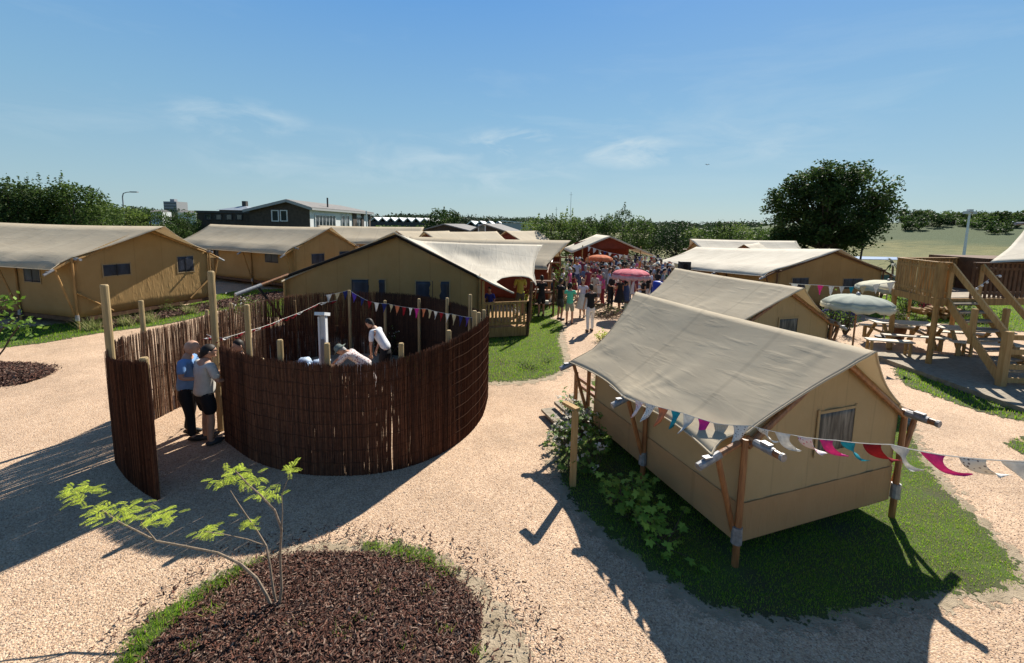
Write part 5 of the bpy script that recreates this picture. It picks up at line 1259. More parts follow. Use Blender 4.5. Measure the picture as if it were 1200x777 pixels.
# ------------------------------------------------------------------ young trees and plants near the camera
def leaflet_cluster(p, d_, n, size, V, C, cols):
    """feathery compound leaf: leaflets in pairs along a stalk"""
    d_ = np.array(d_); d_ = d_ / np.linalg.norm(d_); s_ = np.cross(d_, [0, 0, 1.0]); s_ /= np.linalg.norm(s_) + 1e-9
    for i in range(n):
        f_ = (i + 1) / n; c = np.array(p) + d_ * size * 3.2 * f_ + np.array([0, 0, -.25 * size * f_ * f_ * 2])
        for s in (-1, 1):
            dr = (s_ * s * .9 + d_ * .5); dr /= np.linalg.norm(dr); l = size * (1.1 - .5 * abs(f_ - .5)) * .9; wv = d_ * l * .16; tip = c + dr * l + np.array([0, 0, -.15 * l])
            mid = c + dr * l * .5
            V += [c, mid + wv, tip, mid - wv]; C.append(np.array(cols[nrng.integers(0, len(cols))]) * nrng.uniform(.8, 1.25))
tb = G(320, 716); t = thing('young_tree', 'multi-stemmed young tree with lime green feathery leaves in the bark bed', 'tree', (tb[0], tb[1], 0), world=True)
def stempts(pix, d0, d1):
    out_ = []
    for i, (x, y) in enumerate(pix): out_.append(Vector(D(x, y, d0 + (d1 - d0) * i / (len(pix) - 1))))
    return out_
dB_ = tb[1]; k = MB()
st1 = [Vector((tb[0], tb[1], .02))] + stempts([(312, 697), (301, 678), (282, 661), (255, 648), (215, 640), (183, 634), (160, 622), (140, 612), (120, 598)], dB_ - .02, dB_ + .25)
st2 = [Vector((tb[0] + .03, tb[1] + .02, .02))] + stempts([(320, 690), (316, 660), (312, 640), (300, 620), (288, 603), (278, 588), (270, 575)], dB_, dB_ + .25)
st3 = [Vector((tb[0] + .06, tb[1], .02))] + stempts([(330, 690), (328, 650), (330, 620), (322, 598), (305, 580), (290, 567), (276, 552)], dB_, dB_ - .15)
st4 = st3[3:4] + stempts([(331, 600), (330, 580), (340, 555)], dB_ - .05, dB_)
st5 = st1[6:7] + stempts([(165, 612), (175, 600), (185, 595)], dB_ + .2, dB_ + .3)
st6 = st2[3:4] + stempts([(290, 632), (262, 626), (240, 623)], dB_ + .1, dB_ - .1)
for s_, r0, r1 in ((st1, .017, .006), (st2, .014, .004), (st3, .015, .005), (st4, .006, .003), (st5, .007, .003), (st6, .006, .003)):
    n_ = len(s_); k.path(s_, [r0 + (r1 - r0) * i / (n_ - 1) for i in range(n_)], 7)
k.build('trunk', noisy('young_bark', (.16, .12, .085), (.30, .23, .17), scale=40, rough=.8, bump=.3), t)
V = []; C = []
for (x, y, n_, rad_) in ((95, 578, 22, 22), (120, 600, 16, 18), (150, 596, 20, 22), (178, 606, 14, 16), (195, 600, 8, 14), (275, 552, 14, 14), (290, 560, 16, 16), (262, 565, 10, 12), (312, 577, 10, 12), (325, 580, 5, 8), (342, 548, 8, 10), (250, 622, 8, 12), (290, 612, 9, 12), (238, 623, 6, 8), (86, 575, 8, 10), (200, 612, 4, 8)):
    for _ in range(int(n_ * 1.7)):
        dp = dB_ + nrng.normal(.1, .10); p = D(x + nrng.normal(0, rad_ * .45), y + nrng.normal(0, rad_ * .32), dp); a = nrng.uniform(0, 6.28)
        leaflet_cluster(p, (math.cos(a), math.sin(a), nrng.uniform(-.15, .25)), 8, .030, V, C, LIME)
foliage_obj('foliage', np.array(V), np.array(C), t, worldoff[t.name])
# sapling at the far left, in the side bed
tb = G(-12, 430); t = thing('young_tree', 'green sapling cut off by the left edge, in the small side bed', 'tree', (tb[0], tb[1], 0), world=True); k = MB()
for pts in ([(-12, 430), (-10, 405), (2, 385), (20, 372)], [(-12, 430), (-14, 400), (-5, 370), (5, 352)], [(-12, 430), (4, 410), (15, 392), (22, 383)]):
    s_ = [Vector((tb[0], tb[1], 0))] + [Vector(D(x, y, tb[1])) for x, y in pts[1:]]; k.path(s_, .018, 6)
k.build('trunk', M['bark'], t)
cents = [tuple(D(x, y, tb[1] + rnd.uniform(-.3, .3))) for x, y in ((5, 350), (12, 352), (0, 358), (18, 378), (28, 382), (36, 384), (12, 383), (4, 372), (24, 390), (2, 392), (-14, 360), (-20, 380), (10, 365), (33, 378))]
V, C = leaves_at(cents, .13, ((.14, .26, .03), (.20, .33, .05), (.09, .18, .03)), 14, .13, .2, .6); foliage_obj('foliage', V, C, t, worldoff[t.name])
# leafy plants along the near tent
def lobed_plant(label, pix, cols, n, size, name='shrub', flowers=False, spread=14, zr_=(.1, .7)):
    c0 = G(*pix[0]); t = thing(name, label, 'shrub', (c0[0], c0[1], 0), world=True); V = []; C = []; k = MB(); fl_ = []
    for (x, y) in pix:
        b0 = G(x, y)
        for _ in range(n):
            p = np.array([b0[0] + nrng.normal(0, .16), b0[1] + nrng.normal(0, .2), nrng.uniform(*zr_)]); k.tube((b0[0] + nrng.normal(0, .03), b0[1] + nrng.normal(0, .03), 0), p, .006, .003, 4)
            for q in range(rnd.randint(2, 4)):
                pc = p + nrng.normal(0, .05, 3); up_ = np.array([nrng.normal(0, .35), nrng.normal(-.2, .35), 1.0]); up_ /= np.linalg.norm(up_); a0 = nrng.uniform(0, 6.28); e1_ = np.cross(up_, [math.cos(a0), math.sin(a0), 0]); e1_ /= np.linalg.norm(e1_); e2_ = np.cross(up_, e1_)
                s = size * nrng.uniform(.6, 1.2); cc = np.array(cols[nrng.integers(0, len(cols))]) * nrng.uniform(.75, 1.3)
                for lb in (-1.9, -.95, 0, .95, 1.9):            # maple-like lobes
                    dr = e1_ * math.cos(lb) + e2_ * math.sin(lb); sd_ = np.cross(up_, dr); l = s * (1 - .13 * abs(lb)); V += [pc, pc + dr * l * .55 + sd_ * l * .27, pc + dr * l - up_ * l * .12, pc + dr * l * .55 - sd_ * l * .27]; C.append(cc)
            if flowers and rnd.random() < .5: fl_.append(tuple(p + np.array([0, 0, .05])))
    k.build('stems', M['bark'], t); foliage_obj('foliage', np.array(V), np.array(C), t, worldoff[t.name])
    if fl_: V, C = leaves_at(fl_, .06, FLW, 7, .03, 0, .9); foliage_obj('blossom', V, C, t, worldoff[t.name])
lobed_plant('pale green leafy shrub with maple-like leaves low in the shade of the nearest tent', [(718, 592), (732, 605), (752, 620), (770, 628), (740, 590), (780, 640)], ((.26, .42, .07), (.34, .50, .09), (.18, .32, .05)), 10, .085, zr_=(.05, .42))
lobed_plant('dark green bush with white blossoms between the lone rail post and the nearest tent', [(668, 545), (662, 525), (680, 515), (690, 535), (696, 555), (668, 505), (684, 500), (692, 505), (700, 520)], ((.10, .19, .03), (.16, .27, .05), (.24, .37, .07)), 13, .07, flowers=True, zr_=(.08, .62))

# ------------------------------------------------------------------ trees
def crown_leaves(blobs, size, nper, cols, aspect=.6, shell=.55, droop=0.0):
    """leaf faces spread through ellipsoid clumps, denser towards each clump's shell; returns verts and tints"""
    V = []; C = []
    for (cx, cy, cz, rx, ry, rz) in blobs:
        n = max(6, int(nper * (rx * ry * rz) ** (2 / 3)))
        d_ = nrng.normal(0, 1, (n, 3)); d_ /= np.linalg.norm(d_, axis=1)[:, None]; r = (shell + (1 - shell) * nrng.random(n)) ** 1.0 * nrng.normal(1, .12, n)
        p = d_ * r[:, None] * np.array([rx, ry, rz]) + np.array([cx, cy, cz])
        a = nrng.normal(0, 1, (n, 3)); a[:, 2] *= .6; a[:, 2] -= droop; a /= np.linalg.norm(a, axis=1)[:, None]; b_ = np.cross(a, nrng.normal(0, 1, (n, 3))); b_ /= np.linalg.norm(b_, axis=1)[:, None] + 1e-9
        s = size * nrng.uniform(.55, 1.35, n); A = a * (s * .5)[:, None]; B = b_ * (s * .5 * aspect)[:, None]
        V.append(np.stack([p - A, p + B, p + A, p - B], 1).reshape(-1, 3))
        base = np.array(cols[nrng.integers(0, len(cols))]) * nrng.uniform(.8, 1.2); C.append(base * nrng.uniform(.75, 1.3, (n, 1)))
    return np.concatenate(V), np.concatenate(C)
def tree(label, x, y, h, wd, cols=DKG, leaf=.28, nper=90, trunk_h=.22, nb=60, group=None, taper=0.0, spikes=0, z0=0.0, cat='tree', name='tree', rtr=None, open_=0.0, wy=None, flat=1.0, base=None, droop=0.0, seed=None, lobes=None):
    t = thing(name, label, cat, (x, y, z0), 0, group, world=True); wy = wy or wd; zb = z0 + h * trunk_h; rt = rtr or (.02 * h + .03)
    k = MB(); cz = (zb + z0 + h) / 2; hz_ = (h - h * trunk_h) / 2; blobs = []
    k.path([(x, y, z0), (x + .02 * h, y, zb), (x, y, cz), (x, y, z0 + h * .9)], [rt, rt * .8, rt * .5, rt * .12], 8)
    if lobes:
        for (lx, lz, lw, lh, ln) in lobes:
            ly = rnd.uniform(-.25, .25) * wy
            for i in range(ln):
                q = [rnd.gauss(0, 1) for _ in range(3)]; l = math.sqrt(sum(v * v for v in q)) + 1e-6; rr = rnd.random() ** .4 / l; br = rnd.uniform(.5, .95); c = (x + lx + q[0] * rr * lw / 2, y + ly + q[1] * rr * lw / 2, z0 + lz + q[2] * rr * lh / 2)
                blobs.append((*c, br * rnd.uniform(.8, 1.3), br * rnd.uniform(.8, 1.3), br * rnd.uniform(.6, 1.0)))
                if i % 3 == 0: m0 = (x + lx * .2, y, z0 + lz * .35 + .6); k.path([m0, ((m0[0] + c[0]) / 2, (m0[1] + c[1]) / 2, (m0[2] + c[2]) / 2 + .2), c], [rt * .4, rt * .22, .02], 5)
        nb = 0
    for i in range(nb):
        while True:
            q = [rnd.uniform(-1, 1) for _ in range(3)]
            if q[0] ** 2 + q[1] ** 2 + q[2] ** 2 <= 1: break
        l = math.sqrt(sum(v * v for v in q)) + 1e-6; rr = l ** .45 / l; q = [v * rr for v in q]
        w_here = 1 - taper * (q[2] + 1) / 2
        br = wd * rnd.uniform(.09, .17) * (1.15 - .35 * l)
        c = (x + q[0] * (wd / 2 - br * .7) * w_here, y + q[1] * (wy / 2 - br * .7) * w_here, cz + q[2] * (hz_ - br * .5))
        if open_ and mnoise.noise((c[0] * .4 + x, c[1] * .4, c[2] * .4)) < -open_: continue
        blobs.append((*c, br * rnd.uniform(.9, 1.5), br * rnd.uniform(.9, 1.5), br * rnd.uniform(.6, 1.0)))
        if i % 3 == 0: m0 = (x, y, zb + (c[2] - zb) * .35); k.path([m0, ((m0[0] + c[0]) / 2, (m0[1] + c[1]) / 2, (m0[2] + c[2]) / 2 - .03 * h), c], [rt * .35, rt * .2, rt * .05], 5)
    for i in range(spikes):
        a = rnd.uniform(0, 6.283); r = rnd.random() ** .5 * wd * .42; sx, sy = x + r * math.cos(a), y + r * math.sin(a) * wy / wd; top = z0 + h * (1 - .5 * (r / (wd / 2)) ** 2) * rnd.uniform(.98, 1.12)
        for q in range(5): f_ = q / 4; blobs.append((sx + f_ * .1, sy, top - h * .16 * (1 - f_), wd * .035 * (1.2 - f_), wd * .035 * (1.2 - f_), h * .05))
    k.build('trunk', M['bark'], t)
    V, C = crown_leaves(blobs, leaf, nper, cols, droop=droop); foliage_obj('crown', V, C, t, (x, y, z0))
    return t
DTREE = ((.032, .065, .016), (.05, .09, .02), (.075, .12, .028), (.04, .07, .02)); MTREE = ((.075, .13, .03), (.11, .17, .035), (.05, .095, .022)); LTREE = ((.16, .23, .045), (.20, .27, .06), (.12, .18, .04)); FAR = ((.035, .06, .03), (.05, .08, .035), (.03, .05, .028))
# big tree on the right
tree('big dark round-crowned tree standing alone on the right behind the tents', gx(962, 45), 45, 11.3, 10.6, ((.045, .085, .02), (.07, .115, .026), (.03, .06, .015), (.09, .13, .035)), .27, 135, .10, 150, wy=9, rtr=.28, spikes=0,
     lobes=[(-3.4, 4.6, 3.6, 5.2, 30), (-1.4, 7.2, 4.6, 5.6, 46), (1.2, 7.8, 5.0, 5.4, 46), (3.5, 6.4, 3.4, 5.6, 30), (4.3, 3.8, 2.6, 3.2, 12), (-3.9, 2.4, 3.0, 2.6, 16), (0, 3.6, 6.6, 4.6, 60), (2.8, 2.6, 3.4, 2.4, 16), (0, 5.5, 7.0, 6.0, 90), (-2.6, 4.2, 4.5, 5.0, 30), (-2.4, 8.0, 3.2, 3.6, 34), (2.6, 8.2, 3.4, 3.6, 34), (0, 8.6, 4.4, 3.8, 44), (-3.4, 6.2, 3.2, 4.2, 34), (3.4, 5.6, 3.2, 4.4, 30)])
tree('slender young tree at the right foot of the big dark tree', gx(1012, 43), 43.5, 5.6, 5.0, DTREE, .24, 40, .35, 34, open_=.1, rtr=.10)
# left group
for (px, dep, h, wd, cols, lab, sp) in ((15, 36, 6.9, 7.5, DTREE, 'tall dark willow-like tree at the left edge of the picture', 12), (52, 38, 7.1, 7.0, DTREE, 'tall spiky-topped tree second from the left edge', 16), (90, 37, 6.9, 6.0, MTREE, 'tall lighter green tree at the right end of the left tree row', 16),
                                   (-35, 37, 6.9, 8, DTREE, 'dark tree half outside the left edge', 8), (120, 44, 5.9, 4.5, MTREE, 'lower round green tree under the street lamp', 4), (150, 48, 5.3, 5, LTREE, 'pale green broad bush-like tree right of the street lamp', 0), (178, 50, 5.0, 5, MTREE, 'small green tree between the street lamp and the tower block', 0), (205, 52, 4.5, 4.5, DTREE, 'dark low tree beside the flat dark house', 0),
                                   (222, 58, 5.2, 3.6, MTREE, 'round tree top over the flat dark house at its left', 0)):
    tree(lab, gx(px, dep), dep, h, wd, cols, .20, 170, .08, 80, spikes=sp, wy=wd * .7, rtr=.14, droop=.3, group='trees behind the left tents')
# middle
tree('dark round tree in front of the long white hall', gx(521, 62), 62, 6.1, 6.0, DTREE, .30, 120, .1, 60, spikes=5)
mids = [(628, 50, 4.7, 4.6, LTREE), (645, 47, 5.0, 4.2, MTREE), (662, 49, 5.3, 4.5, LTREE), (680, 46, 5.0, 4.2, MTREE), (697, 48, 5.1, 4.2, DTREE), (712, 47, 5.2, 3.6, MTREE), (728, 52, 6.2, 3.8, DTREE), (745, 48, 5.1, 4.0, MTREE), (762, 50, 4.9, 4.2, DTREE)]
labs = ['bushy light green tree at the left end of the row behind the pavilion', 'leafy tree second from the left in the row behind the pavilion, tall shoots on top', 'tallest light green shoots in the row left of the pavilion', 'green tree right above the left eave of the pavilion', 'dark tree over the left roof slope of the pavilion', 'green tree right behind the pavilion peak', 'taller rounded tree rising just right of the pavilion peak', 'green tree over the right roof slope of the pavilion', 'dark tree at the right corner of the pavilion']
for (px, dep, h, wd, cols), lab in zip(mids, labs):
    tree(lab, gx(px, dep), dep, h, wd, cols, .19, 190, .05, 60, spikes=9, rtr=.1, group='trees behind the pavilion')
tree('isolated very dark oval tree right of the pavilion', gx(791, 46), 46, 4.7, 4.3, ((.02, .045, .014), (.03, .06, .018)), .19, 210, .05, 75, rtr=.12)
for (px, dep, h, wd, cols, lab) in ((838, 62, 5.0, 5.2, DTREE, 'dark pointed tree above the left end of the white roofs'), (858, 80, 4.6, 9, LTREE, 'pale green bush mass behind the white roofs'), (885, 72, 4.2, 7, MTREE, 'mid green shrub tree left of the far lamp post'), (902, 64, 4.4, 4.5, MTREE, 'green tree touching the left side of the big dark tree'), (815, 75, 4.0, 6, LTREE, 'pale low tree behind the isolated dark one')):
    tree(lab, gx(px, dep), dep, h, wd, cols, .28, 90, .05, 50, spikes=3, rtr=.12, group='trees behind the right tents')
# far wood as one mass and the bushes on the hill
def belt(name, specs, cols, leaf, nper):
    bl = []
    for (px0, px1, dep, y_top, thick, n) in specs:
        for i in range(n):
            px = rnd.uniform(px0, px1); dp = dep * rnd.uniform(.93, 1.12); x = gx(px, dp); yh = 263 + ROLL * (px - 600); zt = CAMH + (yh - y_top - rnd.uniform(-1.2, 2.0)) * dp / FPX; r = thick * rnd.uniform(.6, 1.1)
            z = max(r * .4, zt - r * .75); bl.append((x, dp, z, r * 1.7, r * 1.4, r * .8))
            if z > r * 1.6: bl.append((x + rnd.uniform(-r, r), dp, z * .45, r * 2, r, z * .5))
    V, C = crown_leaves(bl, leaf, nper, cols); o = fast_mesh(name, V, 4, M['leaf'], colors=C); tag(o, kind='stuff'); return o
belt('far_wood', [(-150, 240, 330, 251, 9, 60), (425, 500, 240, 253, 6, 30), (470, 640, 380, 258, 8, 60), (600, 790, 300, 262.5, 6, 60), (780, 960, 330, 263, 7, 60), (780, 910, 150, 268, 3, 50), (770, 870, 100, 275, 2, 36)], FAR, 1.5, 14)
belt('far_wood', [(640, 900, 75, 283, 1.6, 60), (500, 640, 78, 279, 1.4, 30)], MTREE, .4, 60)
belt('hedge', [(440, 500, 90, 265, 1.6, 30), (180, 300, 70, 263, 1.6, 24)], MTREE, .5, 50)
belt('hedge', [(995, 1240, 138, 267.5, 2.0, 60)], DTREE, .6, 40)
hb = [(1010, 178, 4, 'first'), (1024, 172, 4, 'second'), (1041, 180, 6.5, 'broad third'), (1055, 172, 3.5, 'small fourth'), (1066, 176, 5.5, 'wide fifth'), (1080, 182, 6, 'sixth'), (1098, 176, 5, 'seventh'), (1112, 182, 4.5, 'eighth'), (1124, 172, 4, 'ninth'), (1140, 176, 4, 'first'), (1150, 184, 5.6, 'tallest'),
      (1164, 176, 4.5, 'third'), (1176, 180, 5, 'fourth'), (1188, 174, 4, 'fifth'), (1200, 180, 5.5, 'sixth'), (1216, 178, 5, 'last'), (1085, 158, 5.2, 'largest'), (1064, 150, 3.8, 'dark lone'), (1147, 156, 4.6, 'pale round'), (1161, 148, 3.4, 'small pointed'), (1174, 158, 3.2, 'small round'), (1128, 160, 3.2, 'half-hidden'), (1105, 164, 3.6, 'low dark')]
for i, (px, dist, wd, word) in enumerate(hb):
    dep = dist * math.cos(math.atan((px - 600) / FPX)); x = gx(px, dep); z = terrain(x, dep)
    lab = '%s bush %s, %s of the white floodlight mast' % (word, 'along the crest of the dune hill' if dist > 165 else 'on the slope of the dune hill', 'left' if px < 1132 else 'right')
    tree(lab, x, dep, wd * .72, wd * 1.45, DTREE if i % 3 else MTREE, .50, 60, .02, 26, z0=z - .4, cat='bush', name='bush', group='bushes on the dune hill', rtr=.1)

# ------------------------------------------------------------------ buildings behind
BR = noisy('dark_brown_brick', (.05, .04, .032), (.085, .066, .052), scale=3, rough=.85, bump=.3, bscale=20)
BR2 = noisy('dark_roof_sheet', (.045, .043, .042), (.075, .07, .066), scale=3, rough=.8, bump=.2)
WP = noisy('white_panel', (.55, .57, .57), (.66, .68, .68), scale=2, rough=.6, bump=.05)
GREYR = noisy('grey_roof_felt', (.16, .155, .15), (.22, .21, .20), scale=1.5, rough=.85, bump=.2)
GLS, _t, _b = nodes_mat('window_glass', .08, (.03, .04, .045), .8)
def win_on(parent, c, xd, wd, ht, nrm, n=1, frame=WP, fr=.12):
    X = Vector(xd).normalized(); Nv = Vector(nrm).normalized(); c = Vector(c); Z = Vector((0, 0, 1)); k = MB()
    for s in (-1, 1):
        k.bar(c + X * (s * wd / 2) - Z * (ht / 2 + fr / 2) + Nv * .06, c + X * (s * wd / 2) + Z * (ht / 2 + fr / 2) + Nv * .06, fr, .10, up=Nv); k.bar(c + Z * (s * ht / 2) - X * wd / 2 + Nv * .055, c + Z * (s * ht / 2) + X * wd / 2 + Nv * .055, fr, .09, up=Nv)
    for i in range(1, n): q = c + X * (wd * (i / n - .5)); k.bar(q - Z * ht / 2 + Nv * .05, q + Z * ht / 2 + Nv * .05, fr * .8, .08, up=Nv)
    w_ = k.build('window', frame, parent)
    k = MB(); k.bar(c - X * wd / 2 + Nv * .02, c + X * wd / 2 + Nv * .02, .03, ht); k.build('pane', GLS, w_); return w_
d0 = 58
tB_ = thing('brick_house', 'two-storey dark brick house with a grey gable roof and a glazed white upper wing', 'house', (gx(330, d0), d0, 0), 0, world=True)
zt_ = lambda px, y, dep: CAMH + (263 + ROLL * (px - 600) - y) * dep / FPX
xa, xp, xb = gx(294, d0), gx(340, d0), gx(364, d0)
za, zp, zb_ = zt_(294, 246, d0), zt_(340, 236, d0), zt_(364, 243, d0)
def poly3(k, pts): n = len(pts); k.add(pts, [tuple(range(n))])
k = MB(); dp = 9
F_ = [(xa, d0, 0), (xb, d0, 0), (xb, d0, zb_), (xp, d0, zp), (xa, d0, za)]; Bk = [(x - .3, y + dp, z) for x, y, z in F_]
poly3(k, F_); k.add(F_ + Bk, [(i, i + 5, (i + 1) % 5 + 5, (i + 1) % 5) for i in range(5)] + [(9, 8, 7, 6, 5)]); k.build('wall', BR, tB_)
for px in (324, 334): win_on(tB_, (gx(px, d0), d0, zt_(px, 253, d0)), (1, 0, 0), .85, 1.35, (0, -1, 0))
# right wing recedes
x1, d1 = gx(434, 84), 84
wv = Vector((x1 - xb, d1 - d0, 0)); wl = wv.length; wv.normalize(); wn = Vector((wv.y, -wv.x, 0))
k = MB(); q = [(xb, d0), (x1, d1), (x1 - 9, d1 + 2), (xb - 6, d0 + 7)]; k.prism(q, .01, zb_ - .25); k.build('wing_wall', WP, tB_)
rf = MB(); ov_ = .6
rA = [(xa - .5, d0 - .6, za - .1), (xp, d0 - .6, zp + .12), (xp - 2 + wv.x * wl * .8, d0 + wv.y * wl * .9, zp + .3), (xa - 2, d0 + 12, za)]
rB = [(xb + .5, d0 - .6, zb_ - .12), (xp, d0 - .6, zp + .12), (xp - 2 + wv.x * wl * .8, d0 + wv.y * wl * .9, zp + .3), (x1 + .6, d1 + .3, zb_ - .1)]
rf.add(rA, [(0, 1, 2, 3)]); rf.add(rB, [(0, 1, 2, 3)]); ro = rf.build('roof', GREYR, tB_, solid=.18)
k = MB(); k.bar((xb + .5, d0 - .62, zb_ - .25), (xp, d0 - .62, zp + .0), .12, .32); k.bar((xa - .5, d0 - .62, za - .2), (xp, d0 - .62, zp + .0), .12, .32); k.bar((xb + .55, d0 - .6, zb_ - .25), (x1 + .65, d1 + .3, zb_ - .25), .12, .26); k.build('fascia', plain((.34, .35, .35), .6, name='grey_fascia'), ro)
k = MB(); k.tube((gx(385, 66), 66, zp - .6), (gx(385, 66), 66, zp + .9), .12, .12, 7); k.build('chimney', BR2, ro)
def on_wing(s, z, wd, ht, n): c = Vector((xb, d0, 0)) + wv * (s * wl) + wn * .03; win_on(tB_, (c.x, c.y, z), wv, wd, ht, wn, n)
on_wing(.19, zb_ - 1.9, wl * .27, 1.9, 6)
k = MB(); c = Vector((xb, d0, 0)) + wn * .12; k.bar(c + wv * .4 + Vector((0, 0, zb_ - 3.35)), c + wv * (wl * .36) + Vector((0, 0, zb_ - 3.35)), .1, .8); k.build('glass_balustrade', noisy('pale_glass', (.30, .38, .38), (.38, .45, .45), scale=2, rough=.2), tB_)
for s_, w_ in ((.45, 1.3), (.53, 1.2)): on_wing(s_, zb_ - 1.8, w_, 2.0, 1)
on_wing(.74, zb_ - 1.9, 3.2, 1.9, 2)
for s0, s1 in ((.62, .69), (.79, .84), (.95, .99)):
    k = MB(); c = Vector((xb, d0, 0)) + wn * .1; k.bar(c + wv * (wl * s0) + Vector((0, 0, zb_ - 2.2)), c + wv * (wl * s1) + Vector((0, 0, zb_ - 2.2)), .12, 3.6); k.build('brick_pier', BR, tB_)
k = MB(); c = Vector((xb, d0, 0)) + wv * (wl * .75) + wn * 1.3; k.tube((c.x, c.y, 0), (c.x, c.y, zb_ + .1), .12, .12, 8); k.build('white_column', WP, tB_)
# flat dark house left of it, glass pyramid roof behind
t = thing('flat_house', 'low flat-roofed dark brick house left of the two-storey one', 'house', (gx(270, 62), 62, 0), world=True)
k = MB(); k.prism([(gx(232, 60), 60), (gx(296, 60), 60), (gx(296, 60), 68), (gx(232, 60), 68)], 0, zt_(265, 250, 60)); k.build('wall', BR, t)
k = MB(); k.prism([(gx(231, 60), 59.8), (gx(297, 60), 59.8), (gx(297, 60), 68), (gx(231, 60), 68)], zt_(265, 250, 60), zt_(265, 247.5, 60)); k.build('roof', BR2, t)
for px in (246, 258, 270, 282): win_on(t, (gx(px, 60), 59.98, zt_(px, 254.5, 60)), (1, 0, 0), .8, .7, (0, -1, 0), frame=BR2)
t = thing('pyramid_roof_house', 'small house with a pale pyramid roof, behind the flat dark house', 'house', (gx(278, 90), 90, 0), world=True)
k = MB(); zz = zt_(278, 246.5, 90); k.prism([(gx(259, 90), 90), (gx(294, 90), 90), (gx(294, 90), 96), (gx(259, 90), 96)], 0, zz); k.build('wall', BR, t)
k = MB(); zc = zt_(278, 240.5, 90); cpt = (gx(279, 90), 93, zc); c4 = [(gx(257, 90), 89.6, zz), (gx(296, 90), 89.6, zz), (gx(296, 90), 96.4, zz), (gx(257, 90), 96.4, zz)]; k.add(c4 + [cpt], [(0, 1, 4), (1, 2, 4), (2, 3, 4), (3, 0, 4), (3, 2, 1, 0)]); k.build('roof', noisy('pale_slate', (.22, .26, .30), (.3, .34, .38), scale=2, rough=.5), t)
k = MB(); k.box((cpt[0], 93, zc + .35), (.8, .8, 1.1)); k.build('chimney', BR2, t)
t = thing('tower_block', 'distant grey tower block on the left horizon', 'building', (gx(209, 420), 420, 0), world=True)
k = MB(); z1 = zt_(209, 237, 420); k.box((gx(209, 420), 420, z1 / 2), (12, 14, z1)); k.build('wall', plain((.30, .31, .33), name='far_concrete'), t)
for f_ in range(5): k = MB(); k.box((gx(209, 420), 412.8, z1 - 1.6 - f_ * 2.6), (11, .2, 1.0)); k.build('window_band', plain((.12, .13, .15), .4, name='far_glass'), t)
k = MB(); k.box((gx(207, 420), 420, z1 + 1.2), (4, 4, 2.4)); k.build('roof_room', plain((.3, .31, .33), name='far_concrete'), t)
for (px, dep, w_, h_, lab) in ((190, 300, 9, 2.6, 'far low white building left of the tower block on the horizon'), (226, 300, 12, 1.9, 'far low white building right of the tower block on the horizon'), (243, 340, 6, 1.6, 'tiny far white building over the flat dark house')):
    t = thing('far_building', lab, 'building', (gx(px, dep), dep, 0), world=True); z1 = zt_(px, 251, dep) + h_ * .5
    k = MB(); k.box((gx(px, dep), dep, z1 / 2), (w_, 8, z1)); k.build('wall', WP, t)
    k = MB(); x = gx(px, dep); k.add([(x - w_ / 2, dep - 4.2, z1), (x + w_ / 2, dep - 4.2, z1), (x + w_ / 2, dep + 4.2, z1), (x - w_ / 2, dep + 4.2, z1), (x - w_ / 2, dep, z1 + 1.4), (x + w_ / 2, dep, z1 + 1.4)], [(0, 1, 5, 4), (2, 3, 4, 5), (0, 4, 3), (1, 2, 5)]); k.build('roof', GREYR, t)
# long hall with zigzag white roof, and its white end block
def zigzag(label, px0, px1, dep, ytop, n, name='long_hall'):
    t = thing(name, label, 'hall', (gx((px0 + px1) / 2, dep), dep, 0), world=True); xl, xr = gx(px0, dep), gx(px1, dep); zt = zt_((px0 + px1) / 2, ytop, dep); hh = .95
    k = MB(); k.prism([(xl, dep), (xr, dep), (xr, dep + 20), (xl, dep + 20)], 0, zt - hh); k.build('wall', plain((.05, .055, .06), name='dark_hall_cladding'), t)
    k = MB()
    for i in range(n):
        a = xl + (xr - xl) * i / n; b_ = xl + (xr - xl) * (i + 1) / n; m_ = (a + b_) / 2
        k.add([(a, dep - .3, zt - hh), (m_, dep - .3, zt), (b_, dep - .3, zt - hh), (a, dep + 20, zt - hh), (m_, dep + 20, zt), (b_, dep + 20, zt - hh)], [(0, 1, 4, 3), (1, 2, 5, 4)])
    k.build('roof', WP, t, solid=.25); return t
zigzag('long dark hall with a white zigzag roof, the part left of the round dark tree', 434, 502, 110, 255.5, 7)
zigzag('long dark hall with a white zigzag roof, the part right of the round dark tree', 546, 588, 110, 259.5, 4)
t = thing('white_shed', 'white metal-clad shed at the right end of the zigzag-roofed hall', 'shed', (gx(604, 108), 108, 0), world=True)
k = MB(); xl, xr = gx(587, 106), gx(622, 106); zz = zt_(604, 261.5, 106); k.prism([(xl, 106), (xr, 106), (xr, 118), (xl, 118)], 0, zz); k.build('wall', plain((.36, .38, .38), .5, name='pale_cladding'), t)
k = MB(); k.add([(xl - .2, 105.7, zz + .5), (xr + .2, 105.7, zz - .1), (xr + .2, 118, zz - .1), (xl - .2, 118, zz + .5)], [(0, 1, 2, 3)]); k.build('roof', WP, t, solid=.2)
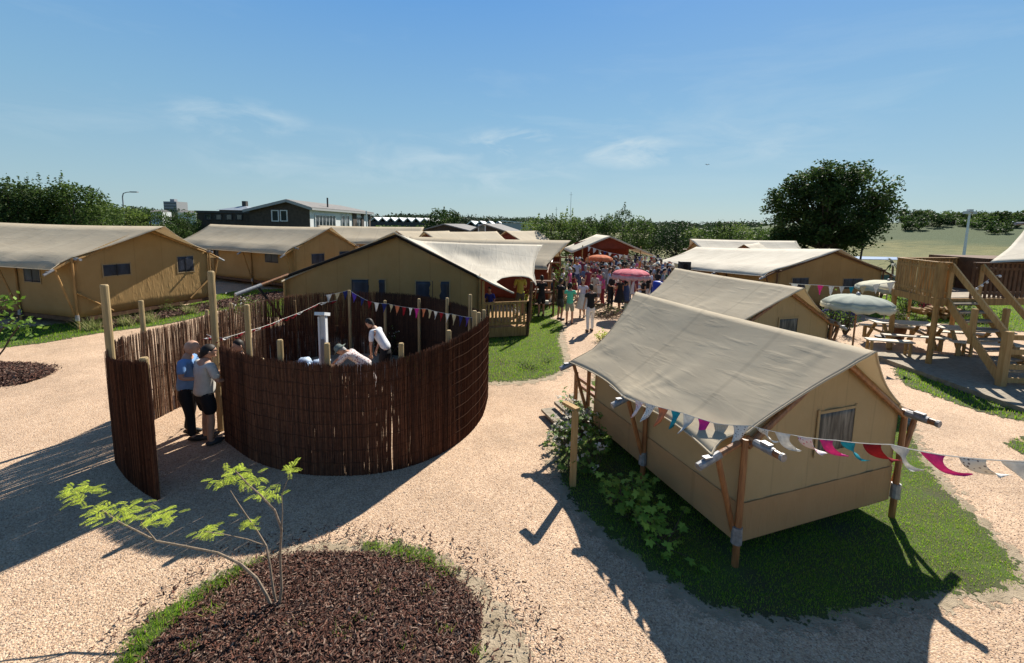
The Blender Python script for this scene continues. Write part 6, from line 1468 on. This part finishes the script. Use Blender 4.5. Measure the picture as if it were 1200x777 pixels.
# grey chalets
def chalet(label, pl, pr, pk, dep, yw, yr, back=5, win=False):
    t = thing('chalet', label, 'chalet', (gx((pl + pr) / 2, dep), dep, 0), world=True); xl, xr, xk = gx(pl, dep), gx(pr, dep), gx(pk, dep); zw_, zr_ = zt_(pl, yw, dep), zt_(pk, yr, dep)
    k = MB(); poly3(k, [(xl, dep, 0), (xr, dep, 0), (xr, dep, zw_), (xk, dep, zr_), (xl, dep, zw_)]); k.prism([(xl, dep + .01), (xr, dep + .01), (xr, dep + back), (xl, dep + back)], 0, zw_); k.build('wall', BR, t)
    k = MB()
    for a in (xl - .25, xr + .25): k.add([(a, dep - .4, zw_ - .05), (xk, dep - .4, zr_ + .1), (xk + back * .25, dep + back, zr_ + .1), (a + back * .25, dep + back, zw_ - .05)], [(0, 1, 2, 3)])
    k.build('roof', GREYR, t, solid=.12)
    if win: win_on(t, (gx(pk - 2, dep), dep, zt_(pk, yr + 4.5, dep)), (1, 0, 0), .7, .8, (0, -1, 0))
chalet('grey-roofed chalet with a dark side, left one of the pair over the middle tent', 493, 552, 520, 48, 270, 263.8, 6)
chalet('grey-roofed chalet with a small gable window, right one of the pair over the middle tent', 552, 593, 566, 46, 271, 263.6, 6, True)

# ------------------------------------------------------------------ red-brown pavilion
t = thing('pavilion', 'open red-brown gabled tent pavilion with a pale roof edge behind the crowd', 'pavilion', (gx(715, 37), 37, 0), world=True)
xl, xk, xr = gx(669, 36), gx(714, 36), gx(768, 36); zl, zk, zr_ = zt_(669, 296, 36), zt_(714, 277, 36), zt_(768, 300, 36)
k = MB(); k.add([(xl + .9, 41, 0), (xr - .9, 41, 0), (xr - .9, 41, zr_ + .6), (xk, 41, zk - .15), (xl + .9, 41, zl + .6)], [(0, 1, 2, 3, 4)]); k.build('back_wall', M['redcanvas'], t, solid=.02)
k = MB(); k.add([(xl + .9, 36.6, 2.05), (xr - .9, 36.6, 2.05), (xk, 36.6, zk - .1)], [(0, 1, 2)]); k.build('gable_wall', M['redcanvas'], t, solid=.02)
k = MB(); k.grid(coons([(xl, 36, zl), (xk, 36, zk)], [(xl, 42, zl), (xk, 42, zk)], [(xl, 36, zl), (xl, 42, zl)], [(xk, 36, zk), (xk, 42, zk)], 6, 6, .06)); k.build('roof', M['roofpale'], t, smooth=True, solid=.09)
k = MB(); k.grid(coons([(xr, 36, zr_), (xk, 36, zk)], [(xr, 42, zr_), (xk, 42, zk)], [(xr, 36, zr_), (xr, 42, zr_)], [(xk, 36, zk), (xk, 42, zk)], 6, 6, .06)); k.build('roof', M['roofpale'], t, smooth=True, solid=.09)
for px in (682, 750): k = MB(); k.tube((gx(px, 36.3), 36.3, 0), (gx(px, 36.3), 36.3, 2.3), .05, .05, 7); k.build('post', M['pine'], t)
# porch shelves behind the middle tent
t = thing('shelf_rack', 'dark wooden shelves with pale boxes on the porch behind the middle tent', 'shelves', (gx(636, 19), 19, 0), world=True)
k = MB()
for z in (.5, 1.0, 1.5): k.box((gx(637, 19), 19, z), (.95, .4, .04))
for s in (-1, 1): k.box((gx(637, 19) + s * .46, 19, .8), (.05, .4, 1.6))
k.build('frame', M['darkwood'], t)
for q, (x, z, c) in enumerate(((-.2, 1.08, (.5, .5, .48)), (.15, 1.06, (.55, .3, .2)), (.1, .58, (.6, .58, .5)))): k = MB(); k.box((gx(637, 19) + x, 18.95, z), (.3, .25, .13)); tag(k.build('box', plain(c, name='carton')), ['pale box at the left of the middle shelf behind the big middle tent', 'orange-brown box on the middle shelf behind the big middle tent', 'cream box on the lowest shelf behind the big middle tent'][q], 'box')

# ------------------------------------------------------------------ lamps, masts
t = thing('street_lamp', 'grey curved street lamp above the left trees', 'street lamp', (gx(148, 60), 60, 0), world=True); x = gx(148, 60); zt = zt_(148, 226, 60)
k = MB(); k.path([(x, 60, 0), (x, 60, zt - .6), (x + .15, 60, zt - .15), (x + .6, 60, zt), (x + 1.2, 60, zt + .05)], [.09, .07, .06, .05, .05], 8); k.build('pole', plain((.25, .26, .27), .5, name='grey_steel'), t)
k = MB(); k.box((x + 1.6, 60, zt + .05), (.95, .3, .14)); k.build('lamp_head', plain((.3, .31, .32), .5, name='grey_steel'), t)
t = thing('floodlight_mast', 'white mast with a cluster of lamps on top behind the raised deck', 'mast', (gx(1130, 70), 70, 0), world=True); x = gx(1130, 70); zt = zt_(1134, 250, 70)
x = D(1136, 253, 70)[0]
k = MB(); k.tube((x, 70, 0), (x, 70, zt), .20, .13, 9); k.build('pole', M['whitemetal'], t)
for s in (-.55, 0, .55): k = MB(); k.box((x + s, 70, zt + .05 + (.3 if s == 0 else 0)), (.6, .5, .42)); k.build('lamp_head', plain((.62, .62, .62), .5, name='lamp_grey'), t)
k = MB(); k.bar((x - .75, 70, zt - .05), (x + .75, 70, zt - .05), .08, .08); k.build('cross_arm', M['whitemetal'], t)
t = thing('lamp_post', 'thin pale lamp post in front of the left side of the big dark tree', 'lamp post', (gx(916, 55), 55, 0), world=True); x = gx(916, 55)
k = MB(); k.tube((x, 55, 0), (x, 55, zt_(916, 262, 55)), .09, .07, 8); k.build('pole', M['whitemetal'], t); k = MB(); k.lathe([(.12, 0), (.3, .1), (.3, .25), (.05, .4)], (x, 55, zt_(916, 263, 55)), 10); k.build('lamp_head', M['whitemetal'], t)
for (px, y0, y1, lab) in ((650, 243, 262, 'short thin mast on the horizon over the left of the tree row'), (666.5, 226, 262, 'tall hair-thin mast on the horizon left of the pavilion')):
    t = thing('mast', lab, 'mast', (gx(px, 150), 150, 0), world=True); x = gx(px, 150); k = MB(); k.tube((x, 150, 0), (x, 150, zt_(px, y0, 150)), .09, .05, 6); k.build('pole', plain((.4, .42, .44), name='mast_steel'), t)
    k = MB(); k.bar((x - .5, 150, zt_(px, y0 + 3, 150)), (x + .5, 150, zt_(px, y0 + 3, 150)), .06, .06); k.build('cross_arm', plain((.4, .42, .44), name='mast_steel'), t)
k = MB(); q = D(829, 193, 60); k.add([(0, 0, 0), (.16, 0, .10), (.32, .05, .02), (.14, .12, .05), (-.16, 0, .10), (-.32, .05, .02), (-.14, .12, .05)], [(0, 1, 2, 3), (0, 4, 5, 6)]); k.ball((0, .06, 0), (.05, .16, .05), 6, 5); o = k.build('bird', M['black'], None, solid=.01); o.location = tuple(q); tag(o, 'tiny dark bird high in the sky left of the big tree', 'bird')
# blue pool strip in the field
k = MB(); k.prism([tuple(D(x, 300, dp)[:2]) for x, dp in ((985, 60), (1066, 60), (1066, 66), (990, 66))], -.02, .05); wt, _t, _b = nodes_mat('pool_water', .6, (.04, .13, .28), .2); o = k.build('water', wt); tag(o, kind='structure')

# ------------------------------------------------------------------ planting round the camp
def gpx(px, py): q = G(px, py); return q[0], q[1]
for (px, py, w_, h_, cols, lab, kw) in (
    (648, 350, 1.9, 1.9, GRN, 'tall leafy shrub in the crowd left of the red pavilion', dict(size=.10, n=900)),
    (660, 338, 1.3, 1.8, LTREE, 'pale shrub among the people in front of the pavilion left post', dict(size=.10, n=600)),
    (616, 372, .7, 1.2, LIME, 'light green slender shrub beside the porch of the middle tent', dict(size=.06, n=500)),
    (604, 378, .5, .7, FLW, 'small grey-white shrub at the foot of the porch post', dict(size=.05, n=300)),
    (705, 400, .5, .35, LIME, 'lime green low plant at the path edge beside the nearest tent roof corner', dict(size=.06, n=260)),
    (621, 432, .8, .16, MTREE, 'low dry weed patch on the lawn by the fence', dict(size=.035, n=300)),
    (640, 425, .5, .10, DTREE, 'flat weedy earth patch at the edge of the lawn', dict(size=.03, n=160)),
    (800, 352, 1.0, .9, GRN, 'green shrub behind the second small tent', dict(size=.08, n=400)),
    (826, 335, 1.2, 1.2, LTREE, 'pale green shrub right of the black box', dict(size=.09, n=400)),
    (972, 396, .8, 1.75, GRN, 'light leafy shrub between the second small tent and the sage-grey parasol', dict(size=.09, n=420)),
    (990, 392, .7, 1.35, MTREE, 'darker shrub behind the pole of the sage-grey parasol', dict(size=.08, n=300)),
    (1062, 368, 1.2, 1.3, MTREE, 'green bush seen beneath the raised deck', dict(size=.09, n=500)),
    (1082, 362, 1.3, 1.5, DTREE, 'dark green bush beneath the raised deck behind the red-leaved one', dict(size=.10, n=500)),
    (1090, 372, .8, .95, ((.28, .03, .06), (.35, .05, .08), (.12, .03, .04)), 'dark red-leaved bush beneath the raised deck', dict(size=.09, n=300)),
    (1105, 366, 1.2, 1.1, MTREE, 'green bush behind the potted plant beneath the raised deck', dict(size=.09, n=400)),
    (1128, 372, 1.6, .8, DTREE, 'dark low bush under the stairs', dict(size=.09, n=500)),
    (1150, 380, 1.6, .7, MTREE, 'low green bush beyond the stairs', dict(size=.09, n=400)),
    (1056, 345, 1.4, .9, GRN, 'green shrub at the left foot of the raised deck', dict(size=.09, n=300)),
    (1015, 352, 1.4, .8, MTREE, 'low green shrub at the right end of the wide ochre tent', dict(size=.09, n=300)),
    (420, 352, 1.2, 1.0, GRN, 'green shrub hidden partly by the back of the wicker ring', dict(size=.07, n=300)),
    (292, 386, .9, 1.25, LTREE, 'white flowering shrub just inside the back left of the wicker ring', dict(size=.07, n=420, flowers=FLW)),
    (262, 395, .7, 1.1, GRN, 'green white-dotted shrub at the back of the fence entrance', dict(size=.06, n=300, flowers=FLW)),
    (455, 420, .7, .9, GRN, 'white flowering plant inside the ring behind the right short posts', dict(size=.05, n=260, flowers=FLW)),
    (343, 322, .9, 2.1, LTREE, 'slender pale leafed sapling at the corner of the second tent', dict(size=.09, n=260)),
    (200, 368, .6, .55, LTREE, 'grey-green shrub in the border below the leftmost tent right window', dict(size=.05, n=240)),
    (250, 362, .5, .5, GRN, 'small green shrub in the border at the right corner of the leftmost tent', dict(size=.05, n=200)),
    ):
    x, y = gpx(px, py); bush(lab, x, y, w_, h_, cols, **kw)
for (px, py, lab) in ((108, 387, 'pale ornamental grass tuft at the left corner of the leftmost tent gable'), (147, 382, 'pale ornamental grass tuft second along the border of the leftmost tent'), (176, 378, 'ornamental grass tuft third along the border of the leftmost tent'), (222, 368, 'ornamental grass tuft fourth along the border, below the right blue window')):
    x, y = gpx(px, py); P = [(x + .30 * math.cos(k), y + .22 * math.sin(k)) for k in range(6)]
    o = blades('ornamental_grass', [P], 900, (.25, .55), .012, ((.30, .32, .12), (.42, .40, .20), (.18, .24, .06)), lean=1.1); del o['kind']; tag(o, lab, 'plant', 'ornamental grasses')
# brushwood heaps
for (px, py, w_, h_, lab) in ((712, 371, 1.9, .55, 'low brown brushwood heap left of the wooden drum'), (655, 356, 1.6, .8, 'greyish brushwood heap behind the person in the green shirt'), (690, 360, 1.3, .4, 'small brushwood heap behind the white-trousered person')):
    x, y = gpx(px, py); t = thing('brush_heap', lab, 'heap', (x, y, 0), world=True); k = MB()
    for i in range(260):
        a = rnd.uniform(0, 6.283); r = rnd.random() ** .7 * w_ / 2; z = h_ * (1 - (r / (w_ / 2)) ** 1.6) * rnd.random(); l = rnd.uniform(.15, .45); b_ = rnd.uniform(0, 6.283); c = (x + r * math.cos(a), y + .5 * r * math.sin(a), z + .02)
        k.tube(c, (c[0] + l * math.cos(b_), c[1] + l * math.sin(b_), max(.01, c[2] + rnd.uniform(-.12, .15))), rnd.uniform(.006, .016), .004, 4)
    k.build('sticks', noisy('brushwood', (.10, .065, .04), (.24, .17, .10), scale=6, rough=.9), t)
    V, C = leaves_at([(x + rnd.uniform(-.5, .5) * w_ * .8, y + rnd.uniform(-.2, .2), rnd.uniform(.05, h_ * .8)) for _ in range(24)], .07, MTREE, 10, .1); foliage_obj('leaves', V, C, t, (x, y, 0))
# potted plant by the tables
x, y = 13.9, 15.6
t = thing('potted_plant', 'plant with pale blossoms in a brown pot behind the picnic tables', 'potted plant', (x, y, 0), world=True); k = MB(); k.lathe([(.16, 0), (.24, .5), (.26, .55), (.2, .56)], (x, y, .0), 14); k.build('pot', M['darkwood'], t)
V, C = leaves_at([(x + rnd.uniform(-.25, .25), y + rnd.uniform(-.25, .25), rnd.uniform(.6, 1.1)) for _ in range(26)], .09, GRN, 14, .09); foliage_obj('foliage', V, C, t, (x, y, 0)); V, C = leaves_at([(x + rnd.uniform(-.25, .25), y + rnd.uniform(-.25, .25), rnd.uniform(.8, 1.2)) for _ in range(9)], .07, FLW, 8, .05, 0, 1); foliage_obj('blossom', V, C, t, (x, y, 0))
# palm-like plant beyond the right tent, and a dark cloth-covered trailer
x = gx(1047, 27); t = thing('palm_plant', 'dark palm-like plant between the ochre tent and the raised deck', 'palm', (x, 27, 0), world=True); k = MB(); k.path([(x, 27, 0), (x + .05, 27, 1.0), (x, 27, 1.9)], [.08, .06, .05], 7); k.build('trunk', M['bark'], t); V = []; C = []
for i in range(16):
    a = rnd.uniform(0, 6.283); el = rnd.uniform(-.2, .9); p = np.array([x, 27, 1.9]); d_ = np.array([math.cos(a) * math.cos(el), math.sin(a) * math.cos(el), math.sin(el)])
    for s in range(6):
        q = p + d_ * .16; w_ = np.cross(d_, [0, 0, 1]); w_ = w_ / (np.linalg.norm(w_) + 1e-9) * .09 * (1 - s / 7); V += [p - w_, p + w_, q + w_ * .8, q - w_ * .8]; C.append(np.array((.02, .05, .02))); p = q; d_ = d_ + np.array([0, 0, -.16]); d_ /= np.linalg.norm(d_)
foliage_obj('fronds', np.array(V), np.array(C), t, (x, 27, 0))
x = gx(1000, 18); t = thing('beanbag', 'dark blue bean bag in the shade behind the sage-grey parasol', 'bean bag', (x, 18.5, 0)); k = MB(); k.ball((0, 0, .35), (.7, .5, .4), 14, 9, jit=.04); k.build('cushion', plain((.02, .02, .12), name='navy_cloth'), t, smooth=True)
k = MB(); k.box((0, .3, .7), (.5, .2, .25)); k.build('headrest', plain((.02, .02, .10), name='navy_cloth'), t)
x = gx(1120, 19); t = thing('log_pile', 'pile of pale split logs behind the stairs', 'log pile', (x, 19.5, 0)); k = MB()
for i in range(26): xx, zz = rnd.uniform(-1, 1), rnd.uniform(.1, .55); k.tube((xx, -.2 + rnd.uniform(-.1, .1), zz), (xx + rnd.uniform(-.1, .1), .3, zz), .09, .09, 7)
k.build('logs', M['timber'], t)

# ------------------------------------------------------------------ people of the camp
def stand(**kw): return pose(**kw)
def person_at(px, py, h, rz, parts, label, group=None, mats=None):
    q = G(px, py); return place_person(parts, label, (q[0], q[1], 0), rz, group, mats)
JA = pose(h=1.78, arms=((.24, .03, 1.12, .20, .22, 1.00), (-.24, -.02, 1.12, -.26, .04, .88)), legs=((.10, .03, .11, .05), (-.10, -.03, -.11, -.05)))
JB = pose(h=1.74, arms=((.24, .0, 1.12, .14, .24, 1.08), (-.24, .0, 1.12, -.14, .24, 1.10)))
JC = pose(h=1.66, arms=((.22, .0, 1.12, .25, .06, .86), (-.22, .02, 1.12, -.16, .24, 1.12)), legs=((.08, .04, .09, .08), (-.08, -.03, -.09, -.05)))
JD = pose(h=1.80, lean=6, arms=((.25, .05, 1.14, .18, .30, 1.12), (-.25, .0, 1.12, -.27, .06, .86)), legs=((.13, .0, .16, .0), (-.12, .0, -.15, .0)))
person_at(691, 389, 1.8, R(15), figure(PM((.012, .012, .014), (.74, .73, .72), 0, 0), JA, 'trousers', .5, False, 2), 'person in a black top and white trousers walking on the gravel path')
person_at(667, 380, 1.6, R(-10), figure(PM((.10, .55, .36), (.28, .30, .24), 0, 0), pose(h=1.66, arms=((.24, .02, 1.12, .14, .24, 1.06), (-.24, .02, 1.12, -.14, .24, 1.04))), 'shorts', .5, False, 2), 'person in a mint green t-shirt and grey-green shorts')
person_at(656, 375, 1.78, R(-60), figure(PM((.012, .012, .014), (.05, .05, .045), 1, 0), JB, 'shorts', .5, False, 2), 'person in a black t-shirt and dark shorts left of the mint green one')
person_at(634, 371, 1.78, R(10), figure(PM((.012, .012, .014), (.02, .02, .022), 1, 0), JA, 'shorts', .5, False, 2), 'person all in black on the lawn by the porch of the middle tent')
person_at(682, 372, 1.7, R(170), figure(PM((.55, .50, .60), (.62, .60, .56), 0, 1), JC, 'dress', .5, False, 2, hair='long', fem=True), 'person in a lilac-white blouse and long cream skirt facing the white-trousered one')
q = D(625, 352, 15.2); place_person(figure(PM((.40, .33, .06), (.08, .07, .05), 1, 0), JB, 'shorts', .6, False, 2), 'person in a mustard yellow shirt under the awning of the middle tent', (gx(610, 17.0), 17.0, .38), R(20))
place_person(figure(PM((.04, .05, .30), (.03, .03, .05), 0, 0), pose(h=1.45, lean=10, arms=((.24, .1, 1.12, .14, .34, 1.0), (-.24, .1, 1.12, -.14, .34, 1.0))), 'trousers', .6, False, 1), 'person in a royal blue shirt sitting low on the porch of the middle tent', (gx(575, 16.6), 16.6, .12), R(160))
# the crowd: a handful of built figures copied with their own clothes
crowd_sets = []
for J_, bot, sl, hr, fem in ((JA, 'trousers', .5, 'short', False), (JB, 'shorts', .5, 'short', False), (JC, 'trousers', .6, 'long', True), (JD, 'trousers', .6, 'short', False), (JC, 'dress', .4, 'bun', True), (JB, 'dress', .6, 'long', True), (JA, 'shorts', .5, 'short', True)):
    crowd_sets.append((figure(PM((.5, .5, .5), (.1, .1, .1)), J_, bot, sl, False, 1, hair=hr, fem=fem), bot, hr))
hatset = figure(PM((.5, .5, .5), (.1, .1, .1), hat=(.6, .6, .55)), JA, 'trousers', .5, False, 1, hair='short', hat='brim'); crowd_sets.append((hatset, 'trousers', 'hat'))
tops = [('white', (.70, .70, .70)), ('black', (.015, .015, .018)), ('navy', (.03, .04, .10)), ('pale blue', (.40, .50, .66)), ('red', (.45, .04, .04)), ('pink', (.62, .10, .25)), ('grey', (.28, .28, .29)), ('dark green', (.05, .12, .07)), ('cream', (.60, .56, .47)), ('maroon', (.20, .03, .05)), ('denim blue', (.12, .20, .35)), ('orange', (.60, .22, .07))]
bots = [('black', (.015, .015, .018)), ('blue', (.05, .08, .18)), ('beige', (.42, .36, .27)), ('white', (.66, .66, .65)), ('grey', (.18, .18, .19)), ('dark red', (.25, .03, .04))]
used = set(); placed = []; zones = []
def zone_label(px, dep):
    if dep < 23: return 'by the pink parasol' if px > 700 else 'by the brushwood heap'
    if px < 690: return 'by the tall shrub'
    if px > 800: return 'behind the white roofs'
    if px > 770: return "at the crowd's right end"
    return 'in mid crowd' if dep < 29 else 'near the pavilion'
def crowd_person(px, dep, ti=None, bi=None, si=None, rz=None):
    x = gx(px, dep)
    if any((x - a) ** 2 + (dep - b_) ** 2 < .42 ** 2 for a, b_ in placed): return False
    zl_ = zone_label(px, dep)
    for _ in range(60):
        si_ = rnd.randrange(len(crowd_sets)) if si is None else si; ti_ = rnd.choice((0, 1, 1, 1, 1, 2, 2, 2, 3, 4, 5, 6, 6, 7, 7, 8, 9, 9, 10, 10, 11, 0, 1, 2)) if ti is None else ti; bi_ = rnd.randrange(len(bots)) if bi is None else bi
        st_, bot, hr = crowd_sets[si_]
        kind = {'dress': 'long %s skirt', 'shorts': '%s shorts', 'trousers': '%s trousers'}[bot] % bots[bi_][0]
        hrl = {'hat': ', sun hat', 'long': ', long hair', 'bun': ', hair up', 'short': ''}[hr]
        lab = 'person, %s top, %s%s, %s' % (tops[ti_][0], kind, hrl, zl_)
        if lab not in used: break
    else: return False
    used.add(lab); placed.append((x, dep)); low = {'skirt' if bot == 'dress' else 'trousers': plain(bots[bi_][1]), 'shirt': plain(tops[ti_][1]), 'hair': HR[rnd.choice((0, 0, 1, 1, 2, 3))], 'body': SK[rnd.choice((0, 0, 1))]}
    k_ = rnd.uniform(.93, 1.05); t = place_person(st_, lab, (x, dep, 0), rnd.uniform(0, 6.283) if rz is None else rz, 'people in the crowd', low); t.scale = (k_, k_, k_); return True
# the ones one can pick out at the front
for a in ((708, 21.5, 5, 5, 2), (717, 20.6, 1, 0, 3), (728, 20.4, 1, 0, 4), (735, 20.9, 1, 1, 5), (756, 20.2, 1, 0, 1), (761, 21.0, 1, 3, 3), (698, 22.0, 8, 2, 2), (690, 23.5, 9, 5, 0), (747, 21.8, 9, 5, 2), (703, 23.2, 5, 3, 4), (668, 25.5, 3, 3, 4), (676, 27.0, 3, 1, 3), (657, 26.0, 11, 4, 1), (650, 27.5, 7, 1, 0), (664, 28.0, 0, 1, 0), (770, 24.5, 6, 4, 0), (763, 23.2, 0, 1, 2)):
    crowd_person(*a)
n = 0; tries = 0
while n < 95 and tries < 3000:
    tries += 1; dep = rnd.uniform(22.5, 34); px = rnd.uniform(688, 792) if rnd.random() < .86 else rnd.uniform(646, 688)
    if px > 780 and dep < 25: continue
    if 690 < px < 715 and abs(dep - 27) < .35: continue
    if crowd_person(px, dep): n += 1
for px, dep in ((815, 27.5), (822, 29), (829, 27.8), (838, 30), (846, 29), (855, 27.5), (862, 29.5), (870, 28)):
    crowd_person(px, dep)
# ---- sun-dark spare materials are not needed any more
